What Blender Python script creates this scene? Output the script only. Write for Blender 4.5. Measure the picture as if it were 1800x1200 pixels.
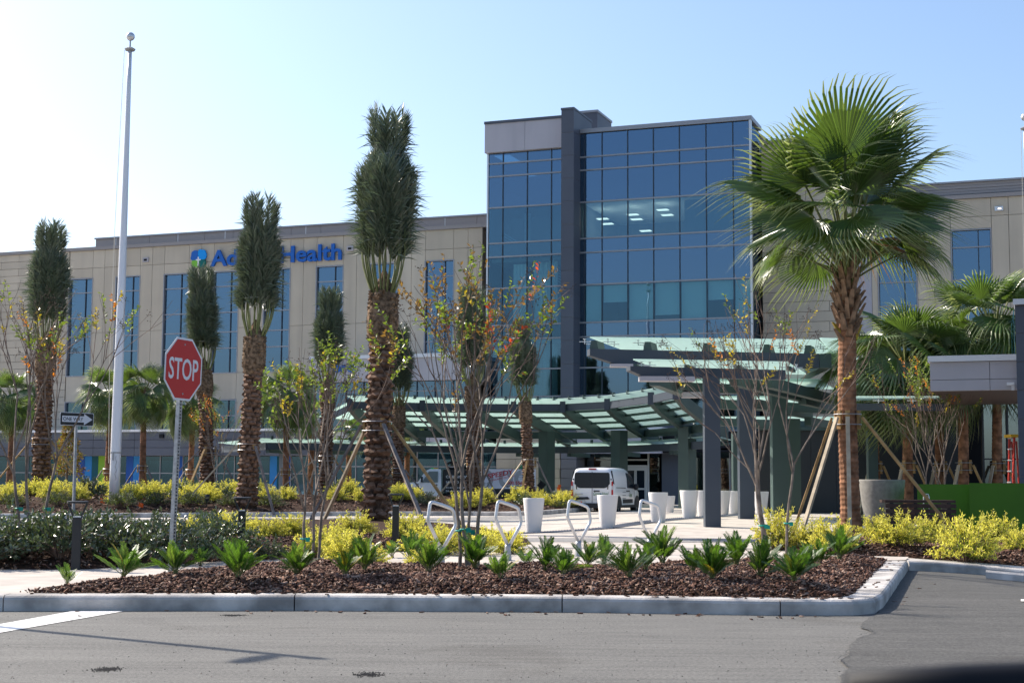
import bpy, math, random
import numpy as np
from mathutils import Vector, Matrix, Euler
for o in list(bpy.data.objects):
    bpy.data.objects.remove(o, do_unlink=True)
SC = bpy.context.scene
COL = SC.collection
R = math.radians
PI = math.pi
# ------------------------------------------------------------------ camera, sky, sun, exposure
CAMZ, FPX, PITCH, ROLL = 1.30, 2600.0, math.atan(248/2600.0), 0.006
cam_d = bpy.data.cameras.new('camera'); cam = bpy.data.objects.new('camera', cam_d); COL.objects.link(cam)
cam_d.sensor_width = 36.0; cam_d.lens = 36.0*FPX/1800.0; cam_d.clip_start = 0.05; cam_d.clip_end = 3000
cam_d.dof.use_dof = True; cam_d.dof.focus_distance = 32.0; cam_d.dof.aperture_fstop = 10.0
CM = Matrix.Rotation(PI/2+PITCH, 4, 'X') @ Matrix.Rotation(ROLL, 4, 'Z')
CM.translation = Vector((0, 0, CAMZ)); cam.matrix_world = CM
SC.camera = cam
SUN_AZ, SUN_EL = R(-55), R(38.0)          # azimuth measured from +Y towards +X
sdir = Vector((math.sin(SUN_AZ)*math.cos(SUN_EL), math.cos(SUN_AZ)*math.cos(SUN_EL), math.sin(SUN_EL)))
W = bpy.data.worlds.new('World'); SC.world = W; W.use_nodes = True
nt = W.node_tree; nt.nodes.clear()
sky = nt.nodes.new('ShaderNodeTexSky'); sky.sky_type = 'NISHITA'; sky.sun_disc = False
sky.sun_elevation = SUN_EL; sky.sun_rotation = SUN_AZ
sky.air_density = 1.0; sky.dust_density = 2.0; sky.ozone_density = 3.6; sky.altitude = 10
bg = nt.nodes.new('ShaderNodeBackground'); bg.inputs['Strength'].default_value = 0.115
wo = nt.nodes.new('ShaderNodeOutputWorld')
nt.links.new(sky.outputs[0], bg.inputs['Color']); nt.links.new(bg.outputs[0], wo.inputs['Surface'])
sl = bpy.data.lights.new('sun', 'SUN'); sl.energy = 4.0; sl.angle = R(0.53); sl.color = (1.0, 0.91, 0.79)
so = bpy.data.objects.new('sun', sl); COL.objects.link(so)
so.rotation_euler = sdir.to_track_quat('Z', 'Y').to_euler()
SC.view_settings.view_transform = 'Standard'; SC.view_settings.look = 'None'
SC.view_settings.exposure = 0.95; SC.view_settings.gamma = 1.0; SC.view_settings.use_curve_mapping = False
SC.cycles.max_bounces = 8; SC.cycles.transparent_max_bounces = 24; SC.cycles.use_denoising = True
SC.cycles.sample_clamp_indirect = 6.0; SC.cycles.caustics_reflective = False; SC.cycles.caustics_refractive = False

# ------------------------------------------------------------------ measuring helpers (photograph pixel -> place)
_RM = CM.to_3x3()
def ray(px, py):
    return (_RM @ Vector(((px-900)/FPX, -(py-600)/FPX, -1.0)))
def G(px, py, z=0.0):
    d = ray(px, py); t = (z-CAMZ)/d.z
    return Vector((d.x*t, d.y*t, z))
def P(px, py, Y):
    d = ray(px, py); t = Y/d.y
    return Vector((d.x*t, Y, CAMZ+d.z*t))
B_ROT = R(-20.6)
B_O = Vector((7.95, 83.0, 0)); B_U = Vector((math.cos(B_ROT), math.sin(B_ROT), 0)); B_D = Vector((-math.sin(B_ROT), math.cos(B_ROT), 0))
def F(px, py, d=0.0):                      # pixel -> (u, z) on the facade-parallel plane at depth d
    r = ray(px, py); c = Vector((0, 0, CAMZ))
    t = ((B_O - c).dot(B_D) + d)/r.dot(B_D)
    p = c + r*t
    return (p-B_O).dot(B_U), p.z
def FW(px, py, z):                          # pixel -> (u, d) on a level plane, facade coordinates
    p = G(px, py, z); q = p - B_O
    return q.dot(B_U), q.dot(B_D)

# ------------------------------------------------------------------ materials
MATS = {}
def principled(name):
    m = bpy.data.materials.new(name); m.use_nodes = True
    n = m.node_tree.nodes; n.clear()
    out = n.new('ShaderNodeOutputMaterial'); b = n.new('ShaderNodeBsdfPrincipled')
    m.node_tree.links.new(b.outputs[0], out.inputs['Surface'])
    MATS[name] = m
    return m, m.node_tree, b, out
def mat(name, col, rough=0.6, spec=0.4, metal=0.0, nscale=0, namt=0.0, bump=0.0, bscale=None, col2=None, objrand=0.0, coat=0.0, det=6):
    m, t, b, out = principled(name)
    b.inputs['Base Color'].default_value = (*col, 1); b.inputs['Roughness'].default_value = rough
    b.inputs['Specular IOR Level'].default_value = spec; b.inputs['Metallic'].default_value = metal
    b.inputs['Coat Weight'].default_value = coat
    tc = t.nodes.new('ShaderNodeTexCoord')
    src = None
    if nscale and namt:
        nz = t.nodes.new('ShaderNodeTexNoise'); nz.inputs['Scale'].default_value = nscale; nz.inputs['Detail'].default_value = det
        t.links.new(tc.outputs['Object'], nz.inputs['Vector'])
        cr = t.nodes.new('ShaderNodeValToRGB')
        c2 = col2 or tuple(max(0, c*(1-namt)) for c in col)
        c1 = col if col2 else tuple(min(1, c*(1+namt*0.6)) for c in col)
        cr.color_ramp.elements[0].position = 0.36; cr.color_ramp.elements[0].color = (*c2, 1)
        cr.color_ramp.elements[1].position = 0.64; cr.color_ramp.elements[1].color = (*c1, 1)
        t.links.new(nz.outputs['Fac'], cr.inputs['Fac']); src = cr.outputs['Color']
    if objrand:
        oi = t.nodes.new('ShaderNodeObjectInfo'); mr = t.nodes.new('ShaderNodeMapRange')
        mr.inputs['To Min'].default_value = 1-objrand; mr.inputs['To Max'].default_value = 1+objrand
        t.links.new(oi.outputs['Random'], mr.inputs['Value'])
        hs = t.nodes.new('ShaderNodeHueSaturation')
        t.links.new(mr.outputs[0], hs.inputs['Value'])
        if src: t.links.new(src, hs.inputs['Color'])
        else: hs.inputs['Color'].default_value = (*col, 1)
        src = hs.outputs['Color']
    if src: t.links.new(src, b.inputs['Base Color'])
    if bump:
        nb = t.nodes.new('ShaderNodeTexNoise'); nb.inputs['Scale'].default_value = bscale or nscale or 30; nb.inputs['Detail'].default_value = 6
        t.links.new(tc.outputs['Object'], nb.inputs['Vector'])
        bp = t.nodes.new('ShaderNodeBump'); bp.inputs['Strength'].default_value = bump; bp.inputs['Distance'].default_value = 0.02
        t.links.new(nb.outputs['Fac'], bp.inputs['Height']); t.links.new(bp.outputs[0], b.inputs['Normal'])
    return m
def leafmat(name, col, trans=None, rough=0.38, fac=0.35, spec=0.5, objrand=0.12):
    m, t, b, out = principled(name)
    b.inputs['Roughness'].default_value = rough; b.inputs['Specular IOR Level'].default_value = spec
    oi = t.nodes.new('ShaderNodeObjectInfo'); mr = t.nodes.new('ShaderNodeMapRange')
    mr.inputs['To Min'].default_value = 1-objrand; mr.inputs['To Max'].default_value = 1+objrand
    t.links.new(oi.outputs['Random'], mr.inputs['Value'])
    g = t.nodes.new('ShaderNodeNewGeometry'); mr2 = t.nodes.new('ShaderNodeMapRange')
    mr2.inputs['To Min'].default_value = 0.7; mr2.inputs['To Max'].default_value = 1.3
    t.links.new(g.outputs['Random Per Island'], mr2.inputs['Value'])
    mu = t.nodes.new('ShaderNodeMath'); mu.operation = 'MULTIPLY'
    t.links.new(mr.outputs[0], mu.inputs[0]); t.links.new(mr2.outputs[0], mu.inputs[1])
    hs = t.nodes.new('ShaderNodeHueSaturation'); hs.inputs['Color'].default_value = (*col, 1)
    t.links.new(mu.outputs[0], hs.inputs['Value']); t.links.new(hs.outputs[0], b.inputs['Base Color'])
    tr = t.nodes.new('ShaderNodeBsdfTranslucent')
    hs2 = t.nodes.new('ShaderNodeHueSaturation'); hs2.inputs['Color'].default_value = (*(trans or tuple(min(1, c*1.7) for c in col)), 1)
    t.links.new(mu.outputs[0], hs2.inputs['Value']); t.links.new(hs2.outputs[0], tr.inputs['Color'])
    mx = t.nodes.new('ShaderNodeMixShader'); mx.inputs[0].default_value = fac
    t.links.new(b.outputs[0], mx.inputs[1]); t.links.new(tr.outputs[0], mx.inputs[2]); t.links.new(mx.outputs[0], out.inputs['Surface'])
    return m
def streaks(name, amt):
    m = MATS[name]; t = m.node_tree; b = [n for n in t.nodes if n.type == 'BSDF_PRINCIPLED'][0]; lk = b.inputs['Base Color'].links[0]; src = lk.from_socket
    tc = t.nodes.new('ShaderNodeTexCoord'); mp = t.nodes.new('ShaderNodeMapping'); mp.inputs['Scale'].default_value = (1.6, 1.6, .12); nz = t.nodes.new('ShaderNodeTexNoise'); nz.inputs['Scale'].default_value = 1.0; nz.inputs['Detail'].default_value = 7
    cr = t.nodes.new('ShaderNodeValToRGB'); cr.color_ramp.elements[0].position = .3; cr.color_ramp.elements[1].position = .6; cr.color_ramp.elements[0].color = (1-amt, 1-amt, 1-amt*.9, 1); cr.color_ramp.elements[1].color = (1, 1, 1, 1)
    mx = t.nodes.new('ShaderNodeMix'); mx.data_type = 'RGBA'; mx.blend_type = 'MULTIPLY'; mx.inputs[0].default_value = 1
    t.links.new(tc.outputs['Object'], mp.inputs['Vector']); t.links.new(mp.outputs[0], nz.inputs['Vector']); t.links.new(nz.outputs['Fac'], cr.inputs['Fac'])
    t.links.new(src, mx.inputs[6]); t.links.new(cr.outputs['Color'], mx.inputs[7]); t.links.new(mx.outputs[2], b.inputs['Base Color'])
def glassmat(name, tcol, gcol, fac, rough=0.015, wav=0.0):
    m = bpy.data.materials.new(name); m.use_nodes = True; t = m.node_tree; t.nodes.clear(); MATS[name] = m
    out = t.nodes.new('ShaderNodeOutputMaterial'); tr = t.nodes.new('ShaderNodeBsdfTransparent'); gl = t.nodes.new('ShaderNodeBsdfGlossy')
    tr.inputs['Color'].default_value = (*tcol, 1); gl.inputs['Color'].default_value = (*gcol, 1); gl.inputs['Roughness'].default_value = rough
    mx = t.nodes.new('ShaderNodeMixShader'); mx.inputs[0].default_value = fac
    t.links.new(tr.outputs[0], mx.inputs[1]); t.links.new(gl.outputs[0], mx.inputs[2]); t.links.new(mx.outputs[0], out.inputs['Surface'])
    if wav:
        tc = t.nodes.new('ShaderNodeTexCoord'); nz = t.nodes.new('ShaderNodeTexNoise'); nz.inputs['Scale'].default_value = 0.5
        bp = t.nodes.new('ShaderNodeBump'); bp.inputs['Strength'].default_value = wav; bp.inputs['Distance'].default_value = 0.05
        t.links.new(tc.outputs['Object'], nz.inputs['Vector']); t.links.new(nz.outputs['Fac'], bp.inputs['Height']); t.links.new(bp.outputs[0], gl.inputs['Normal'])
    return m
def M(n): return MATS[n]

# ------------------------------------------------------------------ mesh builder
class MB:
    def __init__(s): s.v = []; s.f = []; s.m = []
    def add(s, vs, fs, mi=0):
        o = len(s.v); s.v.extend([tuple(p) for p in vs])
        for f in fs: s.f.append(tuple(i+o for i in f)); s.m.append(mi)
        return s
    def box(s, x0, x1, y0, y1, z0, z1, mi=0):
        return s.add([(x0,y0,z0),(x1,y0,z0),(x1,y1,z0),(x0,y1,z0),(x0,y0,z1),(x1,y0,z1),(x1,y1,z1),(x0,y1,z1)],
                     [(0,3,2,1),(4,5,6,7),(0,1,5,4),(1,2,6,5),(2,3,7,6),(3,0,4,7)], mi)
    def obox(s, M4, sx, sy, sz, mi=0):       # oriented box centred on M4
        vs = [M4 @ Vector((x*sx/2, y*sy/2, z*sz/2)) for z in (-1,1) for x,y in ((-1,-1),(1,-1),(1,1),(-1,1))]
        return s.add(vs, [(0,3,2,1),(4,5,6,7),(0,1,5,4),(1,2,6,5),(2,3,7,6),(3,0,4,7)], mi)
    def bar(s, a, b, w, h, mi=0, up=(0,0,1)):  # rectangular bar from a to b
        a = Vector(a); b = Vector(b); d = (b-a); L = d.length; d.normalize(); up = Vector(up)
        x = d.cross(up)
        if x.length < 1e-5: x = d.cross(Vector((0,1,0)))
        x.normalize(); z = x.cross(d)
        vs = []
        for p in (a, b):
            for i, j in ((-1,-1),(1,-1),(1,1),(-1,1)): vs.append(p + x*(i*w/2) + z*(j*h/2))
        return s.add(vs, [(3,2,1,0),(4,5,6,7),(0,1,5,4),(1,2,6,5),(2,3,7,6),(3,0,4,7)], mi)
    def tube(s, pts, rad, n=6, mi=0, cap=True):
        pts = [Vector(p) for p in pts]; k = len(pts)
        if not hasattr(rad, '__len__'): rad = [rad]*k
        vs = []; prev = None
        for i, p in enumerate(pts):
            t = (pts[min(i+1, k-1)] - pts[max(i-1, 0)]).normalized()
            if prev is None:
                x = t.cross(Vector((0,0,1)))
                if x.length < 0.05: x = t.cross(Vector((1,0,0)))
            else: x = prev - t*prev.dot(t)
            x.normalize(); prev = x; y = t.cross(x)
            for j in range(n):
                a = 2*PI*j/n
                vs.append(p + (x*math.cos(a) + y*math.sin(a))*rad[i])
        fs = [(i*n+j, i*n+(j+1)%n, (i+1)*n+(j+1)%n, (i+1)*n+j) for i in range(k-1) for j in range(n)]
        if cap: fs += [tuple(range(n-1, -1, -1)), tuple((k-1)*n+j for j in range(n))]
        return s.add(vs, fs, mi)
    def lathe(s, prof, n=24, mi=0, c=(0,0,0), cap=(True, True)):
        vs = [(c[0]+r*math.cos(2*PI*j/n), c[1]+r*math.sin(2*PI*j/n), c[2]+z) for r, z in prof for j in range(n)]
        fs = [(i*n+j, i*n+(j+1)%n, (i+1)*n+(j+1)%n, (i+1)*n+j) for i in range(len(prof)-1) for j in range(n)]
        if cap[0]: fs.append(tuple(range(n-1, -1, -1)))
        if cap[1]: fs.append(tuple((len(prof)-1)*n+j for j in range(n)))
        return s.add(vs, fs, mi)
    def prism(s, poly, T, mi=0):             # poly: 2-D outline, T(x, y, k) -> 3-D for k = 0 and 1
        n = len(poly)
        vs = [T(x, y, 0) for x, y in poly] + [T(x, y, 1) for x, y in poly]
        fs = [tuple(range(n-1, -1, -1)), tuple(range(n, 2*n))] + [(i, (i+1) % n, n+(i+1) % n, n+i) for i in range(n)]
        return s.add(vs, fs, mi)
    def mesh(s, name, mats, smooth=False):
        me = bpy.data.meshes.new(name)
        me.from_pydata(s.v, [], s.f)
        for m in (mats if isinstance(mats, (list, tuple)) else [mats]):
            me.materials.append(MATS[m] if isinstance(m, str) else m)
        if any(s.m): me.polygons.foreach_set('material_index', s.m)
        if smooth: me.polygons.foreach_set('use_smooth', [True]*len(s.f))
        me.update()
        return me
    def build(s, name, mats, parent=None, smooth=False, loc=None, **kw):
        return obj(name, s.mesh(name, mats, smooth), parent, loc, **kw)
def obj(name, me, parent=None, loc=None, rot=None, scale=None, **props):
    o = bpy.data.objects.new(name, me); COL.objects.link(o)
    if parent: o.parent = parent
    if loc is not None: o.location = loc
    if rot is not None: o.rotation_euler = rot
    if scale is not None: o.scale = scale if hasattr(scale, '__len__') else (scale,)*3
    for k, v in props.items(): o[k] = v
    return o
def thing(name, label, cat, loc=(0,0,0), rot=(0,0,0), group=None, scale=None):
    o = obj(name, None, None, loc, rot, scale); o.empty_display_size = 0.2
    return tag(o, label, cat, group)
def tag(o, label, cat, group=None):
    o['label'] = label; o['category'] = cat
    if group: o['group'] = group
    return o
def recalc(me):
    import bmesh
    b = bmesh.new(); b.from_mesh(me); bmesh.ops.recalc_face_normals(b, faces=b.faces); b.to_mesh(me); b.free()
ORD = ('first second third fourth fifth sixth seventh eighth ninth tenth eleventh twelfth thirteenth fourteenth fifteenth sixteenth '
       'seventeenth eighteenth nineteenth twentieth').split() + ['twenty-'+w for w in 'first second third fourth fifth sixth seventh eighth ninth'.split()] + ['thirtieth'] + ['thirty-'+w for w in 'first second third fourth fifth sixth seventh eighth ninth'.split()]
def text_mesh(body, w, h, depth=0.0, bold=0.0, shear=0.0, name='lettering', split=False):
    """lettering in the local xz plane, left edge at 0, baseline box filled to w x h; front faces -y"""
    c = bpy.data.curves.new('lettering', 'FONT'); c.body = body; c.size = 1; c.extrude = 0.05 if depth else 0; c.offset = bold; c.shear = shear; c.resolution_u = 3
    t = bpy.data.objects.new('lettering', c); COL.objects.link(t)
    dg = bpy.context.evaluated_depsgraph_get(); dg.update()
    me = bpy.data.meshes.new_from_object(t.evaluated_get(dg)); me.name = name
    bpy.data.objects.remove(t); bpy.data.curves.remove(c)
    co = np.array([v.co[:] for v in me.vertices]); lo = co.min(0); hi = co.max(0)
    q = np.zeros_like(co)
    q[:, 0] = (co[:, 0]-lo[0])/(hi[0]-lo[0])*w; q[:, 2] = (co[:, 1]-lo[1])/(hi[1]-lo[1])*h
    q[:, 1] = -(co[:, 2]-lo[2])/max(1e-6, hi[2]-lo[2])*depth if depth else 0
    fs = [tuple(p.vertices) for p in me.polygons]
    if not split:
        mb = MB(); mb.add(q, fs); bpy.data.meshes.remove(me); return mb
    par = list(range(len(q)))
    def find(i):
        while par[i] != i: par[i] = par[par[i]]; i = par[i]
        return i
    # curve text leaves duplicate points between front, back and side: weld by position in the letter plane
    key = {}
    for i, p in enumerate(q):
        k = (round(p[0], 4), round(p[2], 4))
        if k in key: par[find(i)] = find(key[k])
        else: key[k] = i
    for f in fs:
        for i in f[1:]: par[find(i)] = find(f[0])
    groups = {}
    for f in fs: groups.setdefault(find(f[0]), []).append(f)
    res = []
    for g in groups.values():
        ids = sorted({i for f in g for i in f}); mp = {i: k for k, i in enumerate(ids)}
        mb = MB(); mb.add(q[ids], [tuple(mp[i] for i in f) for f in g]); res.append((q[ids][:, 0].min(), mb))
    bpy.data.meshes.remove(me)
    res.sort(key=lambda r: r[0])
    return [r[1] for r in res]

# ------------------------------------------------------------------ palette
mat('concrete', (0.50, 0.45, 0.40), 0.85, 0.2, nscale=2.2, namt=0.16, bump=0.12, bscale=60, det=8)
mat('concrete_kerb', (0.50, 0.47, 0.44), 0.85, 0.25, nscale=2.6, namt=0.42, bump=0.25, bscale=40, det=10)
mat('paver_grey', (0.27, 0.26, 0.25), 0.85, 0.2, nscale=14, namt=0.3, bump=0.2, bscale=30)
mat('mulch_soil', (0.055, 0.032, 0.022), 0.95, 0.1, nscale=25, namt=0.5, bump=0.8, bscale=40)
mat('chip_dark', (0.082, 0.041, 0.029), 0.9, 0.15, nscale=20, namt=0.4)
mat('chip_mid', (0.18, 0.098, 0.07), 0.9, 0.15, nscale=20, namt=0.4)
mat('chip_pale', (0.29, 0.20, 0.155), 0.9, 0.15, nscale=20, namt=0.35)
mat('white_paint_road', (0.78, 0.76, 0.73), 0.7, 0.3, nscale=8, namt=0.08)
mat('panel_beige', (0.54, 0.475, 0.375), 0.8, 0.2, nscale=0.35, namt=0.06, objrand=0.06)
mat('joint_dark', (0.27, 0.235, 0.19), 0.9, 0.1)
mat('panel_grey', (0.20, 0.20, 0.225), 0.55, 0.35, nscale=0.3, namt=0.05, objrand=0.04)
mat('panel_lavender', (0.47, 0.45, 0.485), 0.6, 0.3, nscale=0.4, namt=0.05, objrand=0.03)
mat('panel_slate', (0.088, 0.10, 0.13), 0.5, 0.35, nscale=0.5, namt=0.06, objrand=0.05)
mat('coping_white', (0.72, 0.73, 0.76), 0.45, 0.4)
mat('screen_grey', (0.30, 0.28, 0.275), 0.6, 0.3)
mat('mullion_grey', (0.30, 0.305, 0.33), 0.4, 0.4, metal=0.3)
mat('mullion_dark', (0.03, 0.045, 0.065), 0.4, 0.4)
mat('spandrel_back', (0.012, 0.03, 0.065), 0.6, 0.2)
mat('interior_wall', (0.28, 0.30, 0.31), 0.8, 0.2)
mat('blind_white', (0.85, 0.88, 0.88), 0.8, 0.2)
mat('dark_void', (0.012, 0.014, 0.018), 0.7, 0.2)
mat('steel_green', (0.052, 0.085, 0.08), 0.5, 0.4, nscale=1.0, namt=0.06)
mat('steel_slate', (0.052, 0.066, 0.088), 0.5, 0.4, nscale=1.0, namt=0.06)
mat('soffit_brown', (0.09, 0.06, 0.045), 0.6, 0.3)
mat('aluminium', (0.62, 0.63, 0.65), 0.35, 0.5, metal=0.6)
mat('pole_white', (0.66, 0.67, 0.71), 0.4, 0.5, metal=0.15)
mat('galvanised', (0.38, 0.39, 0.40), 0.5, 0.4, metal=0.5, nscale=20, namt=0.2)
mat('black_metal', (0.018, 0.02, 0.023), 0.45, 0.4)
mat('sign_red', (0.56, 0.018, 0.02), 0.4, 0.4)
mat('sign_white', (0.78, 0.78, 0.80), 0.45, 0.4)
mat('sign_black', (0.015, 0.018, 0.022), 0.45, 0.4)
mat('letter_blue', (0.012, 0.12, 0.46), 0.5, 0.3)
mat('logo_sky', (0.0, 0.30, 0.80), 0.5, 0.3)
mat('logo_teal', (0.0, 0.14, 0.13), 0.5, 0.3)
mat('logo_green', (0.20, 0.50, 0.05), 0.5, 0.3)
mat('stripe_lightblue', (0.035, 0.25, 0.62), 0.6, 0.3)
mat('stripe_blue', (0.02, 0.10, 0.40), 0.6, 0.3)
mat('stripe_teal', (0.01, 0.10, 0.13), 0.6, 0.3)
mat('stripe_lime', (0.25, 0.48, 0.05), 0.6, 0.3)
mat('wall_dark', (0.03, 0.034, 0.038), 0.5, 0.35, nscale=0.5, namt=0.06, objrand=0.05)
mat('wall_lime', (0.065, 0.175, 0.012), 0.6, 0.3, nscale=1.2, namt=0.1)
mat('planter_white', (0.74, 0.71, 0.69), 0.55, 0.35, nscale=1.5, namt=0.03)
mat('bowl_concrete', (0.22, 0.21, 0.19), 0.85, 0.2, nscale=12, namt=0.15)
mat('potting_soil', (0.03, 0.02, 0.015), 0.95, 0.1, nscale=30, namt=0.4)
mat('rack_steel', (0.60, 0.61, 0.63), 0.32, 0.5, metal=0.45)
mat('trunk_date', (0.085, 0.05, 0.034), 0.9, 0.15, nscale=9, namt=0.55, bump=0.6, bscale=14)
mat('boot_date', (0.19, 0.115, 0.078), 0.85, 0.15, nscale=7, namt=0.55, bump=0.4, bscale=20)
mat('fibre_nut', (0.20, 0.135, 0.085), 0.95, 0.1, nscale=10, namt=0.6, bump=1.0, bscale=16)
mat('petiole_green', (0.165, 0.185, 0.065), 0.5, 0.35, nscale=5, namt=0.25)
mat('trunk_fan', (0.27, 0.13, 0.07), 0.85, 0.2, nscale=5, namt=0.5, bump=0.5, bscale=12)
mat('ring_fan', (0.33, 0.18, 0.115), 0.85, 0.2, nscale=5, namt=0.5, bump=0.5, bscale=12)
mat('boot_fan', (0.30, 0.19, 0.12), 0.85, 0.2, nscale=6, namt=0.55)
mat('boot_yellow', (0.38, 0.27, 0.03), 0.7, 0.3, nscale=6, namt=0.4)
mat('bark_crepe', (0.23, 0.185, 0.15), 0.8, 0.2, nscale=8, namt=0.4, bump=0.2)
mat('twig_brown', (0.20, 0.14, 0.11), 0.8, 0.2, nscale=8, namt=0.4)
mat('seed_brown', (0.05, 0.03, 0.022), 0.8, 0.2)
mat('wood_tan', (0.38, 0.235, 0.10), 0.75, 0.2, nscale=4, namt=0.35)
mat('wood_grey', (0.21, 0.18, 0.165), 0.8, 0.2, nscale=4, namt=0.35)
mat('wood_pale', (0.44, 0.36, 0.26), 0.75, 0.2, nscale=4, namt=0.25)
mat('strap_steel', (0.45, 0.45, 0.46), 0.4, 0.5, metal=0.6)
mat('tape_green', (0.01, 0.30, 0.22), 0.5, 0.3)
mat('rope', (0.62, 0.58, 0.50), 0.8, 0.2)
mat('bench_wood', (0.075, 0.04, 0.03), 0.6, 0.3, nscale=5, namt=0.4)
mat('van_white', (0.82, 0.83, 0.86), 0.3, 0.5, coat=0.5)
mat('car_glass', (0.012, 0.018, 0.028), 0.06, 0.6)
mat('rubber', (0.016, 0.016, 0.018), 0.7, 0.25)
mat('rim_silver', (0.42, 0.43, 0.45), 0.35, 0.5, metal=0.7)
mat('lamp_red', (0.42, 0.012, 0.012), 0.2, 0.5)
mat('lamp_clear', (0.55, 0.55, 0.56), 0.2, 0.5)
mat('trim_dark', (0.03, 0.032, 0.036), 0.6, 0.3)
mat('logo_van_green', (0.05, 0.20, 0.03), 0.5, 0.3)
mat('print_grey', (0.36, 0.37, 0.40), 0.6, 0.3)
mat('print_red', (0.45, 0.02, 0.03), 0.6, 0.3)
mat('banner_white', (0.68, 0.68, 0.75), 0.6, 0.3)
mat('vest_green', (0.05, 0.55, 0.10), 0.7, 0.2)
mat('skin', (0.42, 0.24, 0.16), 0.6, 0.3)
mat('ladder_red', (0.38, 0.03, 0.02), 0.5, 0.3)
mat('cap_yellow', (0.62, 0.36, 0.02), 0.5, 0.3)
mat('flag_orange', (0.85, 0.14, 0.02), 0.6, 0.2)
mat('car_black', (0.006, 0.006, 0.007), 0.35, 0.4)
mat('car_sill', (0.006, 0.007, 0.010), 0.6, 0.2)
mat('bin_green', (0.01, 0.13, 0.07), 0.5, 0.3)
mat('door_white', (0.60, 0.60, 0.58), 0.5, 0.3)
mat('stone_tan', (0.36, 0.30, 0.22), 0.85, 0.2, nscale=6, namt=0.2)
leafmat('leaf_date', (0.10, 0.135, 0.085), (0.12, 0.16, 0.07), 0.34, 0.2, 0.8)
leafmat('leaf_fan', (0.062, 0.11, 0.032), (0.17, 0.28, 0.035), 0.30, 0.27, 0.7)
leafmat('leaf_fan_tip', (0.16, 0.20, 0.085), (0.32, 0.38, 0.12), 0.35, 0.42, 0.5)
leafmat('leaf_fan_dry', (0.33, 0.20, 0.11), (0.40, 0.24, 0.12), 0.6, 0.3, 0.3)
leafmat('leaf_coontie', (0.05, 0.125, 0.02), (0.13, 0.26, 0.02), 0.45, 0.32, 0.4)
leafmat('leaf_coontie_light', (0.075, 0.14, 0.025), (0.17, 0.27, 0.03), 0.35, 0.4, 0.5)
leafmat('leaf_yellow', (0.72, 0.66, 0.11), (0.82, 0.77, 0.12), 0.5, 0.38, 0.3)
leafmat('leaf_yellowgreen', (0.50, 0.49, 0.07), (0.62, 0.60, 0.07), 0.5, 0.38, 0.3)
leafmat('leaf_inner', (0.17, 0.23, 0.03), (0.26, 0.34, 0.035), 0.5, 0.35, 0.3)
leafmat('leaf_hedge', (0.08, 0.11, 0.055), (0.11, 0.16, 0.04), 0.30, 0.2, 1.0)
leafmat('leaf_juniper', (0.085, 0.105, 0.06), (0.12, 0.15, 0.06), 0.5, 0.25, 0.3)
leafmat('leaf_crepe_green', (0.10, 0.16, 0.025), (0.26, 0.36, 0.03), 0.28, 0.4, 0.6)
leafmat('leaf_crepe_yellow', (0.40, 0.32, 0.035), (0.60, 0.46, 0.03), 0.35, 0.42, 0.4)
leafmat('leaf_crepe_bronze', (0.16, 0.10, 0.03), (0.32, 0.18, 0.03), 0.28, 0.38, 0.6)
leafmat('leaf_crepe_red', (0.50, 0.06, 0.02), (0.75, 0.10, 0.02), 0.35, 0.42, 0.4)
leafmat('leaf_crepe_orange', (0.55, 0.19, 0.02), (0.75, 0.26, 0.02), 0.35, 0.42, 0.4)
leafmat('leaf_cypress', (0.24, 0.15, 0.035), (0.36, 0.22, 0.04), 0.6, 0.3, 0.2)
glassmat('glass_blue', (0.40, 0.60, 0.72), (0.235, 0.345, 0.475), 0.49, 0.015, 0.05)
glassmat('glass_clear', (0.60, 0.80, 0.85), (0.24, 0.37, 0.48), 0.32, 0.015, 0.05)
glassmat('glass_blind', (0.70, 0.88, 0.90), (0.20, 0.31, 0.42), 0.24, 0.015, 0.05)
glassmat('glass_cab', (0.55, 0.60, 0.60), (0.16, 0.19, 0.21), 0.25, 0.02)
glassmat('glass_dark', (0.30, 0.36, 0.38), (0.55, 0.62, 0.66), 0.35, 0.02, 0.04)
def canopy_glass():
    m = bpy.data.materials.new('glass_mint'); m.use_nodes = True; t = m.node_tree; t.nodes.clear(); MATS['glass_mint'] = m
    out = t.nodes.new('ShaderNodeOutputMaterial')
    tr = t.nodes.new('ShaderNodeBsdfTransparent'); tr.inputs[0].default_value = (0.72, 0.90, 0.84, 1)
    tl = t.nodes.new('ShaderNodeBsdfTranslucent'); tl.inputs[0].default_value = (0.74, 0.86, 0.82, 1)
    df = t.nodes.new('ShaderNodeBsdfDiffuse'); df.inputs[0].default_value = (0.66, 0.80, 0.75, 1)
    gl = t.nodes.new('ShaderNodeBsdfGlossy'); gl.inputs['Roughness'].default_value = 0.05
    def mix(a, b, f):
        x = t.nodes.new('ShaderNodeMixShader'); x.inputs[0].default_value = f
        t.links.new(a, x.inputs[1]); t.links.new(b, x.inputs[2]); return x.outputs[0]
    s = mix(mix(mix(tl.outputs[0], df.outputs[0], 0.35), tr.outputs[0], 0.36), gl.outputs[0], 0.08)
    t.links.new(s, out.inputs['Surface'])
canopy_glass()
def emit(name, col, s):
    m = bpy.data.materials.new(name); m.use_nodes = True; t = m.node_tree; t.nodes.clear(); MATS[name] = m
    out = t.nodes.new('ShaderNodeOutputMaterial'); e = t.nodes.new('ShaderNodeEmission'); e.inputs[0].default_value = (*col, 1); e.inputs[1].default_value = s
    t.links.new(e.outputs[0], out.inputs['Surface'])
emit('ceiling_lamp', (1.0, 0.80, 0.66), 1.9)
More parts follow.
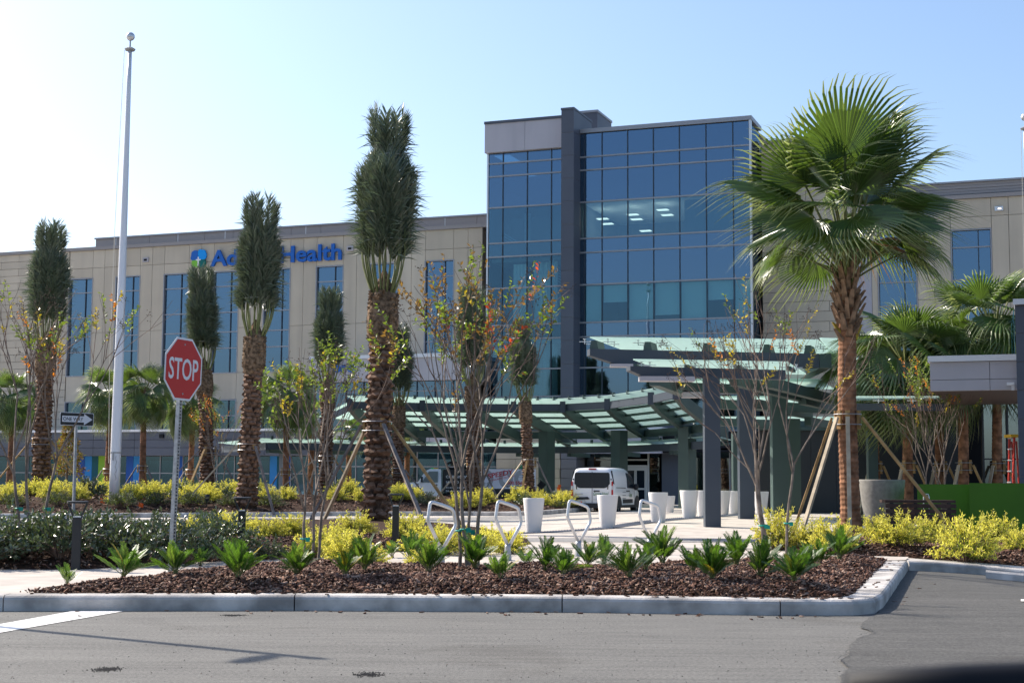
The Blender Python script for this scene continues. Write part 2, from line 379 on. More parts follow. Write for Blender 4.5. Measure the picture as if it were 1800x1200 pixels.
def asphalt(name, c1, c2, patch):
    m, t, b, out = principled(name)
    tc = t.nodes.new('ShaderNodeTexCoord')
    def noise(sc, det=6, vec=None, dist=0):
        n = t.nodes.new('ShaderNodeTexNoise'); n.inputs['Scale'].default_value = sc; n.inputs['Detail'].default_value = det; n.inputs['Distortion'].default_value = dist
        t.links.new(vec or tc.outputs['Object'], n.inputs['Vector']); return n.outputs['Fac']
    mp = t.nodes.new('ShaderNodeMapping'); mp.inputs['Scale'].default_value = (0.22, 1.5, 1); t.links.new(tc.outputs['Object'], mp.inputs['Vector'])
    def ramp(fac, p0, p1, a, bb):
        r = t.nodes.new('ShaderNodeValToRGB'); r.color_ramp.elements[0].position = p0; r.color_ramp.elements[1].position = p1
        r.color_ramp.elements[0].color = (*a, 1); r.color_ramp.elements[1].color = (*bb, 1); t.links.new(fac, r.inputs['Fac']); return r.outputs['Color']
    def mul(a, bb, f=1.0):
        x = t.nodes.new('ShaderNodeMix'); x.data_type = 'RGBA'; x.blend_type = 'MULTIPLY'; x.inputs[0].default_value = f
        t.links.new(a, x.inputs[6]); t.links.new(bb, x.inputs[7]); return x.outputs[2]
    base = ramp(noise(1.1, 8, mp.outputs[0], 0.6), 0.3, 0.7, c2, c1)
    g = ramp(noise(190, 3), 0.34, 0.72, (0.40, 0.40, 0.40), (1.55, 1.55, 1.52))
    st = ramp(noise(patch, 8, None, 1.2), 0.30, 0.40, (0.84, 0.83, 0.82), (1, 1, 1))
    g2 = ramp(noise(38, 8), 0.36, 0.66, (0.70, 0.70, 0.70), (1.2, 1.2, 1.19)); g3 = ramp(noise(6, 9, mp.outputs[0], 0.3), 0.35, 0.65, (0.86, 0.86, 0.86), (1.08, 1.08, 1.07))
    t.links.new(mul(mul(mul(mul(base, g), g2), g3), st), b.inputs['Base Color'])
    b.inputs['Roughness'].default_value = 0.85; b.inputs['Specular IOR Level'].default_value = 0.3
    bp = t.nodes.new('ShaderNodeBump'); bp.inputs['Strength'].default_value = 0.5; bp.inputs['Distance'].default_value = 0.006
    t.links.new(noise(150, 4), bp.inputs['Height']); t.links.new(bp.outputs[0], b.inputs['Normal'])
asphalt('asphalt', (0.185, 0.18, 0.171), (0.15, 0.146, 0.139), 0.5)
asphalt('asphalt_new', (0.122, 0.118, 0.113), (0.094, 0.092, 0.088), 0.9)
streaks('panel_beige', .10); streaks('panel_lavender', .08); streaks('concrete_kerb', .16); streaks('planter_white', .06)
# ------------------------------------------------------------------ the ground
def sstep(a, b, x):
    t = min(1, max(0, (x-a)/(b-a))); return t*t*(3-2*t)
def road_z(x, y):
    return -0.20*sstep(5.6, 9.5, x)
def plaza_z(x, y):
    return 0.145 - 0.10*sstep(30, 40, y)*(1-sstep(-1, 4, x)) + 0.13*sstep(33, 44, y)*sstep(-1, 4, x)*(1-0.7*sstep(50, 58, y))
def sheet(name, xs, ys, zf, m, kind='structure'):
    mb = MB(); nx, ny = len(xs), len(ys)
    mb.add([(x, y, zf(x, y)) for y in ys for x in xs], [(j*nx+i, j*nx+i+1, (j+1)*nx+i+1, (j+1)*nx+i) for j in range(ny-1) for i in range(nx-1)])
    return mb.build(name, m, kind=kind)
lin = lambda a, b, n: [a+(b-a)*i/(n-1) for i in range(n)]
sheet('road', [-700, -60, -20, -8]+lin(-4, 12, 33)+[20, 60, 700], [-700, -60, -10]+lin(0, 24, 25)+[40, 120, 900], road_z, 'asphalt')
# kerb line (foot of the face), measured on the road
KF = [G(-420, 1081), G(5, 1073.5), G(517, 1072.5), G(988, 1075), G(1372, 1081), G(1500, 1081), G(1538, 1078), G(1553, 1069), G(1597, 1002)]
KR = [G(1597, 1002), G(1733, 1012, -0.09), G(1900, 1026, -0.17)]
d_ = (KR[2]-KR[1]).normalized(); KR.append(KR[2]+d_*8)
KF[0] = Vector((-42, KF[1].y+.3, 0))
def kerb_profile(h, w): return [(0.012, -0.3), (0.0, h-0.045), (0.012, h-0.02), (0.035, h-0.004), (0.06, h), (w-0.015, h), (w, h-0.012), (w, -0.3)]
def offset_dirs(pts, closed=False):
    res = []
    n = len(pts)
    for i in range(n):
        a = pts[i]-pts[max(i-1, 0)] if i else pts[1]-pts[0]
        b = pts[min(i+1, n-1)]-pts[i] if i < n-1 else pts[-1]-pts[-2]
        a = Vector((a.x, a.y)).normalized(); b = Vector((b.x, b.y)).normalized(); t = (a+b).normalized()
        nrm = Vector((-t.y, t.x)); c = max(0.5, nrm.dot(Vector((-a.y, a.x))))
        res.append(nrm/c)
    return res
def kerb_blocks(parent, pts, joints, w=0.30, h=0.155, zf=road_z, gap=0.006, flip=False):
    """one block per run between joints; inner side is to the left of the line"""
    nr = offset_dirs(pts); prof = kerb_profile(h, w)
    if flip: nr = [-n for n in nr]
    for a, b in zip(joints[:-1], joints[1:]):
        mb = MB(); rows = []
        sub = list(range(a, b+1))
        P_ = []
        for k in range(len(sub)-1):
            i, j = sub[k], sub[k+1]; L = (pts[j]-pts[i]).length; m = max(1, int(L/0.35))
            for q in range(m + (1 if k == len(sub)-2 else 0)):
                f = q/m; P_.append((pts[i].lerp(pts[j], f), nr[i].lerp(nr[j], f)))
        if len(P_) > 1:
            dv = (P_[1][0]-P_[0][0]).normalized()*gap; P_[0] = (P_[0][0]+dv, P_[0][1])
            dv = (P_[-1][0]-P_[-2][0]).normalized()*gap; P_[-1] = (P_[-1][0]-dv, P_[-1][1])
        rng = random.Random(a*7+len(pts))
        vs = []
        for p, n in P_:
            z0 = zf(p.x, p.y); wob = rng.uniform(-.004, .004)
            for o, z in prof: vs.append((p.x+n.x*(o+wob), p.y+n.y*(o+wob), z0+z))
        k = len(prof)
        fs = [(i*k+j, (i+1)*k+j, (i+1)*k+j+1, i*k+j+1) for i in range(len(P_)-1) for j in range(k-1)]
        fs += [tuple(range(k)), tuple((len(P_)-1)*k+j for j in range(k-1, -1, -1))]
        mb.add(vs, fs); me = mb.mesh('kerb_block', 'concrete_kerb'); recalc(me); obj('kerb_block', me, parent)
kerb = obj('kerb', None, kind='structure')
kerb_blocks(kerb, KF, [0, 1, 2, 3, 4, 8])
kerb_blocks(kerb, KR, [0, 3], w=0.95, gap=0.012)
str_ = [G(1488, 985.5, .15), G(1592, 984, .15), G(1597, 978.5, .15), G(1488, 976.5, .15)]
MB().add([(p.x, p.y, .153) for p in str_], [(0, 1, 2, 3)]).build('path', 'concrete', kind='structure')
# plaza: front part follows the kerb back edge, rear part is a graded sheet
nr = offset_dirs(KF); inner = [KF[i]+Vector((nr[i].x, nr[i].y, 0))*0.28 for i in range(len(KF))]
nr2 = offset_dirs(KR); inner2 = [KR[i]+Vector((nr2[i].x, nr2[i].y, 0))*0.93 for i in range(1, len(KR))]
mb = MB(); front = inner+inner2
for a, b in zip(front[:-1], front[1:]):
    mb.add([(a.x, a.y, road_z(a.x, a.y)+.15), (b.x, b.y, road_z(b.x, b.y)+.15), (b.x, 30, .145), (a.x, 30, .145)], [(0, 1, 2, 3)])
mb.build('plaza', 'concrete', kind='structure')
x0, x1 = front[0].x, front[-1].x
sheet('forecourt', [-90, -40]+lin(x0, x1, 45)+[45, 90], [30+i*1.5 for i in range(30)]+[80, 100, 140], plaza_z, 'concrete')
def ribbon(name, pts, w, m, zf=plaza_z, dz=0.004, kind='structure', n=14):
    mb = MB(); vs = []
    P_ = [pts[i].lerp(pts[i+1], q/n) for i in range(len(pts)-1) for q in range(n)]+[pts[-1]]
    nn = offset_dirs(P_)
    for p, q in zip(P_, nn):
        for s in (-.5, .5):
            x, y = p.x+q.x*w*s, p.y+q.y*w*s; vs.append((x, y, zf(x, y)+dz))
    mb.add(vs, [(2*i, 2*i+2, 2*i+3, 2*i+1) for i in range(len(P_)-1)])
    return mb.build(name, m, kind=kind)
v2 = lambda x, y: Vector((x, y, 0))
ribbon('paver_band', [v2(-60, 46.0), v2(-6, 46.5), v2(1, 53.3), v2(10, 53.6)], 4.6, 'paver_grey', dz=0.005)
ribbon('paver_band', [v2(-3.0, 30.2), v2(14, 31.2)], 2.2, 'paver_grey', dz=0.006)
ribbon('paver_band', [v2(-1.0, 26.5), v2(12, 27.0)], 0.5, 'paver_grey', dz=0.006)
tact = [v2(-0.6, 34.6), v2(2.3, 37.6), v2(5.6, 45.2), v2(8, 50.5)]
ribbon('tactile_strip', tact, 0.62, 'panel_slate', dz=0.009)
mb = MB(); P_ = [tact[i].lerp(tact[i+1], q/40) for i in range(3) for q in range(40)]
for p, q in zip(P_, offset_dirs(P_)):
    for s in (-.24, -.12, 0, .12, .24):
        x, y = p.x+q.x*s, p.y+q.y*s; z = plaza_z(x, y)+.009
        mb.add([(x-.035, y-.035, z), (x+.035, y-.035, z), (x+.035, y+.035, z), (x-.035, y+.035, z), (x, y, z+.022)], [(0,1,4), (1,2,4), (2,3,4), (3,0,4)])
mb.build('tactile_domes', 'panel_slate', kind='stuff')
# asphalt repair, road marking, grit
pat = [(1545,1079), (1517,1092), (1512,1104), (1538,1112), (1508,1122), (1490,1135), (1495,1147), (1478,1162), (1492,1174), (1476,1190), (1480,1215), (1520,1300), (2600,1400)]
pw = [G(*p) for p in pat]+[Vector((30, 14, 0)), Vector((30, 22, 0))]+[KR[1]+Vector((0, .1, 0)), KR[0]+Vector((0, .1, 0)), KF[7]+Vector((-.05, 0, 0))]
def patch_sheet(name, poly, m, dz, zf=road_z, kind='structure', step=0.5):
    import bmesh
    b = bmesh.new(); vs = [b.verts.new((p.x, p.y, 0)) for p in poly]; b.faces.new(vs)
    bmesh.ops.triangulate(b, faces=b.faces)
    bmesh.ops.subdivide_edges(b, edges=[e for e in b.edges if e.calc_length() > step], cuts=6, use_grid_fill=True)
    for v in b.verts: v.co.z = zf(v.co.x, v.co.y)+dz
    bmesh.ops.recalc_face_normals(b, faces=b.faces)
    if sum(f.normal.z for f in b.faces) < 0: bmesh.ops.reverse_faces(b, faces=b.faces)
    me = bpy.data.meshes.new(name); b.to_mesh(me); b.free(); me.materials.append(M(m))
    return obj(name, me, kind=kind)
jr = random.Random(3); pj = []
for a, b in zip(pw[:12], pw[1:13]):
    for q in range(6):
        p = a.lerp(b, q/6); pj.append(p+Vector((jr.uniform(-.014, .014), jr.uniform(-.014, .014), 0)))
patch_sheet('stop_line', [G(-260, 1149), G(-260, 1168), G(0, 1112), G(218, 1074), G(128, 1074), G(0, 1097)], 'white_paint_road', 0.005)
patch_sheet('parking_line', [G(1795, 1071, -.1), G(1960, 1090, -.17), G(1960, 1096, -.17), G(1795, 1075, -.1)], 'white_paint_road', 0.022)
for i, (px, py, rx, ry) in enumerate([(188, 1176, .12, .16), (648, 1185, .12, .15), (410, 1081, .12, .10)]):
    c = G(px, py); rg = random.Random(i); mb = MB()
    for k in range(420):
        a = rg.uniform(0, 2*PI); r = abs(rg.gauss(0, .45)); x = c.x+math.cos(a)*r*rx; y = c.y+math.sin(a)*r*ry; s = rg.uniform(.003, .008)
        mb.add([(x-s, y-s*.7, .001), (x+s, y-s, .001), (x+s*.8, y+s, .001), (x-s, y+s*.8, .001), (x, y, s)], [(0,1,4), (1,2,4), (2,3,4), (3,0,4)])
    mb.build('loose_grit', 'rubber', kind='stuff')
rg = random.Random(77); mb = MB()
for k in range(700):
    px, py = rg.uniform(-100, 1500), rg.uniform(1080, 1210); p = G(px, py); s = rg.uniform(.002, .006)
    mb.add([(p.x-s, p.y-s, .001), (p.x+s, p.y-s*.6, .001), (p.x, p.y+s, .001), (p.x, p.y, s*1.2)], [(0,1,3), (1,2,3), (2,0,3)], rg.choice([0, 0, 1]))
mb.build('road_grit', ['rubber', 'chip_pale'], kind='stuff')

# ------------------------------------------------------------------ planting beds: mounded mulch inside an outline
class Bed:
    def __init__(s, name, poly, base, h, r, step, noise=0.02, m='mulch_soil'):
        s.poly = np.array([(p.x, p.y) for p in poly]); s.base = base; s.h = h; s.r = r; s.noise = noise
        lo = s.poly.min(0)-step; hi = s.poly.max(0)+step
        xs = np.arange(lo[0], hi[0]+step, step); ys = np.arange(lo[1], hi[1]+step, step)
        X, Y = np.meshgrid(xs, ys); pts = np.stack([X.ravel(), Y.ravel()], 1)
        ins, d, near = s.dist(pts)
        nx = len(xs); I = ins.reshape(X.shape)
        cell = I[:-1, :-1] | I[1:, :-1] | I[:-1, 1:] | I[1:, 1:]
        q = pts.copy(); q[~ins] = near[~ins]; d = np.where(ins, d, 0)
        z = np.array([s.zat(q[i, 0], q[i, 1], d[i]) for i in range(len(q))])
        jj, ii = np.nonzero(cell); used = {}
        mb = MB()
        def vid(k):
            if k not in used: used[k] = len(mb.v); mb.v.append((q[k, 0], q[k, 1], z[k]))
            return used[k]
        for j, i in zip(jj, ii):
            a = j*nx+i; mb.f.append((vid(a), vid(a+1), vid(a+nx+1), vid(a+nx))); mb.m.append(0)
        mb.build(name, m, smooth=True, kind='structure')
    def dist(s, pts):
        A = s.poly; Bp = np.roll(A, -1, 0); n = len(A)
        ins = np.zeros(len(pts), bool); best = np.full(len(pts), 1e9); near = np.zeros_like(pts)
        for a, b in zip(A, Bp):
            ab = b-a; t = np.clip(((pts-a)@ab)/max(1e-9, ab@ab), 0, 1); c = a+t[:, None]*ab; dd = np.hypot(*(pts-c).T)
            m = dd < best; best[m] = dd[m]; near[m] = c[m]
            cond = ((a[1] > pts[:, 1]) != (b[1] > pts[:, 1]))
            with np.errstate(divide='ignore', invalid='ignore'):
                xi = (b[0]-a[0])*(pts[:, 1]-a[1])/(b[1]-a[1])+a[0]
            ins ^= cond & (pts[:, 0] < xi)
        return ins, best, near
    def zat(s, x, y, d):
        t = min(1, max(0, d/s.r)); f = 1-(1-t)**2
        b = s.base(x, y) if callable(s.base) else s.base
        return b + s.h*f + s.noise*(math.sin(x*5.1+y*2.3)+math.sin(y*6.7-x*3.1))*0.5*min(1, d/0.3) - 0.012
    def z(s, x, y):
        i, d, _ = s.dist(np.array([[x, y]])); return s.zat(x, y, d[0] if i[0] else 0)
    def chips(s, n, seed, size=(0.03, 0.085), name='mulch_chips', ywin=(0, 1e9), xwin=(-1e9, 1e9), pale=0.22):
        rg = np.random.default_rng(seed); lo = s.poly.min(0); hi = s.poly.max(0)
        lo = np.array([max(lo[0], xwin[0]), max(lo[1], ywin[0])]); hi = np.array([min(hi[0], xwin[1]), min(hi[1], ywin[1])])
        p = rg.uniform(lo, hi, (n*3, 2)); ins, d, _ = s.dist(p); k = ins & (d > 0.02); p = p[k][:n]; d = d[k][:n]; n = len(p)
        z = np.array([s.zat(p[i, 0], p[i, 1], d[i]) for i in range(n)])
        L = rg.uniform(*size, n)*rg.choice([.6, 1, 1.5], n, p=[.4, .45, .15]); Wd = L*rg.uniform(.25, .5, n); T = rg.uniform(.006, .014, n)
        yaw = rg.uniform(0, 2*PI, n); tip = rg.normal(0, .35, n); rl = rg.normal(0, .4, n)
        ax = np.stack([np.cos(yaw)*np.cos(tip), np.sin(yaw)*np.cos(tip), np.sin(tip)], 1)
        ay = np.stack([-np.sin(yaw)*np.cos(rl), np.cos(yaw)*np.cos(rl), np.sin(rl)], 1); az = np.cross(ax, ay)
        c = np.stack([p[:, 0], p[:, 1], z+0.012+rg.uniform(0, .022, n)], 1)
        V = []
        for sx, sy, sz in ((-1,-.6,-1), (1,-1,-1), (.8,1,-1), (-1,.8,-1), (-1,-.6,1), (1,-1,1), (.8,1,1), (-1,.8,1)):
            V.append(c + ax*(L*sx/2)[:, None] + ay*(Wd*sy/2)[:, None] + az*(T*sz/2)[:, None])
        V = np.stack(V, 1).reshape(-1, 3)
        base = np.array([(4,5,6,7), (0,1,5,4), (1,2,6,5), (2,3,7,6), (3,0,4,7)])
        Fq = (base[None]+np.arange(n)[:, None, None]*8).reshape(-1, 4)
        me = bpy.data.meshes.new(name); me.vertices.add(len(V)); me.vertices.foreach_set('co', V.ravel())
        me.loops.add(Fq.size); me.loops.foreach_set('vertex_index', Fq.ravel())
        me.polygons.add(len(Fq)); me.polygons.foreach_set('loop_start', np.arange(len(Fq))*4); me.polygons.foreach_set('loop_total', np.full(len(Fq), 4))
        mi = rg.choice([0, 1, 2], n, p=[.78-pale*1.2, .22+pale*.2, pale])
        for mm in ('chip_dark', 'chip_mid', 'chip_pale'): me.materials.append(M(mm))
        me.polygons.foreach_set('material_index', np.repeat(mi, 5)); me.update(calc_edges=True)
        return obj(name, me, kind='stuff')
nK = inner
pp = [p for p in pj]+[Vector((3.3, 5.5, 0)), Vector((13, 5.5, 0)), Vector((13, 20.2, 0))]+[KR[2]+Vector((0, .08, 0)), KR[1]+Vector((0, .1, 0)), KR[0]+Vector((-.02, .1, 0)), KF[7]+Vector((-.05, 0, 0))]
pp = [p for p in pp if p.y > 5.4]
Bed('asphalt_patch', pp, lambda x, y: road_z(x, y)+.020, 0, 1, 0.14, 0, m='asphalt_new')
zb = 0.148
front_poly = [nK[1]+Vector((.0, .0, 0)), nK[2], nK[3], nK[4], nK[5], nK[6], nK[7], nK[8]+Vector((-.05, -.1, 0)),
              G(1470, 984, zb), G(1400, 992, zb), G(1210, 996, zb), G(1050, 1003, zb), G(940, 1001, zb), G(850, 1004, zb), G(705, 1001, zb), G(655, 999, zb), G(560, 996, zb), G(460, 999, zb), G(350, 1006, zb), G(215, 1026, zb)]
bed_front = Bed('mulch_bed', front_poly, zb, 0.11, 0.8, 0.12)
bed_front.chips(36000, 1, size=(.024, .072))
mid_poly = [G(-500, 1001, zb), G(150, 1001, zb), G(330, 989, zb), G(470, 983, zb), G(575, 977, zb), G(675, 971, zb), G(790, 966, zb), G(880, 962, zb), G(938, 956, zb), G(930, 946, zb), G(880, 935, zb), G(780, 927, zb), G(600, 923, zb), G(300, 926, zb), G(0, 934, zb), G(-500, 934, zb)]
bed_mid = Bed('mulch_bed', mid_poly, zb, 0.22, 1.6, 0.22)
bed_mid.chips(12000, 2, ywin=(18, 27))
right_poly = [G(1488, 977, .14), G(1560, 978, .14)]+[p+Vector((0, .05, 0)) for p in inner2[:2]]+[Vector((16, 20, 0)), Vector((18, 31, 0)), G(1640, 935, .14), G(1500, 937, .14), G(1410, 943, .14), G(1345, 960, .14), G(1400, 972, .14)]
bed_right = Bed('mulch_bed', right_poly, lambda x, y: 0.152+road_z(x, y)*min(1, max(0, (30-y)/7.2)), 0.16, 1.2, 0.2)
bed_right.chips(10000, 3, xwin=(4, 10.5), ywin=(21, 29), size=(.03, .09))
isl_front = [G(-330, 917, .0), G(0, 913.5, .0), G(200, 912, 0), G(440, 909.5, .02), G(620, 907, .03), G(830, 906, .045), G(950, 906.5, .07), G(1010, 903, .09)]
i2 = [p.copy() for p in isl_front]
isl_back = [Vector((3.6, 65.5, 0)), Vector((-2, 69.5, 0)), Vector((-12, 72, 0)), Vector((-34, 72, 0))]
IK = isl_front+[isl_front[-1]+Vector((.5, 1.5, 0))]+isl_back
kerb_i = obj('kerb', None, kind='structure')
kerb_blocks(kerb_i, IK, list(range(len(IK))), w=0.25, h=0.16, zf=lambda x, y: plaza_z(x, y))
nri = offset_dirs(IK); isl_poly = [IK[i]+Vector((nri[i].x, nri[i].y, 0))*.24 for i in range(len(IK))]
bed_isl = Bed('mulch_bed', isl_poly, lambda x, y: plaza_z(x, y)+.14, 0.55, 7.0, 0.6, 0.05)
bed_isl.chips(9000, 4, size=(.05, .16), ywin=(49, 61), xwin=(-21, 3))
# wheel stop in the parking bay
a, b = G(1733, 1022, -.09), None
dd = (KR[2]-KR[1]).normalized(); b = a+dd*1.85; z0 = road_z(a.x, a.y)
mb = MB(); nrm = Vector((-dd.y, dd.x, 0))
def wsT(u, z, k):
    p = a.lerp(b, k)+nrm*u; return Vector((p.x, p.y, road_z(p.x, p.y)+.012+z))
mb.prism([(0, 0), (.02, .09), (.05, .115), (.11, .115), (.14, .09), (.16, 0)], wsT)
me = mb.mesh('wheel_stop', 'concrete_kerb'); recalc(me)
tag(obj('wheel_stop', me), 'grey concrete wheel stop lying in the parking bay at the right kerb', 'wheel stop')

# a few chips kicked over the kerb
rg = random.Random(21); mb = MB()
for k in range(150):
    i = rg.choice([1, 2, 2, 3, 3, 4, 7]); p = KF[i].lerp(KF[min(i+1, len(KF)-1)], rg.random()); n = offset_dirs(KF)[i]
    o = rg.choice([rg.uniform(.03, .27), rg.uniform(.1, .27), -abs(rg.gauss(.05, .22))-.02]); z = road_z(p.x, p.y)+(.158 if o > 0 else .004)
    m4 = Matrix.Translation((p.x+n.x*o, p.y+n.y*o, z+.004)) @ Euler((rg.uniform(-.15, .15), rg.uniform(-.15, .15), rg.uniform(0, 6))).to_matrix().to_4x4()
    mb.obox(m4, rg.uniform(.02, .07), rg.uniform(.01, .025), .009, rg.choice([0, 0, 1, 2]))
mb.build('mulch_chips', ['chip_dark', 'chip_mid', 'chip_pale'], kind='stuff')

cr_ = random.Random(8)
for a, b in ((6, 8), (2, 4)):
    pts = [pw[i].lerp(pw[i+1], q/8)+Vector((cr_.uniform(-.025, .02), cr_.uniform(-.02, .02), 0)) for i in range(a, b) for q in range(8)]
    ribbon('crack', pts, .006, 'rubber', zf=road_z, dz=.024, n=1)
# ------------------------------------------------------------------ the hospital building (facade coordinates: u right, d into the building, z up)
hosp = thing('hospital_building', 'large beige panelled hospital with a blue glass tower and grey ground floor band', 'building', tuple(B_O), (0, 0, B_ROT))
def bpart(name, m, x0, x1, y0, y1, z0, z1, parent=None, **kw):
    return MB().box(x0, x1, y0, y1, z0, z1).build(name, m, parent or hosp, **kw)
S = 2.7                                    # the wings stand this far behind the tower front
u_of = lambda px, py, d=0.0: F(px, py, d)[0]
z_of = lambda px, py, d=0.0: F(px, py, d)[1]
TL, TR = u_of(858.5, 450), u_of(1318.5, 400)
FL, FR = u_of(986, 400, -1.2), u_of(1008.5, 400, -1.2)
# --- curtain wall
rows = [z_of(1149, y) for y in (225.5, 267.5, 291, 348, 413, 438, 495.5, 563, 588.5, 643.5, 693.5)]
rows_l = [rows[0]-0.75]+rows[1:]
zbot = z_of(1149, 757); rows += [zbot]; rows_l += [zbot]
cols_l = [TL]+[u_of(p, 400) for p in (883.9, 926.8, 969.3)]+[FL+0.02]
cols_r = [FR-0.02, u_of(1027.8, 400)]+[u_of(p, 400) for p in (1058.4, 1103.6, 1149, 1195, 1242, 1289.5)]+[TR]
for side, cols, rws in (('l', cols_l, rows_l), ('r', cols_r, rows)):
    for j in range(len(rws)-1):
        zt, zb_ = rws[j], rws[j+1]; spand = j in (1, 4, 7)
        for i in range(len(cols)-1):
            g = 'glass_blue' if (side == 'r' and j != 3) or j < 3 else 'glass_clear'
            if (side == 'r' and j == 6 and i > 0) or (side == 'l' and j in (5, 6, 7)): g = 'glass_blind'
            bpart('glass_pane', g, cols[i]+.03, cols[i+1]-.03, 0.0, 0.012, zb_+.035, zt-.035)
        bpart('transom', 'mullion_grey', cols[0]-.02, cols[-1], -.06, .08, zb_-.045, zb_+.045)
        if spand or (side == 'r' and j in (0, 2, 5)):
            bpart('spandrel_panel', 'spandrel_back', cols[0]+.02, cols[-1]-.02, .25, .30, zb_+.01, zt-.01)
    for i in range(1, len(cols)-1):
        bpart('mullion', 'mullion_dark', cols[i]-.028, cols[i]+.028, -.045, .10, rws[-1], rws[0])
bpart('corner_post', 'aluminium', TL-.10, TL, -.08, .15, 0, rows_l[0])
bpart('corner_post', 'aluminium', TR, TR+.12, -.08, .15, 0, rows[0]+.1)
ztop = z_of(1200, 217)
bpart('coping', 'mullion_grey', FR+.02, TR+.16, -.12, S+.05, rows[0]+.02, rows[0]+.26)
zl0, zl1 = rows_l[0], z_of(920, 213.5, -.3)
for i in range(2):
    ua = TL-.18+(FL-TL+.16)*i/2
    bpart('parapet_panel', 'panel_lavender', ua+.008, ua+(FL-TL+.16)/2-.008, -.30, .6, zl0, zl1)
bpart('coping', 'panel_slate', TL-.2, FL-.02, -.36, .7, zl1+.003, zl1+.16)
# fin of slate panels
fz = z_of(997, 193, -1.2); n = 17
for j in range(n):
    za, zb_ = fz*j/n, fz*(j+1)/n
    bpart('fin_panel', 'panel_slate' if j < n-1 else 'panel_slate', FL+.006, FR-.006, -1.2, 2.2 if j == n-1 else .35, za+.008, zb_-.008)
bpart('fin_core', 'joint_dark', FL+.03, FR-.03, -1.17, .3, 0, fz-.02)
bpart('coping', 'panel_slate', FL-.02, FR+.02, -1.24, 2.24, fz+.003, fz+.12)
bu, bz = F(1020, 200, 5.0); bu2, bz2 = F(1050, 197, 5.0)
bpart('stair_tower', 'panel_slate', bu-1.0, bu2, 5.0, 8.0, rows[0]-1, bz2)
bpart('coping', 'mullion_grey', bu-1.05, bu2+.05, 4.95, 8.05, bz2+.003, bz2+.14)
# right return of the tower: glass with frames
for j in range(len(rows)-1):
    bpart('side_pane', 'glass_blue', TR+.02, TR+.03, .2, S-.05, rows[j+1]+.05, rows[j]-.05)
    bpart('transom', 'mullion_dark', TR+.012, TR+.06, .15, S, rows[j+1]-.045, rows[j+1]+.045)
bpart('spandrel_panel', 'panel_slate', TR-.10, TR-.05, .2, S, 0, rows[0])
bpart('tower_side', 'panel_slate', TL+.002, TL+.05, .16, 9, 0, rows_l[0])
# floors, ceilings, back wall, blinds and lamps inside
for zz in (rows[2], rows[5], rows[8], rows[11]):
    bpart('floor_slab', 'interior_wall', TL+.1, TR-.15, .32, 9, zz-.28, zz-.06)
for zz in (rows[1], rows[4], rows[7]):
    bpart('ceiling', 'blind_white', FR+.05, TR-.15, .34, 9, zz-.02, zz+.05)
bpart('back_wall', 'interior_wall', TL+.06, TR-.12, 8.0, 8.15, 0, rows[0]-.1)
bpart('tower_side', 'panel_slate', TR-.16, TR-.11, S, 9, 0, rows[0])
bpart('roof', 'screen_grey', TL+.06, TR-.02, .15, 9, rows[0]-.12, rows[0]-.02)
bpart('partition', 'interior_wall', FL+.1, FR-.1, .4, 8, 0, rows[0]-.2)
zc = rows[3]-.03
def ceiling_light(px, py, zc, w=.75, l=.55):
    u, d = FW(px, py, zc)
    if .4 < d < 7.5: bpart('ceiling_light', 'ceiling_lamp', u-w/2, u+w/2, d-l/2, d+l/2, zc-.02, zc+.01)
bpart('ceiling', 'blind_white', FR+.05, TR-.15, .34, 9, rows[3]+.0, rows[3]+.05)
for px, py in ((1057, 374), (1066, 380.5), (1110, 371), (1117, 377), (1163, 367.5), (1171, 374), (1133, 392), (1148, 405)): 
    u, z = F(px, py, 0.9); dd_ = 1.2+(py-366)*.10
    u, z = F(px, py, dd_); bpart('ceiling_light', 'ceiling_lamp', u-.33, u+.33, dd_, dd_+.5, zc-.35-.06*(py-366)*.5, zc-.33-.06*(py-366)*.5)
def blind(i, j, f0, f1, m='blind_white', d=.14):
    zt, zb_ = rows[j], rows[j+1]; bpart('roller_blind', m, cols_r[i]+.05, cols_r[i+1]-.05, d, d+.02, zb_+(zt-zb_)*f0, zb_+(zt-zb_)*f1)
for i, a in ((1, .0), (2, .52), (3, .04), (4, .14), (5, .0), (6, .48), (7, 0)): blind(i, 6, a, .97, 'blind_white', .14)
blind(6, 3, .0, .98, 'interior_wall', .4); blind(5, 3, 0, .98, 'interior_wall', .9)
# atrium behind the left glazing: pale drop cloths, columns and a stair
for u, w, z0_, z1_, dd_ in ((cols_l[1]+.5, .9, 1, rows[5]-.4, .5), (cols_l[2]+.1, 1.3, 1, rows[5]-.2, .9), (cols_l[3]-.3, .5, 1, rows[4], .6)):
    mb = MB(); k = 14
    mb.add([(u+w*q/k, dd_+.05*math.sin(q*1.9), z) for z in (z0_, z1_) for q in range(k+1)], [(q, q+1, k+2+q, k+1+q) for q in range(k)])
    mb.build('drop_cloth', 'blind_white', hosp)
bpart('atrium_column', 'blind_white', cols_l[1]+.55, cols_l[1]+.85, 2.2, 2.5, rows[5], rows[3])
bpart('atrium_wall', 'interior_wall', TL+.1, FL-.05, 3.2, 3.3, 0, rows[3]-.1)
for q in range(6): MB().bar((cols_l[1]-.6, 1.6+.2*q, rows[4]+.9-q*.18), (cols_l[3], 1.6+.2*q, rows[5]-.6-q*.18), .05, .08).build('stair_rail', 'aluminium', hosp)
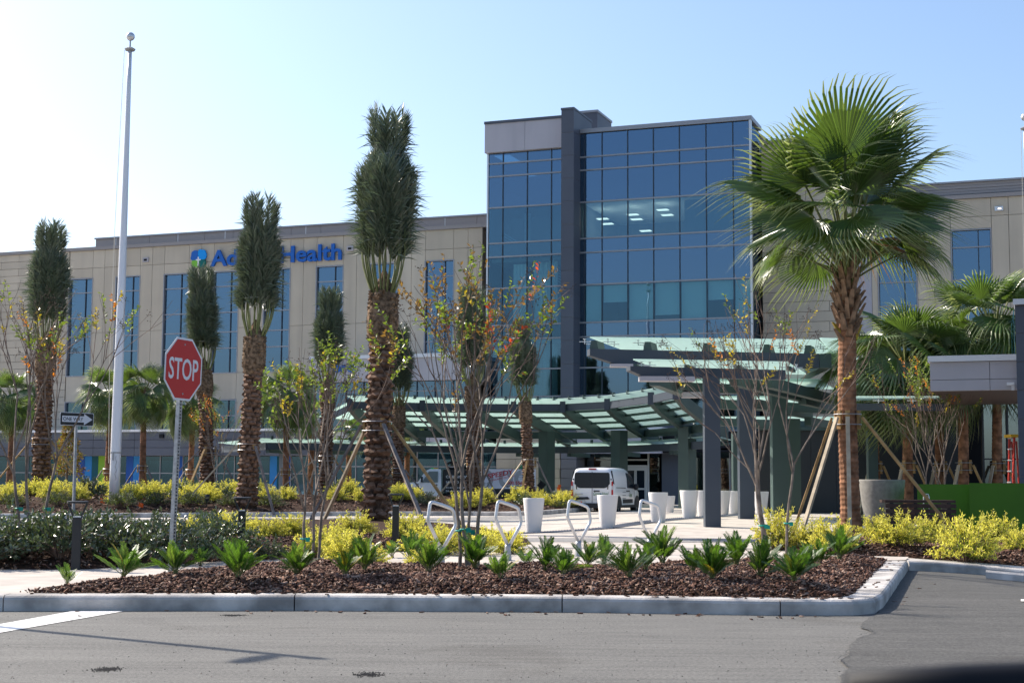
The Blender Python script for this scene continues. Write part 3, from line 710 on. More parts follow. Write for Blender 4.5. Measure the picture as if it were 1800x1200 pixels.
# --- left wing
WL = u_of(-260, 440, S)
zw = z_of(500, 421.5, S)+.05               # top of the wing wall
win = [(118, 160.5), (202, 246), (289, 332), (376, 420), (467, 511), (556.7, 603), (652, 700), (746.7, 796.7), (845, 880)]
wz = [z_of(310, y, S) for y in (481.5, 507, 552, 586, 614, 657)]
wu = [(u_of(a, 560, S), u_of(b, 560, S)) for a, b in win]
pitch = (wu[7][0]-wu[1][0])/6; ww = sum(b-a for a, b in wu[1:8])/7
wu = [(wu[1][0]+pitch*(i-1), wu[1][0]+pitch*(i-1)+ww) for i in range(9)]
ZJ = [z_of(240, 467, S), z_of(240, 582, S)]
def window(u0, u1, zs, d, split=.68, m='glass_blue', frame='mullion_grey', back='spandrel_back'):
    w = MB().box(u0-.05, u0+.02, d-.02, d+.25, zs[-1]-.04, zs[0]+.04).box(u1-.02, u1+.05, d-.02, d+.25, zs[-1]-.04, zs[0]+.04) \
        .box(u0+.02, u1-.02, d-.02, d+.25, zs[0]-.03, zs[0]+.04).box(u0+.02, u1-.02, d-.02, d+.25, zs[-1]-.04, zs[-1]+.03).build('window', frame, hosp)
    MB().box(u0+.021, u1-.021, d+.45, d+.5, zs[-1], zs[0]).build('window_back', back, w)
    um = u0+(u1-u0)*split
    MB().box(um-.028, um+.028, d+.10, d+.22, zs[-1]+.03, zs[0]-.03).build('mullion', 'mullion_dark', w)
    for j in range(len(zs)-1):
        if j: MB().box(u0+.02, u1-.02, d+.09, d+.23, zs[j]-.035, zs[j]+.035).build('transom', frame, w)
        for a, b in ((u0+.02, um), (um, u1-.02)):
            MB().box(a+.028, b-.028, d+.16, d+.17, zs[j+1]+.035, zs[j]-.035).build('pane', m, w)
    return w
SP = S
def panel(u0, u1, z0, z1, d, m='panel_beige', j=.012, depth=.12, name='wall_panel'):
    bpart(name, m, u0+j, u1-j, d, d+depth, z0+j, z1-j)
zl = z_of(240, 700, S); zlow = 3.9
bpart('wall_core', 'joint_dark', WL, wu[0][0]-.02, S+.1, S+1, 0, zw-.05)
for i, (a, b) in enumerate(wu[:8]):
    window(a, b, wz, S)
    nx = wu[i+1][0]; um = (b+nx)/2
    for p, q in ((b, um), (um, nx)):
        if p > TL: continue
        panel(p, q, ZJ[0], zw, S); panel(p, q, ZJ[1], ZJ[0], S); panel(p, q, wz[-1], ZJ[1], S); panel(p, q, zlow, wz[-1], S)
    panel(a, b, ZJ[0], zw, S); panel(a, b, wz[0]+.03, ZJ[0], S); panel(a, b, z_of(240, 704, S), wz[-1]-.03, S)
    window(a, b, [z_of(240, 705, S), z_of(240, 732, S), zlow], S, m='glass_clear')
    bpart('wall_core', 'joint_dark', b+.06, nx-.06, S+.1, S+1, 0, zw-.05); bpart('wall_core', 'joint_dark', a-.05, b+.05, S+.6, S+1, 0, zw-.05)
    bpart('wall_core', 'joint_dark', a+.02, b-.02, S+.1, S+.5, wz[0]+.08, zw-.05)
def bond(u0, u1, z0, z1, h, L, d, seed=0):
    n = round((z1-z0)/h); h = (z1-z0)/n; rows_ = 0
    for j in range(n):
        u = u0 - (L*.5 if j % 2 else L*.0)
        while u < u1:
            a, b = max(u, u0), min(u+L, u1)
            if b-a > .08: panel(a, b, z0+j*h, z0+(j+1)*h, d)
            u += L
bond(u_of(-60, 500, S), wu[0][0]-.06, zlow, zw, .50, 3.0, S)
panel(WL, u_of(-60, 500, S), zlow, zw, S)
bpart('coping', 'screen_grey', WL, TL-.12, S-.12, S+.8, zw+.003, zw+.22)
pz0, pz1 = zw+.2, z_of(500, 400.5, S+1.2)
pu = u_of(168, 428, S+1.2)
for k in range(14):
    a = pu+(TL-.15-pu)*k/14; b = pu+(TL-.15-pu)*(k+1)/14
    if b > a: bpart('screen_panel', 'screen_grey', a+.01, b-.01, S+1.2, S+1.4, pz0, pz1)
bpart('coping', 'mullion_grey', pu-.05, TL-.14, S+1.1, S+1.5, pz1+.003, pz1+.1)
bpart('penthouse', 'screen_grey', pu+.1, TL-.2, S+1.45, S+12, pz0, pz1-.1)
bpart('wing_body', 'screen_grey', WL+.1, TL, S+1.05, S+16, 0, zw-.1)
for px in (201, 310, 393, 535, 780): 
    u, z = F(px, 430, S-.05); bpart('lightning_rod', 'aluminium', u-.015, u+.015, S+.1, S+.13, zw+.2, zw+.75)
for px, py in ((257, 457), (616, 437)):
    u, z = F(px, py, S); bpart('wall_light', 'panel_lavender', u-.22, u+.22, S-.10, S-.002, z-.15, z+.15); bpart('lamp_lens', 'dark_void', u-.12, u+.12, S-.12, S-.101, z-.07, z+.06)
# --- right wing
RL = TR+.14; RW = u_of(2500, 400, S)
zr = z_of(1745, 347, S)
rz = [z_of(1706, y, S) for y in (403.5, 434, 490.6, 533, 586, 650)]
u1a, u1b = u_of(1545, 520, S), u_of(1610, 520, S); u2a, u2b = u_of(1672.5, 420, S), u_of(1741.5, 420, S)
pr = u2a-u1a; ww2 = u2b-u2a
rwin = [(u2a+pr*(k-1), u2a+pr*(k-1)+ww2) for k in range(4)]
ud0, ud1 = u_of(1503, 520, S), u_of(1533, 520, S)
zk = z_of(1350, 253, S)
bond(RL, ud0, 3.5, zk, .58, 2.5, S)
bpart('coping', 'screen_grey', RL, ud0+.05, S-.08, S+.8, zk+.003, zk+.18)
bpart('tall_block', 'panel_beige', RL+.02, ud0-.01, S+.13, S+12, 0, zk-.02)
bpart('wall_core', 'joint_dark', RL, rwin[0][0]-.06, S+.1, S+.125, 0, zr-.05)
mb = MB()
panel(ud0, ud1, 3.5, zr, S+.05, 'panel_lavender')
for k in range(26):
    z = 3.2+k*.42
    if z+1.35 < zr: mb.bar((ud0+.02, S+.04, z+1.3), (ud1-.02, S+.04, z), .05, .04, up=(0, 1, 0))
mb.build('diagonal_ribs', 'panel_lavender', hosp, kind='stuff')
panel(ud1, rwin[0][0]-.05, 3.5, zr, S)
for i, (a, b) in enumerate(rwin):
    window(a, b, rz, S)
    nx = rwin[i+1][0] if i < 3 else RW
    um = (b+nx)/2 if i < 3 else b+1.4
    zj = z_of(1765, 378, S); zj2 = z_of(1640, 526, S)
    for p, q in ((b+.05, um), (um, nx-.05)):
        panel(p, q, zj, zr, S); panel(p, q, zj2, zj, S); panel(p, q, 3.5, zj2, S)
    panel(a-.05, b+.05, zj, zr, S); panel(a-.05, b+.05, rz[0]+.04, zj, S); panel(a-.05, b+.05, 3.5, rz[-1]-.04, S)
    bpart('wall_core', 'joint_dark', b+.06, nx-.06, S+.1, S+1, 0, zr-.05); bpart('wall_core', 'joint_dark', a-.05, b+.05, S+.6, S+1, 0, zr-.05)
bpart('coping', 'screen_grey', ud0+.06, RW, S-.12, S+.8, zr+.003, zr+.2)
sz0, sz1 = zr+.2, z_of(1745, 318.5, S+.5)
for k in range(5):
    h = (sz1-sz0)/5; bpart('screen_panel', 'screen_grey', ud0+.1, RW, S+.5-.02*(k % 2), S+.7, sz0+k*h+.008, sz0+(k+1)*h-.008)
bpart('coping', 'mullion_grey', ud0+.1, RW, S+.4, S+.8, sz1+.003, sz1+.1)
bpart('penthouse', 'screen_grey', ud0+.1, RW, S+.75, S+12, sz0, sz1-.1)
bpart('wing_body', 'screen_grey', ud0+.1, RW, S+1.05, S+16, 0, zr-.1)
u, z = F(1756, 367, S); bpart('wall_light', 'aluminium', u-.22, u+.22, S-.10, S-.002, z-.12, z+.12)
u, z = F(1757, 366.5, S-.12); bpart('lamp_lens', 'ceiling_lamp', u-.08, u+.08, S-.11, S-.101, z-.03, z+.03)
# --- ground floor wing in front on the left: slate band with white coping over glass and coloured panels
D1 = -1.2
g_l, g_r = u_of(-300, 760, D1), u_of(545, 757, D1)
gz1, gz0 = z_of(150, 759.5, D1), z_of(150, 800.5, D1)
k = 12
for i in range(k):
    a = g_l+(g_r-g_l)*i/k; b = g_l+(g_r-g_l)*(i+1)/k
    for j in range(3):
        h = (gz1-gz0)/3; panel(a, b, gz0+j*h, gz0+(j+1)*h, D1, 'panel_slate', .012, .2, 'fascia_panel')
bpart('coping', 'coping_white', g_l, g_r+.05, D1-.1, S-.02, gz1+.003, gz1+.15)
bpart('low_roof', 'screen_grey', g_l, g_r, D1+.25, S-.03, gz0, gz1)
D2 = D1+1.2
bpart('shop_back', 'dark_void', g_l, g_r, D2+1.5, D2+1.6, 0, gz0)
strips = [(78, 86, 'stripe_blue'), (88, 101, 'stripe_teal'), (134, 149, 'stripe_blue'), (149, 161.3, 'stripe_lightblue'), (161.3, 172.5, 'stripe_teal'), (172.5, 186, 'stripe_lime'), (186, 209, 'stripe_blue'),
          (221.5, 234, 'stripe_blue'), (234, 250, 'stripe_lightblue'), (313, 321, 'stripe_blue'), (474, 487, 'stripe_lightblue'), (487, 500, 'stripe_teal'), (500, 511, 'stripe_blue')]
edges = []
for a, b, m in strips:
    ua, ub = u_of(a, 820, D2), u_of(b, 820, D2); bpart('colour_panel', m, ua+.01, ub-.01, D2, D2+.12, 0, gz0-.004); edges.append((ua, ub))
edges.sort(); cur = g_l
for ua, ub in edges+[(g_r, g_r)]:
    if ua-cur > .4:
        n = max(1, round((ua-cur)/1.3))
        for q in range(n):
            a = cur+(ua-cur)*q/n; b = cur+(ua-cur)*(q+1)/n; zm = gz0*.62
            for z0_, z1_ in ((.1, zm), (zm, gz0)): bpart('glass_pane', 'glass_clear', a+.03, b-.03, D2+.05, D2+.06, z0_+.03, z1_-.03)
            bpart('mullion', 'mullion_grey', a-.03, a+.03, D2, D2+.12, 0, gz0-.003)
        bpart('transom', 'mullion_grey', cur+.03, ua-.03, D2, D2+.12, zm-.03, zm+.03)
        bpart('shop_blind', 'interior_wall', cur+.05, ua-.05, D2+.7, D2+.75, 0, gz0*.9)
    cur = max(cur, ub)
u, z = F(285, 766, D1); bpart('wall_light', 'dark_void', u-.15, u+.15, D1-.12, D1-.003, z-.12, z+.12)
# --- middle block between wing and tower: lavender band with coping, window ribbon below, beige base
D3 = -2.2
m_l, m_r = u_of(545, 650, D3), TL-.2
mz1, mz0 = z_of(700, 629, D3), z_of(700, 669.5, D3)
k = 4
for i in range(k):
    a = m_l+(m_r-m_l)*i/k; b = m_l+(m_r-m_l)*(i+1)/k; panel(a, b, mz0, mz1, D3, 'panel_lavender', .012, .2, 'fascia_panel')
bpart('coping', 'coping_white', m_l-.05, m_r+.04, D3-.1, S, mz1+.003, mz1+.22)
bpart('block_body', 'screen_grey', m_l, m_r, D3+.25, S-.01, mz0+.01, mz1-.002)
cz = [mz0, z_of(700, 687, D3), z_of(700, 716, D3), z_of(700, 757, D3)]
n = 9
for i in range(n):
    a = m_l+(m_r-m_l)*i/n; b = m_l+(m_r-m_l)*(i+1)/n
    for j in range(3): bpart('glass_pane', 'glass_blue', a+.03, b-.03, D3+.3, D3+.31, cz[j+1]+.03, cz[j]-.03)
    bpart('mullion', 'mullion_dark', a-.028, a+.028, D3+.24, D3+.36, cz[3], cz[0])
for j in (1, 2): bpart('transom', 'mullion_grey', m_l, m_r, D3+.25, D3+.37, cz[j]-.03, cz[j]+.03)
bpart('spandrel_panel', 'spandrel_back', m_l, m_r, D3+.8, D3+.85, cz[3], cz[0])
bz_t, bz_b = cz[3], z_of(780, 785, D3)
for i in range(4):
    a = m_l+(m_r-m_l)*i/4; b = m_l+(m_r-m_l)*(i+1)/4; panel(a, b, bz_b, bz_t, D3+.2, 'panel_lavender', .012, .3, 'fascia_panel')
# store-front below it
s_r = u_of(872, 820, D3)
n = 9
for i in range(n):
    a = m_l+(s_r-m_l)*i/n; b = m_l+(s_r-m_l)*(i+1)/n
    for z0_, z1_ in ((.1, 2.2), (2.2, bz_b)): bpart('glass_pane', 'glass_clear', a+.03, b-.03, D3+1.0, D3+1.01, z0_+.03, z1_-.03)
    bpart('mullion', 'mullion_grey', a-.03, a+.03, D3+.95, D3+1.08, 0, bz_b)
bpart('transom', 'mullion_grey', m_l, s_r, D3+.95, D3+1.08, 2.17, 2.23)
bpart('shop_back', 'interior_wall', m_l, s_r, D3+2.4, D3+2.5, 0, bz_b)
# beige base panels under the tower glass
b_l, b_r = s_r, u_of(985, 820, D3)
bzz = z_of(930, 757.5, D3)
hs = bzz/8
for j in range(8):
    off = .9 if j % 2 else 0; cutl = [b_l, b_l+1.2+off, b_l+2.9+off, b_r]
    for p, q in zip(cutl[:-1], cutl[1:]): 
        if q-p > .05: panel(p, min(q, b_r), j*hs, (j+1)*hs, D3)
bpart('base_core', 'joint_dark', b_l+.02, b_r-.02, D3+.1, -.1, 0, bzz-.01)
bpart('coping', 'panel_slate', b_l-.05, b_r+.02, D3-.06, -.08, bzz+.003, bzz+.10)
# entrance: grey pier, lavender canopy fascia, recessed dark entrance with a door
e0, e1 = b_r+.01, u_of(1013, 820, D3)
n = 8
for j in range(n): panel(e0, e1, j*bzz/n, (j+1)*bzz/n, D3+.02, 'panel_grey', .01, 1.5, 'pier_panel')
f1 = u_of(1162, 760, D3)
fz1, fz0 = z_of(1070, 756, D3), z_of(1070, 797, D3)
panel(e1+.02, f1, fz0, fz1, D3+.03, 'panel_lavender', .01, .3, 'fascia_panel')
bpart('coping', 'coping_white', e1+.0, f1+.05, D3-.05, -.1, fz1+.003, fz1+.16)
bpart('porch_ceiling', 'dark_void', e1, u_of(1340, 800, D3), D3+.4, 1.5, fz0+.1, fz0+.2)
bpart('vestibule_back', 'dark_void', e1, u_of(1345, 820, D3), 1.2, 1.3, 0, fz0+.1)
dl, dr = u_of(1096, 830, -.6), u_of(1138, 830, -.6)
dz = z_of(1117, 817, -.6)
door = MB().box(dl, dl+.10, -.62, -.5, 0, dz).box(dr-.10, dr, -.62, -.5, 0, dz).box(dl+.1, dr-.1, -.62, -.5, dz-.30, dz).build('entrance_door', 'door_white', hosp)
dm = (dl+dr)/2
for a, b in ((dl+.1, dm), (dm, dr-.1)):
    MB().box(a+.01, a+.07, -.6, -.55, 0, dz-.3).box(b-.07, b-.01, -.6, -.55, 0, dz-.3).box(a+.07, b-.07, -.6, -.55, .95, 1.05).box(a+.07, b-.07, -.6, -.55, 0, .15).build('door_leaf', 'door_white', door)
    MB().box(a+.075, b-.075, -.585, -.575, .15, dz-.31).build('door_glass', 'car_glass', door)
MB().box(dl-1.6, dr+.05, -.64, -.5, dz+.25, dz+.33).box(dr+.02, dr+.10, -.64, -.5, 0, fz0+.1).build('door_frame', 'door_white', hosp)
for a, b in ((e1+.05, dl-.02), (dr+.1, u_of(1160, 830, -.6))):
    bpart('glass_pane', 'glass_dark', a+.05, b-.05, -.56, -.55, .1, fz0)
vu0, vu1 = u_of(1163, 830, -.8), u_of(1345, 830, -.8)
for i in range(6):
    a = vu0+(vu1-vu0)*i/6; b = vu0+(vu1-vu0)*(i+1)/6
    if i in (0, 1): bpart('wall_panel', 'panel_slate', a+.01, b-.01, -.8, -.6, 0, bzz+.4)
    else: 
        bpart('glass_pane', 'glass_dark', a+.03, b-.03, -.8, -.79, .1, fz0+.2); bpart('mullion', 'mullion_grey', a-.03, a+.03, -.86, -.74, 0, fz0+.2)
bpart('fascia_band', 'dark_void', f1+.1, vu1, D3+.5, -.3, fz0+.3, fz1-.1)

# ------------------------------------------------------------------ lettering on the facade
def facade(u, d, z): return B_O + B_U*u + B_D*d + Vector((0, 0, z))
sign = thing('wall_sign', 'big blue lettering with a four leaf logo high on the beige wing', 'sign', tuple(facade(u_of(336, 470, S), S-.01, z_of(336, 470, S))), (0, 0, B_ROT))
u0, z0 = F(336, 470, S); ua, za = F(372, 469, S); ub, zb2 = F(602, 459.5, S); zc2 = z_of(600, 430, S)
lm = text_mesh('AdventHealth', ub-ua, zc2-zb2, .14, .022, split=True)
for m_ in lm:
    o = m_.build('letter', 'letter_blue', sign); o.location = (ua-u0, -.05, za-z0-.02)
for (px, py, w, h, m, fx) in ((344, 449.5, 17, 19, 'letter_blue', 1), (357.5, 447.5, 18, 20, 'logo_sky', -1), (346, 464, 17, 15, 'logo_green', 1), (357, 463.5, 16, 15, 'logo_teal', -1)):
    u, z = F(px, py, S); s_ = .0355
    pts = []
    for q in range(20):
        a = 2*PI*q/20; cx, cy = math.cos(a), math.sin(a)
        x = math.copysign(abs(cx)**.6, cx)*w/2*s_; y = math.copysign(abs(cy)**.6, cy)*h/2*s_
        up = 1 if m in ('letter_blue', 'logo_sky') else -1
        if fx*x < 0 and up*y > 0: x *= .8; y *= .85
        pts.append((x, y))
    mb = MB(); mb.prism(pts, lambda x, y, k: Vector((u-u0+x, -.06-.10*k, z-z0+y))); me = mb.mesh('logo_leaf', m); recalc(me); obj('logo_leaf', me, sign)
u, z = F(351, 458.5, S)
MB().box(u-u0-.045, u-u0+.045, -.175, -.162, z-z0-.36, z-z0+.24).box(u-u0-.18, u-u0+.18, -.176, -.161, z-z0+.0, z-z0+.09).build('logo_cross', 'sign_white', sign)
ua, za = F(585, 655, D3); ub, zb2 = F(626, 641, D3)
sign2 = thing('wall_sign', 'small blue letters on the lavender band behind the thin trees', 'sign', tuple(facade(ua, D3-.01, za)), (0, 0, B_ROT))
for m_ in text_mesh('oro', ub-ua, zb2-za, .08, .03, split=True): m_.build('letter', 'letter_blue', sign2)
# ------------------------------------------------------------------ glass canopies of the drop-off
canopy = thing('glass_canopy', 'tiered canopy of mint glass on dark green steel beams and square posts over the drop-off', 'canopy')
def cpart(mb, name, m, parent=None, smooth=False):
    me = mb.mesh(name, m, smooth); recalc(me); return obj(name, me, parent or canopy)
def cbar(name, m, a, b, w, h): return cpart(MB().bar(a, b, w, h), name, m)
def column(px0, px1, pyb, Y, zt, z0=None, m='steel_slate'):
    a = P(px0, pyb, Y); b = P(px1, pyb, Y); z0 = plaza_z(a.x, Y) if z0 is None else z0
    w = b.x-a.x; c = (a.x+b.x)/2
    return cpart(MB().box(c-w/2, c+w/2, Y, Y+w, z0, zt), 'column', m)
def level(a, b, w, z0, z1, name='beam', m='steel_slate', tip=0.0):
    """straight beam from a to b (plan), front face on the line; tip = chamfer length at a"""
    a = Vector((a.x, a.y, 0)); b = Vector((b.x, b.y, 0)); d = (b-a); L = d.length; d.normalize(); n = Vector((-d.y, d.x, 0))
    h = z1-z0; poly = [(0, z1), (L, z1), (L, z0), (tip, z0), (0, z0+h*.55)] if tip else [(0, z1), (L, z1), (L, z0), (0, z0)]
    return cpart(MB().prism(poly, lambda x, y, k: a+d*x+n*(w*k)+Vector((0, 0, y))), name, m)
def plate(pts, z, t, name='glass_panel', m='glass_mint', zs=None):
    mb = MB(); n = len(pts); zs = zs or [z]*n
    vs = [(p.x, p.y, zz) for p, zz in zip(pts, zs)]+[(p.x, p.y, zz+t) for p, zz in zip(pts, zs)]
    mb.add(vs, [tuple(range(n-1, -1, -1)), tuple(range(n, 2*n))]+[(i, (i+1) % n, n+(i+1) % n, n+i) for i in range(n)])
    return cpart(mb, name, m)
def fitting(p, z):
    mb = MB()
    mb.tube([p+Vector((0, 0, z-.16)), p+Vector((0, 0, z))], .018, 6)
    mb.lathe([(.045, z-.02), (.045, z)], 8, c=(p.x, p.y, 0))
    mb.bar(p+Vector((-.16, 0, z-.09)), p+Vector((.16, 0, z-.09)), .025, .025)
    cpart(mb, 'spider_fitting', 'aluminium')
# level one: nearest, on the first column
Y1 = 38.0
c1 = column(1240, 1267.5, 927, Y1, 4.07)
a1, b1 = P(1108, 650, Y1), P(1381, 650, Y1+1.0)
z10, z11 = P(1240, 661, Y1).z, P(1240, 644, Y1).z
level(a1, b1, .35, z10, z11, tip=.35)
soff = P(1125, 664, Y1), P(1222, 664, Y1)
cpart(MB().box(soff[0].x, soff[1].x, Y1+.03, Y1+.5, P(1170, 669, Y1).z, z10-.004), 'soffit_light', 'panel_lavender')
back = Vector((.30, .95, 0))
zg1 = z11+.17
gA, gB = G(1112, 632.5, zg1), G(1384, 637, zg1)
gm = 3
for i in range(gm):
    p, q = gA.lerp(gB, i/gm), gA.lerp(gB, (i+1)/gm); p2 = p+(gB-gA).normalized()*.012
    plate([p2, q, q+back*4.5, p2+back*4.5], zg1, .03)
for i in range(gm+1):
    p = gA.lerp(gB, i/gm)+back*.5; p.z = 0
    for s in (-.0, ): fitting(p+Vector((.12 if i == 0 else -.1, 0, 0)), zg1); fitting(p+Vector((.35, .1, 0)) if i == 0 else p+Vector((.2, .1, 0)), zg1)
    cpart(MB().bar(p+back*-.2+Vector((0, 0, z11+.05)), p+back*.9+Vector((0, 0, z11+.05)), .10, .09), 'purlin', 'steel_green')
# level zero: the tallest, further back
Y0 = 44.0
c2 = column(1301, 1327, 910, Y0, 4.9)
a0, b0 = P(1037, 620, Y0), P(1440, 628, Y0+1.2)
z00, z01 = P(1150, 639, Y0).z, P(1150, 613.5, Y0).z
level(a0, b0, .4, z00, z01, tip=.8)
cpart(MB().box(P(1074, 640, Y0).x, P(1122, 640, Y0).x, Y0+.03, Y0+.5, P(1100, 644, Y0).z, z00-.004), 'soffit_light', 'panel_lavender')
zg0 = z01+.33
gA, gB = G(1036, 593.5, zg0), G(1438, 598, zg0)
gm = 4
for i in range(gm):
    p, q = gA.lerp(gB, i/gm), gA.lerp(gB, (i+1)/gm); p2 = p+(gB-gA).normalized()*.015
    plate([p2, q, q+back*5.0, p2+back*5.0], zg0, .03)
bk0 = Vector((.36, .93, 0))
for px in (1044, 1140, 1246, 1357, 1434):
    p = P(px, 612, Y0); p.z = 0; p.y = a0.y+(p.x-a0.x)/(b0.x-a0.x)*(b0.y-a0.y)
    mb = MB()
    s0 = p+Vector((0, .02, z01+.003))
    mb.prism([(-.13, 0), (.13, 0), (.08, .25), (-.08, .25)], lambda x, y, k: s0+Vector((x, 0, y))+bk0*(.7*k)); cpart(mb, 'purlin', 'steel_green')
    for dx in (-.35, .35): fitting(p+back*.3+Vector((dx, 0, 0)), zg0); fitting(p+back*1.1+Vector((dx, 0, 0)), zg0)
# right end of level zero returns to the back: sloping glass strip and beam
e0_, e1_ = b0.copy(), P(1500, 690, Y0+9)
rA, rB = G(1440, 598, zg0), G(1476, 640, zg0)
plate([rA, rA+Vector((.55, .1, 0)), rB+Vector((.8, 0, 0)), rB], zg0+.05, .03)
level(Vector((b0.x+.02, b0.y, 0)), Vector((b0.x+.5, b0.y+8, 0)), -.35, z00, z01, m='steel_green')
# level two and three: below, turning towards the arc
def tier(Y, pxa, pxb, ytop, ybot, depth=4, skew=0.0, tip=.3, gl=9, bk=back, m='steel_green', gl0=None):
    a, b = P(pxa, ybot, Y), P(pxb, ybot, Y+skew); z0, z1 = P((pxa+pxb)/2, ybot, Y+skew/2).z, P((pxa+pxb)/2, ytop, Y+skew/2).z
    level(a, b, .35, z0, z1, m=m, tip=tip)
    zg = z1+.15
    g0, g1 = G(pxa+4, ytop-gl, zg), G(pxb, ytop-gl, zg)
    for i in range(2):
        p, q = g0.lerp(g1, i/2), g0.lerp(g1, (i+1)/2); p2 = p+(g1-g0).normalized()*.015
        plate([p2, q, q+bk*depth, p2+bk*depth], zg, .03)
    return a, b, z0, z1
ta = tier(46.5, 1198, 1440, 676, 692, 5, 2.0)
tb = tier(50.5, 1255, 1470, 706, 722, 5, 3.0)
tc_ = tier(56.0, 1260, 1480, 738, 751, 5, 3.0, gl=5)
cbar('beam', 'steel_green', P(1150, 668, 43), P(1206, 690, 50), .3, .32)
cpart(MB().box(P(1201, 690, 46.6).x, P(1238, 690, 46.6).x, 46.62, 47.1, P(1220, 698, 46.6).z, ta[2]-.004), 'soffit_light', 'panel_lavender')
for px, Y, zt in ((1395, 52, 3.6), (1372, 47.5, 4.2), (1300, 58, 3.3)):
    a = P(px, 800, Y); cpart(MB().box(a.x-.25, a.x+.25, Y, Y+.5, .2, zt), 'column', 'steel_green')
# beams running back under the tiers
for px, y0_, Y, L in ((1290, 668, 40, 9), (1350, 672, 41, 9), (1330, 710, 48, 8), (1410, 702, 47, 9), (1420, 740, 53, 7), (1300, 740, 53, 7)):
    p = P(px, y0_, Y); cbar('beam', 'steel_green', p, p+Vector((L*.4, L*.92, .0)), .25, .3)
# upper arc
ZU = 5.15
arc_px = [(618, 705.5), (683, 706.5), (745, 708), (828, 709.5), (907, 710), (993, 710), (1071, 705.5), (1148, 694.5), (1192, 684.5)]
AU = [G(x, y, ZU) for x, y in arc_px]
bkA = Vector((.345, .94, 0))
def arc_canopy(pts, z, depth, beam_h, glass_dz, rib=True, nsl=4, mglass='glass_mint', mbeam='steel_slate', rise=0.35, drop=0.0):
    for i in range(len(pts)-1):
        a, b = pts[i], pts[i+1]; d = (b-a).normalized()
        cbar('edge_beam', mbeam, Vector((a.x, a.y, z-beam_h/2))+d*.0, Vector((b.x, b.y, z-beam_h/2)), .18, beam_h)
        k = 2
        for q in range(k):
            p, r = a.lerp(b, q/k)+d*.01, a.lerp(b, (q+1)/k)
            f0, f1 = Vector((p.x, p.y, 0))-bkA*.5, Vector((r.x, r.y, 0))-bkA*.5
            plate([f0, f1, f1+bkA*depth, f0+bkA*depth], z, .03, zs=[z+glass_dz+rise*.25, z+glass_dz+rise*.25, z+glass_dz-.05-drop, z+glass_dz-.05-drop], m=mglass)
        for q in range(3):
            p = a.lerp(b, (q+.5)/3); mb = MB(); p = p-bkA*.42; mb.lathe([(.075, z+glass_dz+.03), (.075, z+glass_dz+.21)], 8, c=(p.x, p.y, .0)); cpart(mb, 'clamp', 'steel_green')
        for s in range(1, nsl+1):
            o = bkA*(depth*s/(nsl+.8)); q_ = Vector((0, 0, z-.10-drop*s/(nsl+.8))); cbar('slat', 'steel_green', Vector((a.x, a.y, 0))+o+q_, Vector((b.x, b.y, 0))+o+q_, .12, .11)
        if drop: o = bkA*depth*.97; q_ = Vector((0, 0, z-.22-drop)); cbar('rear_beam', 'steel_green', Vector((a.x, a.y, 0))+o+q_, Vector((b.x, b.y, 0))+o+q_, .2, .36)
DR = 1.15
arc_canopy(AU, ZU, 5.5, .34, .14, drop=DR)
for i in range(len(AU)):
    a = AU[i]; Lr = 7.0; dirn = Vector((.42, .905, 0)) if i > 2 else Vector((.2, .98, 0))
    s0 = Vector((a.x, a.y, 0))-dirn*.25; n_ = Vector((-dirn.y, dirn.x, 0))
    poly = [(0, ZU-.02), (Lr, ZU-.10-DR*1.15), (Lr, ZU-.62-DR*1.15), (1.2, ZU-.80), (0, ZU-.42)]
    cpart(MB().prism(poly, lambda x, y, k: s0+dirn*x+n_*(.24*(k-.5))+Vector((0, 0, y))), 'rib', 'steel_green')
    cpart(MB().prism([(0, ZU+.12), (0.0, ZU-.42), (.05, ZU-.42), (.05, ZU+.12)], lambda x, y, k: s0-dirn*.055+dirn*x+n_*(.28*(k-.5))+Vector((0, 0, y))), 'rib_cap', 'steel_slate')
for px, Y in ((690, 76), (816, 76.5), (961, 75.5), (1088.5, 73.5), (1208, 68)):
    p = P(px, 800, Y); s = .42; mb = MB()
    mb.add([(p.x+s*x, p.y+s*y, z) for z in (0.05, ZU-1.25) for x, y in ((0, -1), (1, 0), (0, 1), (-1, 0))], [(3,2,1,0), (4,5,6,7), (0,1,5,4), (1,2,6,5), (2,3,7,6), (3,0,4,7)])
    cpart(mb, 'column', 'steel_green')
    cbar('tie_rod', 'steel_green', Vector((p.x+.3, p.y, ZU-1.1)), Vector((p.x+1.6, p.y+1, 3.35)), .07, .07)
# left end of the upper arc: pale soffit flap stepping down to the left
fa = [G(618, 705.5, ZU+.1), G(560, 738, 4.3)]
plate([fa[0], fa[0]+bkA*3.5, fa[1]+bkA*3.5, fa[1]], 0, .04, zs=[ZU+.12, ZU+.12, 4.45, 4.45])
cpart(MB().bar(fa[0]+Vector((0, .1, -.25)), Vector((fa[1].x, fa[1].y+.1, 4.2)), .2, .3), 'edge_beam', 'mullion_grey')
# lower arc
ZL = 3.2
low_px = [(392, 778), (470, 771.5), (560, 773), (680, 776), (800, 778), (910, 779), (1000, 779), (1090, 777.5), (1180, 773.5), (1262, 767)]
AL = [G(x, y+6, ZL) for x, y in low_px]
arc_canopy(AL, ZL, 3.2, .34, .12, nsl=2, rise=.2)
for i in range(1, len(AL)-1, 1):
    a = AL[i]; cbar('rib', 'steel_green', Vector((a.x, a.y+.05, ZL-.4)), Vector((a.x+1.2, a.y+3.0, ZL-.4)), .2, .22)
for i in (1, 2): 
    a = AL[i]+bkA*1.5; cpart(MB().box(a.x-.12, a.x+.12, a.y-.12, a.y+.12, .2, ZL-.5), 'column', 'mullion_grey')
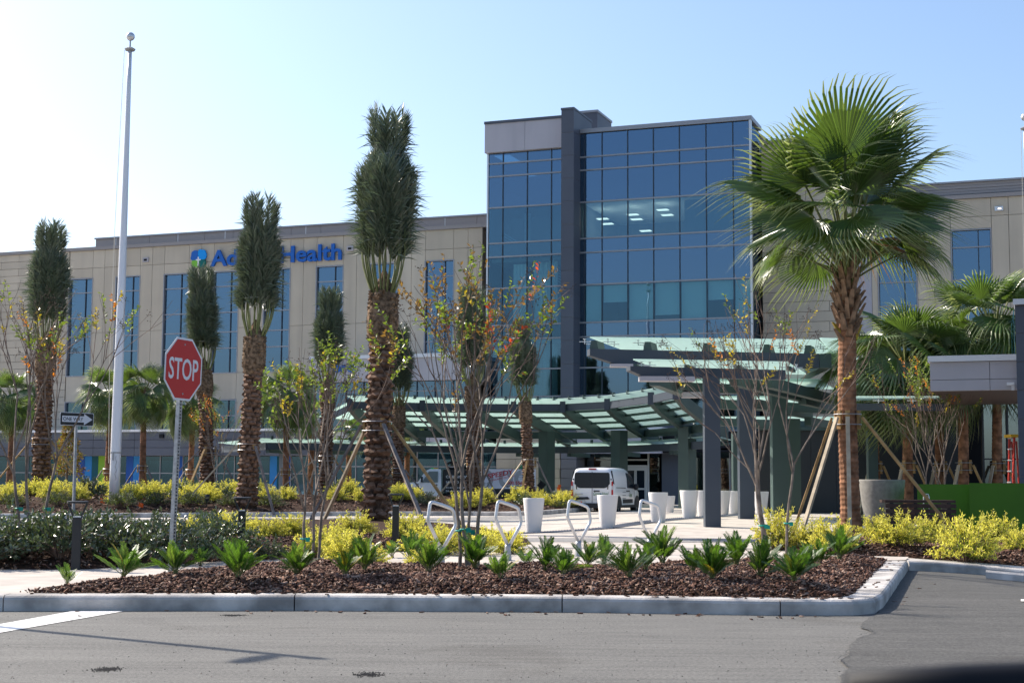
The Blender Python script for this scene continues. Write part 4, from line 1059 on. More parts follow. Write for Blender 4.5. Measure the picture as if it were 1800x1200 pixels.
# right arm of the canopy, reaching past the tall fan palm
a, b = P(1488, 709, 43), P(1660, 709, 43); z1, z0 = P(1570, 709, 43).z, P(1570, 721, 43).z
level(a, b, .3, z0, z1)
g0, g1 = G(1488, 697.5, z1+.15), G(1668, 697.5, z1+.15)
for i in range(3):
    p, q = g0.lerp(g1, i/3)+Vector((.01, 0, 0)), g0.lerp(g1, (i+1)/3); plate([p, q, q+back*3, p+back*3], z1+.15, .03)
for f in (.3, .65): fitting(a.lerp(b, f)*1.0-Vector((0, .3, a.z)), z1+.15)
a, b = P(1488, 730, 47), P(1640, 730, 47); level(a, b, .3, P(1560, 741, 47).z, P(1560, 729, 47).z, m='steel_green')
a = P(1535, 800, 46); cpart(MB().box(a.x-.15, a.x+.15, 46, 46.3, .2, 3.5), 'column', 'steel_green')

# ------------------------------------------------------------------ dark side building on the right with its porch
YF = 37.0
so_ = P(1634.5, 660, YF); so_ = Vector((so_.x, so_.y, 0))
side = thing('entrance_porch', 'dark grey porch building with a light grey fascia and white coping at the right edge', 'porch', tuple(so_), (0, 0, B_ROT))
def spart(name, m, x0, x1, y0, y1, z0, z1): return MB().box(x0, x1, y0, y1, z0, z1).build(name, m, side)
def S_(px, py, d=0.0):                    # pixel -> (u, z) on the porch front
    r = ray(px, py); c = Vector((0, 0, CAMZ)); t = ((so_-c).dot(B_D)+d)/r.dot(B_D); p = c+r*t
    return (p-so_).dot(B_U), p.z
fl, fr = 0.0, S_(1788, 655)[0]
z1, z0 = S_(1640, 636.5)[1], S_(1640, 687)[1]
ul = fl
for i in range(2):
    for j in range(2):
        a = fl+(fr-fl)*(0 if i == 0 else .69); b = fl+(fr-fl)*(.69 if i == 0 else 1); h = (z1-z0)
        spart('fascia_panel', 'panel_lavender', a+.006, b-.006, 0, .25, (z0, z0+h*.38)[j]+.006, (z0+h*.38, z1)[j]-.006)
zc = S_(1640, 626)[1]
spart('coping', 'coping_white', fl-.04, fr+.02, -.08, 6.9, z1+.003, zc)
spart('soffit', 'soffit_brown', fl+.0, fr, .26, 7, z0+.01, z0+.06)
spart('roof_slab', 'panel_lavender', fl+.02, fr, .27, 6.8, z0+.07, z1-.01)
# tall pier at the frame edge
pl = S_(1787.5, 700, -1.0)[0]
zt = S_(1790, 536, -1.0)[1]
n = 8
for j in range(n): spart('pier_panel', 'panel_slate', pl+.01, pl+2.6, -1.0, -.1, .15+(zt-.15)*j/n+.006, .15+(zt-.15)*(j+1)/n-.006)
spart('pier_core', 'joint_dark', pl+.04, pl+2.55, -.97, -.12, .1, zt-.02)
spart('coping', 'coping_white', pl-.03, pl+2.7, -1.1, 0, zt+.003, zt+.14)
q0 = pl-.06
mb = MB(); mb.add([(q0, .05, zc), (q0, .05, zt), (q0-.10, 1.2, zt-.25), (q0-.10, 1.2, zc), (q0+.012, .05, zc), (q0+.012, .05, zt), (q0-.088, 1.2, zt-.25), (q0-.088, 1.2, zc)], [(3,2,1,0), (4,5,6,7), (0,1,5,4), (1,2,6,5), (2,3,7,6), (3,0,4,7)]); mb.build('screen_glass', 'glass_clear', side)
mb = MB(); lx, lz = S_(1787, 676, -.05); mb.box(lx-.22, lx-.05, -.30, -.09, lz-.02, lz+.05).box(lx-.12, lx-.05, -.2, -.1, lz-.14, lz-.021)
mb.build('wall_lamp', 'coping_white', side)
# glazed wall and dark walls behind the palms
back_ = thing('lobby_wall', 'dark glazed lobby wall with slate panels behind the palms', 'wall')
def spart(name, m, x0, x1, y0, y1, z0, z1): return MB().box(x0, x1, y0, y1, z0, z1).build(name, m, back_)
YW = 45.0
w0, w1 = P(1728, 800, YW).x, P(1800, 800, YW).x+1.0
for i in range(3):
    a = w0+(w1-w0)*i/3; b = w0+(w1-w0)*(i+1)/3
    for z0_, z1_ in ((.3, 2.1), (2.1, 4.0)): spart('glass_pane', 'glass_dark', a+.03, b-.03, YW, YW+.012, z0_+.02, z1_-.02)
    spart('mullion', 'black_metal', a-.03, a+.03, YW-.05, YW+.06, .2, 4.0)
spart('transom', 'black_metal', w0+.035, w1, YW-.05, YW+.06, 2.08, 2.12)
spart('room_back', 'dark_void', w0, w1, YW+2, YW+2.1, .2, 4.2)
dw0 = P(1335, 800, 58).x
for i in range(9):
    a, b = P(1335+i*45, 800, 58), P(1335+(i+1)*45, 800, 58)
    spart('wall_panel', 'wall_dark', a.x+.006, b.x-.006, 58, 58.2, .1, 3.4)
for i in range(6):
    a = P(1500+i*40, 800, 50); b = P(1500+(i+1)*40, 800, 50)
    spart('wall_panel', 'wall_dark', a.x+.006, b.x-.006, 50, 50.2, .1, 4.1)
spart('wall_coping', 'steel_green', P(1335, 800, 58).x, P(1740, 800, 58).x, 57.9, 58.3, 3.405, 3.55)
# lime green planter walls, bowl, bench and hoop
YG = 34.0
za = P(1660, 849.5, YG).z
def lime(pxa, pxb, py, Y, label):
    a, b = P(pxa, py, Y), P(pxb, py, Y); z = a.z
    t = thing('planter_wall', label, 'planter', (a.x, Y, .2), (0, 0, B_ROT), group='lime green planter walls')
    L = b.x-a.x; MB().box(0, L, 0, .12, 0, z-.2).build('front_board', 'wall_lime', t); MB().box(0, .12, .121, 2.2, 0, z-.2).build('end_board', 'wall_lime', t)
    MB().box(.125, L, .125, 2.2, 0, z-.35).build('soil', 'potting_soil', t)
lime(1612, 1703, 850.5, YG, 'shorter lime green planter wall with the brown bench before it')
lime(1703.4, 1860, 848.5, YG-.8, 'longer lime green planter wall below the red ladder at the right edge')
def bowl(px, pyt, pyb, w, Y, label):
    c = P(px, pyb, Y); zt = P(px, pyt, Y).z; h = zt-.2; r = w*Y/FPX/2
    mb = MB(); mb.lathe([(r*.70, 0), (r*.80, h*.25), (r*.93, h*.65), (r, h*.97), (r*.99, h), (r*.92, h), (r*.90, h-.12)], 40, cap=(True, False))
    t = thing('planter_bowl', label, 'planter', (c.x, Y, .2)); mb.build('bowl', 'bowl_concrete', t, smooth=True)
    MB().lathe([(r*.91, h-.11), (.01, h-.08)], 24, cap=(False, False)).build('soil', 'potting_soil', t)
bowl(1551, 842.5, 886, 79, 35.5, 'huge round speckled concrete planter bowl beside the lime wall')
p = P(1556, 878, 31.5); q = P(1680, 878, 31.5); t = thing('bench', 'low dark brown slatted bench before the lime planter wall', 'bench', (p.x, 31.5, .2))
L = q.x-p.x; zt = p.z-.2
for k in range(5): MB().box(0, L, k*.1, k*.1+.088, zt-.06, zt).build('slat', 'bench_wood', t)
for k in range(4): MB().box(0, L, -.03, -.005, zt-.08-.11*k-.09, zt-.08-.11*k).build('slat', 'bench_wood', t)
for x in (.1, L-.18): MB().box(x, x+.08, .02, .45, 0, zt-.062).build('leg', 'black_metal', t)
c = P(1628.5, 880, 32.3); zz = P(1628, 866.5, 32.3).z
mb = MB(); hw = .06
mb.tube([(-hw, 0, 0), (-hw, 0, zz-.28), (-hw+.02, 0, zz-.22), (hw-.02, 0, zz-.22), (hw, 0, zz-.28), (hw, 0, 0)], .013, 6)
tag(mb.build('steel_hoop', 'aluminium', None, True, (c.x, 32.3, .2)), 'small slim steel hoop rising behind the brown bench', 'hoop')
# red stepladder
YL = 37.6; p = P(1773, 840, YL); zt = P(1780, 768, YL).z
t = thing('stepladder', 'red folded stepladder with a yellow top cap beside the dark pier', 'ladder', (p.x+.05, YL, .25))
H = zt-.25
for s in (0, .42):
    MB().bar((0+s*.1, s, 0), (.12+s*.05, s, H), .09, .035).build('rail', 'ladder_red', t); MB().bar((.24+s*.1, s, .0), (.17+s*.05, s, H-.1), .05, .03).build('rear_rail', 'ladder_red', t)
for k in range(8): z = .3+k*.28; MB().bar((.02+.012*k, 0.02, z), (.05+.012*k, .42, z), .09, .03).build('step', 'aluminium', t)
MB().box(.02, .30, -.04, .48, H, H+.07).build('top_cap', 'cap_yellow', t)
# ------------------------------------------------------------------ palms
def date_palm_meshes(seed):
    rg = random.Random(seed); H0, HN, HP, HT = 0.0, 4.45, 5.62, 10.33      # foot, under the nut, petiole foot, tip
    tr = MB(); k = 16
    tr.tube([(0, 0, -.3+i*(HN+.3)/k) for i in range(k+1)], [.275-.03*i/k+(.06*max(0, 1-i/3)) for i in range(k+1)], 12)
    sc = MB(); z = .12; row = 0
    while z < HN+.05:
        n = 9; r = .258-.03*z/HN+(.05*max(0, 1-z/.8))
        for j in range(n):
            a = 2*PI*(j+.5*(row % 2))/n+rg.uniform(-.16, .16)+row*.05; zz = z+rg.uniform(-.038, .038)
            w = .118*rg.uniform(.72, 1.25); o = .085*rg.uniform(.5, 1.45); hh = .078*rg.uniform(.75, 1.25)
            ca, sa = math.cos(a), math.sin(a); T = Vector((-sa, ca, 0)); N = Vector((ca, sa, 0))
            c = N*r+Vector((0, 0, zz))
            pts = [c-T*w-Vector((0,0,hh)), c+T*w-Vector((0,0,hh)), c+T*w*.9+N*o+Vector((0,0,hh*.35)), c-T*w*.9+N*o+Vector((0,0,hh*.35)), c-T*w*.55+N*(o*.6)+Vector((0,0,hh)), c+T*w*.55+N*(o*.6)+Vector((0,0,hh)), c-T*w*.6-N*.05+Vector((0,0,hh)), c+T*w*.6-N*.05+Vector((0,0,hh)), c+N*(o*1.25)-Vector((0,0,hh*.05))]
            sc.add(pts, [(0,1,8), (1,2,8), (0,8,3), (8,2,3), (3,2,5,4), (4,5,7,6), (0,3,4,6), (1,7,5,2)])
        z += .152; row += 1
    nut = MB(); prof = [(.24, HN-.25), (.31, HN-.05), (.375, HN+.18), (.385, HN+.5), (.365, HN+.85), (.33, HP-.1), (.22, HP+.1), (.05, HP+.5)]
    n = 22; vs = []
    for i, (r, z) in enumerate(prof):
        for j in range(n): rr = r*(1+rg.uniform(-.05, .05)); vs.append((rr*math.cos(2*PI*j/n), rr*math.sin(2*PI*j/n), z+rg.uniform(-.03, .03)))
    nut.add(vs, [(i*n+j, i*n+(j+1) % n, (i+1)*n+(j+1) % n, (i+1)*n+j) for i in range(len(prof)-1) for j in range(n)])
    for q in range(150):                      # cut stubs of old leaf bases
        a = rg.uniform(0, 2*PI); z = rg.uniform(HN-.1, HP-.1); r = .36; N = Vector((math.cos(a), math.sin(a), 0)); T = Vector((-N.y, N.x, 0)); c = N*(r-.03)+Vector((0, 0, z)); w = rg.uniform(.03, .06)
        nut.add([c-T*w, c+T*w, c+T*w*.8+N*.07+Vector((0,0,.09)), c-T*w*.8+N*.07+Vector((0,0,.09)), c-T*w*.6+Vector((0,0,.12)), c+T*w*.6+Vector((0,0,.12))], [(0,1,2,3), (3,2,5,4), (0,3,4), (1,5,2)])
    # envelope of the tied crown
    env = [(HP, .30), (HP+.45, .47), (HP+.95, .56), (HP+1.25, .53), (HP+1.5, .56), (HP+2.0, .64), (HP+2.5, .66), (HP+2.9, .59), (HP+3.25, .40), (HP+3.4, .36), (HP+3.7, .42), (HP+4.3, .48), (HT-.25, .42), (HT, .30)]
    kb = {11: 1.0, 23: .86, 37: .90}[seed]; env = [(z, r*(kb if HP+1.4 < z < HP+3.1 else (1+(1-kb)*1.3 if z > HP+3.2 else 1))) for z, r in env]
    er = lambda z: float(np.interp(z, [e[0] for e in env], [e[1] for e in env]))
    pets = []
    for q in range(30):
        a = 2*PI*q/30+rg.uniform(-.2, .2); deep = rg.choice([.45, .7, .9, 1, 1.05]); pts = []; rd = []
        for i in range(8):
            z = HP-.15+i*.24; rr = er(max(HP, z))*(deep if i else .8); aa = a+.05*i*rg.uniform(-.3, .3); pts.append((rr*math.cos(aa), rr*math.sin(aa), z+rg.uniform(-.01, .01))); rd.append(.027-.0022*i)
        pets.append(MB().tube(pts, rd, 5))
    lf = MB()
    fr = [(rg.uniform(HP+2.55, HP+3.35), 1.0, 1) for _ in range(26)]+[(rg.uniform(HT-.75, HT-.1), .97, 0) for _ in range(17)]
    for q, (zt, rf, outer) in enumerate(fr):
        a0 = q*2.39996+rg.uniform(-.3, .3); sw = rg.uniform(-.25, .25); dep = rf*rg.uniform(.80, 1.06); z0 = HP+rg.uniform(.75, 1.15); kink = rg.uniform(-.05, .05)
        def rp(z):
            f = (z-z0)/(zt-z0); R_ = er(min(z, HT-.2))*dep
            if outer and f > .75: R_ *= 1+.28*(f-.75)/.25
            aa = a0+sw*f; return Vector((R_*.88*math.cos(aa)+kink*f, R_*.88*math.sin(aa), z))
        zs = [z0+(zt-z0)*i/8 for i in range(9)]; lf.tube([rp(z) for z in zs], [.014-.0013*i for i in range(9)], 3, 0, cap=False)
        nl = int((zt-z0)/.030)
        for i in range(nl):
            f = (i+rg.random())/nl; z = z0+(zt-z0)*f; p = rp(z); t = (rp(min(zt, z+.1))-rp(z-.1)).normalized(); N = Vector((p.x, p.y, 0)); N = N.normalized() if N.length > .01 else Vector((1, 0, 0)); T = t.cross(N).normalized()
            L = (.30+.30*math.sin(PI*min(1, .2+.75*f)))*rg.uniform(.8, 1.2)
            for s in (-1, 1):
                wild = rg.random() < (.10 if f < .5 else .05)
                lat = rg.uniform(.35, .75)*s; out = rg.uniform(.12, .55) if not wild else rg.uniform(.7, 1.6)
                if f < .12: out += .35
                d = (t*(1.0 if not wild else rg.uniform(-.4, .9))+T*lat+N*out).normalized(); w = rg.uniform(.010, .018)
                sd = d.cross(N*rg.uniform(.3, 1)+T*rg.uniform(-.6, .6)).normalized()*w; m1 = p+d*L*.5; tip = p+d*L+N*.02-Vector((0, 0, .10*L*out))
                lf.add([p-sd*.6, p+sd*.6, m1+sd, m1-sd, tip], [(0,1,2,3), (3,2,4)], 0)
    ties = MB()
    for z, sl in ((HP+1.22, .05), (HP+3.36, .03)):
        pts = [((er(z)+.012)*math.cos(2*PI*j/24), (er(z)+.012)*math.sin(2*PI*j/24), z+sl*math.cos(2*PI*j/24+1)) for j in range(25)]
        ties.tube(pts, .0065, 4, cap=False)
    return dict(trunk=tr.mesh('trunk', 'trunk_date', True), scales=sc.mesh('leaf_bases', 'boot_date'), nut=nut.mesh('fibre_collar', 'fibre_nut'),
                pets=[p.mesh('petiole', 'petiole_green', True) for p in pets], leaves=lf.mesh('tied_fronds', ['leaf_date', 'petiole_green']), ties=ties.mesh('tie_rope', 'rope'), H=HT)
DP = [date_palm_meshes(s) for s in (11, 23, 37)]
def place_date(v, foot, top_px, Y, label, rz, group='date palms with tied crowns'):
    me = DP[v]; tp = P(*top_px, Y); h = tp.z-foot.z; s = h/me['H']
    lean = Euler((0, math.atan2(tp.x-foot.x, h), 0)).to_matrix() @ Matrix.Rotation(rz, 3, 'Z')
    t = thing('date_palm', label, 'palm tree', tuple(foot), lean.to_euler(), group, s)
    obj('trunk', me['trunk'], t); obj('leaf_bases', me['scales'], t, kind='stuff'); obj('fibre_collar', me['nut'], t)
    for p in me['pets']: obj('petiole', p, t)
    obj('crown', me['leaves'], t); obj('tie_rope', me['ties'], t)
    return s, t
def brace(foot, zc, r, rr, stakes, label, bedz, group='timber palm braces'):
    """collar of timber blocks strapped to a trunk, with stakes to the ground; stakes = (azimuth, reach, material)"""
    t = thing('palm_brace', label, 'brace', tuple(foot), (0, 0, 0), group)
    n = max(4, len(stakes))
    for dz in (-.10, .12):
        MB().tube([((r+.095)*math.cos(2*PI*j/20), (r+.095)*math.sin(2*PI*j/20), zc+dz) for j in range(21)], .011, 4, cap=False).build('strap', 'strap_steel', t)
    for az, reach, m in stakes:
        N = Vector((math.cos(az), math.sin(az), 0)); bl = MB()
        bl.bar(N*(r+.05)+Vector((0, 0, zc-.2)), N*(r+.05)+Vector((0, 0, zc+.2)), .10, .06, up=N); bl.build('batten', 'wood_tan', t)
        e = N*reach; gz = bedz(foot.x+e.x, foot.y+e.y)-foot.z-.05
        MB().bar(N*(r+.13)+Vector((0, 0, zc+.05)), e+Vector((0, 0, gz)), .085, .055, up=N).build('stake', m, t)
    return t
def bedfoot(bed, px, py, Y):
    p = P(px, py, Y); return Vector((p.x, Y, bed.z(p.x, Y)))
dates = [  # variant, foot pixel, crown tip pixel, distance, label, bed, turn
    (0, (660, 930), (686, 183), 36.0, 'tallest tied date palm, thick scaly trunk rising from the yellow shrubs', bed_mid, .4),
    (1, (434, 876), (461, 341), 54.0, 'tied date palm between the stop sign and the tallest palm', bed_isl, 1.7),
    (2, (70, 872), (91, 388), 56.5, 'leftmost tied date palm, behind the one way sign', bed_isl, 2.9),
    (1, (366, 860), (353, 466), 65.0, 'crooked tied date palm directly right of the stop sign', bed_isl, 4.0),
    (2, (571, 862), (581, 503), 68.0, 'small far tied date palm left of the tallest palm trunk', bed_isl, 5.2),
    (0, (699, 864), (704, 566), 70.5, 'tied date palm half hidden just right of the thickest trunk', bed_isl, 0.9),
    (1, (833, 864), (829, 500), 69.0, 'tied date palm behind the bronze leaved thin tree', bed_isl, 2.2),
    (0, (931, 868), (916, 560), 64.0, 'tied date palm left of the white van, rising by the trailer', bed_isl, 3.3)]
BR = [((2.9, 1.7, 'wood_grey'), (5.2, 2.9, 'wood_grey'), (-.35, 2.3, 'wood_tan'), (2.3, 2.2, 'wood_pale')),
      ((3.3, 2.3, 'wood_pale'), (-.75, 1.6, 'wood_grey'), (1.9, 1.8, 'wood_tan')),
      ((3.6, 2.0, 'wood_tan'), (-.3, 2.4, 'wood_tan'), (1.5, 1.6, 'wood_grey')),
      ((3.4, 2.2, 'wood_grey'), (-.3, 1.6, 'wood_grey'), (4.4, 1.9, 'wood_tan')),
      ((3.3, 2.5, 'wood_pale'), (-.2, 1.8, 'wood_tan'), (1.6, 1.6, 'wood_grey')),
      ((-.4, 2.0, 'wood_grey'), (3.7, 1.6, 'wood_pale'), (1.7, 1.4, 'wood_tan')),
      ((3.5, 2.1, 'wood_pale'), (-.5, 1.5, 'wood_grey'), (1.4, 1.4, 'wood_tan')),
      ((3.5, 1.6, 'wood_pale'), (-.35, 1.3, 'wood_grey'), (4.3, 1.0, 'wood_tan'))]
for (v, fp, tp, Y, lab, bed, rz), st in zip(dates, BR):
    f = bedfoot(bed, *fp, Y); s, t = place_date(v, f, tp, Y, lab, rz)
    short = lab.split(',')[0].replace('just right of the thickest trunk', 'by the thickest trunk')
    brace(f, 2.28 if Y < 40 else 1.95*min(1.1, max(.85, s)), .27*s, 2, st, 'timber stakes round the '+short, bed.z)

# fan palms -------------------------------------------------------------
def fan_frond(seed, Lp, Rb, droop, dry=0.0, nseg=38, arch=.25, bend=.4):
    """petiole from the origin along +x (rising with arch), blade at its end; z is the upper side"""
    rg = random.Random(seed); mb = MB(); pts = [Vector((Lp*i/6, 0, arch*Lp*(i/6)*(1-.5*i/6))) for i in range(7)]
    mb.tube(pts, [.030-.0022*i for i in range(7)], 4, 1)
    h = pts[-1]; d = (pts[-1]-pts[-2]).normalized(); d = Matrix.Rotation(bend, 3, 'Y') @ d; up = Vector((-d.z, 0, d.x)); sdv = Vector((0, 1, 0))
    span = R(rg.uniform(100, 118)); isdry = [rg.random() < dry for _ in range(nseg)]
    for i in range(nseg):
        a0 = -span+2*span*i/nseg; a1 = -span+2*span*(i+1)/nseg; am = (a0+a1)/2
        Rr = Rb*(.80+.20*math.cos(am))*rg.uniform(.93, 1.05); r1 = Rr*.52
        def pt(a, r, lift=0, dr=0):
            cup = .10*Rb*(abs(a)/span)**2*(r/Rb)
            return h+d*(r*math.cos(a))+sdv*(r*math.sin(a))+up*(lift+cup)-Vector((0, 0, dr))
        pl = .020*Rb; dd = droop*Rr
        L1, R1, M1 = pt(a0, r1, 0, dd*.10), pt(a1, r1, 0, dd*.10), pt(am, r1, pl, dd*.10)
        hw = (a1-a0)*.36
        r2 = Rr*.78; L2, R2, M2 = pt(am-hw*.62, r2, 0, dd*.38), pt(am+hw*.62, r2, 0, dd*.38), pt(am, r2, pl*.8, dd*.36)
        jit = rg.uniform(-.05, .05); kd = rg.uniform(.75, 1.5)
        T3 = pt(am+jit, Rr*.93, 0, dd*.80*kd); s3 = sdv*math.cos(am)*.007-d*math.sin(am)*.007
        Tp = pt(am+jit*1.6, Rr*1.0, 0, dd*(1.25*kd)+.10*Rr*kd)
        mi = 3 if isdry[i] else 0; mt = 3 if isdry[i] else 2
        mb.add([h, L1, M1, R1], [(0,1,2), (0,2,3)], mi)
        mb.add([L1, M1, R1, L2, M2, R2], [(0,1,4,3), (1,2,5,4)], mi)
        mb.add([L2, M2, R2, T3-s3, T3+s3, Tp], [(0,1,3), (1,2,4), (1,4,3), (3,4,5)], mt)
    return mb.mesh('frond', ['leaf_fan', 'petiole_green', 'leaf_fan_tip', 'leaf_fan_dry'])
FF = [fan_frond(100+i, 1.55, 1.22, dr, nseg=40, arch=ar, bend=bd) for i, (dr, ar, bd) in enumerate(((.22, .1, .05), (.28, .15, .2), (.32, .2, .42), (.36, .25, .95), (.42, .3, 1.05), (.40, .25, .8)))]
FFD = fan_frond(160, 1.5, 1.15, .45, dry=.35, bend=.9)
FS = [fan_frond(200+i, .9, .85, dr, nseg=28, arch=ar, bend=bd) for i, (dr, ar, bd) in enumerate(((.2, .1, .2), (.35, .2, .6), (.45, .25, .9), (.5, .3, 1.0)))]
def fan_trunk(h, r0, r1, seed, boots=True, yellow=False):
    rg = random.Random(seed); k = int(h/.055); tr = MB(); pts, rd = [], []
    for i in range(k+1):
        f = i/k; z = h*f; r = r0+(r1-r0)*f+.35*r0*max(0, 1-z/.5)**2
        pts.append((0.02*math.sin(z*1.1+seed), .02*math.cos(z*.9), z-.12*(i == 0))); rd.append(r*(1+.035*(1 if i % 2 else -1)*rg.uniform(.4, 1.3)))
    tr.tube(pts, rd, 14)
    bt = MB()
    if boots:
        for q in range(46):
            f = q/46; z = h*.76+h*.26*f; a = q*2.4; N = Vector((math.cos(a), math.sin(a), 0)); T = Vector((-N.y, N.x, 0)); r = r1*(1.0+.15*f); c = N*r+Vector((0, 0, z))
            w = rg.uniform(.05, .08); L = rg.uniform(.25, .5); o = rg.uniform(.10, .24)
            mi = 1 if (yellow and .02 < f < .16 and rg.random() < .8) else 0
            bt.add([c-T*w, c+T*w, c+T*w*.5+N*o+Vector((0,0,L)), c-T*w*.5+N*o+Vector((0,0,L)), c-T*w-N*.05+Vector((0,0,.05)), c+T*w-N*.05+Vector((0,0,.05)), c+T*w*.4+N*(o-.04)+Vector((0,0,L)), c-T*w*.4+N*(o-.04)+Vector((0,0,L))],
                   [(0,1,2,3), (5,4,7,6), (3,2,6,7), (0,3,7,4), (1,5,6,2)], mi)
    return tr.mesh('trunk', 'trunk_fan'), (bt.mesh('old_leaf_bases', ['boot_fan', 'boot_yellow']) if boots else None)
def fan_palm(foot, h, label, seed, fronds, n, r0, r1, lean=0.0, tall=0.0, boots=True, yellow=False, emin=-38, emax=84, scale=1.0, group='fan palms', dry=None, tilt=0.0):
    rg = random.Random(seed); t = thing('fan_palm', label, 'palm tree', tuple(foot), (0, lean, rg.uniform(0, 6)), group)
    tm, bm = fan_trunk(h, r0, r1, seed, boots, yellow); obj('trunk', tm, t)
    if bm: obj('old_leaf_bases', bm, t)
    for i in range(n):
        f = (i+.5)/n; el = emax+(emin-emax)*f**.8+rg.uniform(-7, 7); az = i*2.39996+rg.uniform(-.25, .25)
        v = min(len(fronds)-1, int(f*len(fronds)+rg.uniform(-.6, .6))); v = max(0, v)
        me = fronds[v]
        if dry and i in dry: me = FFD
        s = scale*rg.uniform(.88, 1.08)*(1.0 if f > .1 else .85)*(1+tall*(1-f)**1.2)
        m = Matrix.Rotation(az, 4, 'Z') @ Matrix.Rotation(-R(el), 4, 'Y') @ Matrix.Rotation(rg.uniform(-.8, .8), 4, 'X')
        o = obj('frond', me, t, (0.05*math.cos(az), .05*math.sin(az), h+.25*(1-f)), m.to_euler(), s)
    return t
YP = 32.0
f = bedfoot(bed_right, 1493, 944, YP)
hz = P(1483, 497, YP).z-f.z
big = fan_palm(f, hz, 'tall shaggy fan palm with a reddish ringed trunk in front of the canopy', 5, FF, 31, .215, .185, lean=-.012, yellow=True, emin=19, emax=87, dry=(25,), tall=.84, scale=.89)
brace(f, 2.4, .20, 2, ((3.75, 1.5, 'wood_pale'), (3.0, 1.25, 'wood_tan'), (-.55, 2.3, 'wood_tan'), (4.5, 1.3, 'wood_pale')), 'timber stakes strapped round the tall fan palm', bed_right.z)
smalls = [  # crown centre pixel, distance, label, ground
    (1592, 640, 45.0, 'bushy fan palm behind the canopy arm, left of the porch roof', 1.2, 44),
    (1535, 660, 47.0, 'lower fan palm tucked between the tall palm trunk and the bushy one', 1.0, 30),
    (1648, 655, 46.5, 'fan palm partly behind the left end of the porch fascia', 1.05, 30),
    (1748, 585, 45.0, 'bushy fan palm rising above the porch roof by the right edge', 1.2, 44),
    (1690, 645, 44.0, 'fan palm hidden by the porch fascia with its trunk showing beneath', .9, 12)]
for i, (px, py, Y, lab, sc_, n) in enumerate(smalls):
    c = P(px, py, Y); ft = Vector((c.x, Y, .3)); h = c.z-.3-.25
    fan_palm(ft, h, lab, 60+i, FS+FF[2:4] if False else FS, n, .17, .13, boots=False, scale=1.15*sc_, group='fan palms by the porch', emin=-45)
    brace(ft, 1.55, .15, 1.2, ((3.9, 1.0, 'wood_pale'), (-.6, 1.0, 'wood_tan'), (1.7, .9, 'wood_grey')), 'timber stakes round the '+lab.split(',')[0].split(' with its')[0].replace(' tucked between', ' between'), lambda x, y: .3, group='timber braces by the porch')
lefts = [(22, 705, 72, 'fan palm at the left edge beside the leftmost date palm'), (194, 700, 74, 'fan palm left of the flagpole'), (254, 690, 71, 'fan palm between flagpole and stop sign with a bare trunk'),
         (338, 715, 76, 'fan palm behind the stop sign'), (505, 700, 73, 'fan palm between the two nearest date palms behind the thin tree'), (548, 735, 77, 'low fan palm in front of the left end of the canopy'),
         (614, 765, 79, 'small bright fan palm under the left end of the upper canopy'), (716, 745, 79, 'slim fan palm with a pale trunk beneath the canopy')]
for i, (px, py, Y, lab) in enumerate(lefts):
    c = P(px, py, Y); gz = bed_isl.z(c.x, Y) if Y < 72 else .15; ft = Vector((c.x, Y, gz)); h = c.z-gz-.2
    fan_palm(ft, h, lab, 80+i, FS, 34 if i < 5 else 20, .16, .13, boots=i in (2, 4), scale=1.05 if i < 5 else .7, group='fan palms along the hospital', emin=-50)
    if i in (1, 2, 3, 4): brace(ft, 1.6, .16, 1, ((3.6, 1.3, 'wood_grey'), (-.5, 1.3, 'wood_grey'), (1.5, 1.1, 'wood_tan')), 'timber stakes round the '+lab.split(' with a')[0].split(' behind the thin')[0], lambda x, y, g=gz: g, group='timber braces along the hospital')

# ------------------------------------------------------------------ leafy shrubs
def leaf(mb, p, d, n, L, w, mi):
    s = d.cross(n)
    if s.length < 1e-4: s = d.cross(Vector((1, 0, .3)))
    s.normalize(); s *= w/2; nn = s.cross(d).normalized()
    m = p+d*(L*.5)
    mb.add([p, m+s+nn*(w*.18), p+d*L, m-s+nn*(w*.18)], [(0,1,2), (0,2,3)], mi)
def rv(rg): 
    v = Vector((rg.gauss(0, 1), rg.gauss(0, 1), rg.gauss(0, 1))); return v.normalized()
def shrub_mesh(seed, r, h, shoots, per, L, w, mats, tipy=True, spiky=.25, stem='twig_brown', base_r=.12, flat=1.0):
    rg = random.Random(seed); mb = MB(); sm = MB()
    for q in range(shoots):
        a = rg.uniform(0, 2*PI); t = rg.random()**.6; el = R(88-78*t*flat)
        d = Vector((math.cos(a)*math.cos(el), math.sin(a)*math.cos(el), math.sin(el)))
        ln = 1/math.sqrt((math.cos(el)/r)**2+(math.sin(el)/h)**2)*rg.uniform(.72, 1+spiky)
        p0 = Vector((math.cos(a)*base_r*rg.random(), math.sin(a)*base_r*rg.random(), 0))
        pts = []
        for i in range(6):
            f = i/5; p = p0+d*(ln*f)+Vector((0, 0, .10*h*math.sin(f*PI)))+rv(rg)*.02
            pts.append(p)
        sm.tube(pts, [.008-.001*i for i in range(6)], 3, 0, cap=False)
        for i in range(per):
            f = .35+.65*(i+rg.random())/per; k = min(4, int(f*5)); p = pts[k].lerp(pts[k+1], f*5-k)
            dv = (d*.6+rv(rg)*.9+Vector((0, 0, .25))).normalized()
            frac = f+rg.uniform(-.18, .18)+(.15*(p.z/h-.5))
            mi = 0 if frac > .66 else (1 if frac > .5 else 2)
            leaf(mb, p+rv(rg)*.03, dv, rv(rg), L*rg.uniform(.7, 1.25), w*rg.uniform(.8, 1.2), mi)
    return mb.mesh('foliage', mats), sm.mesh('stems', stem)
YEL = [shrub_mesh(s, .54, .70, 92, 34, .056, .024, ['leaf_yellow', 'leaf_yellowgreen', 'leaf_inner'], spiky=.10) for s in (1, 2, 3)]
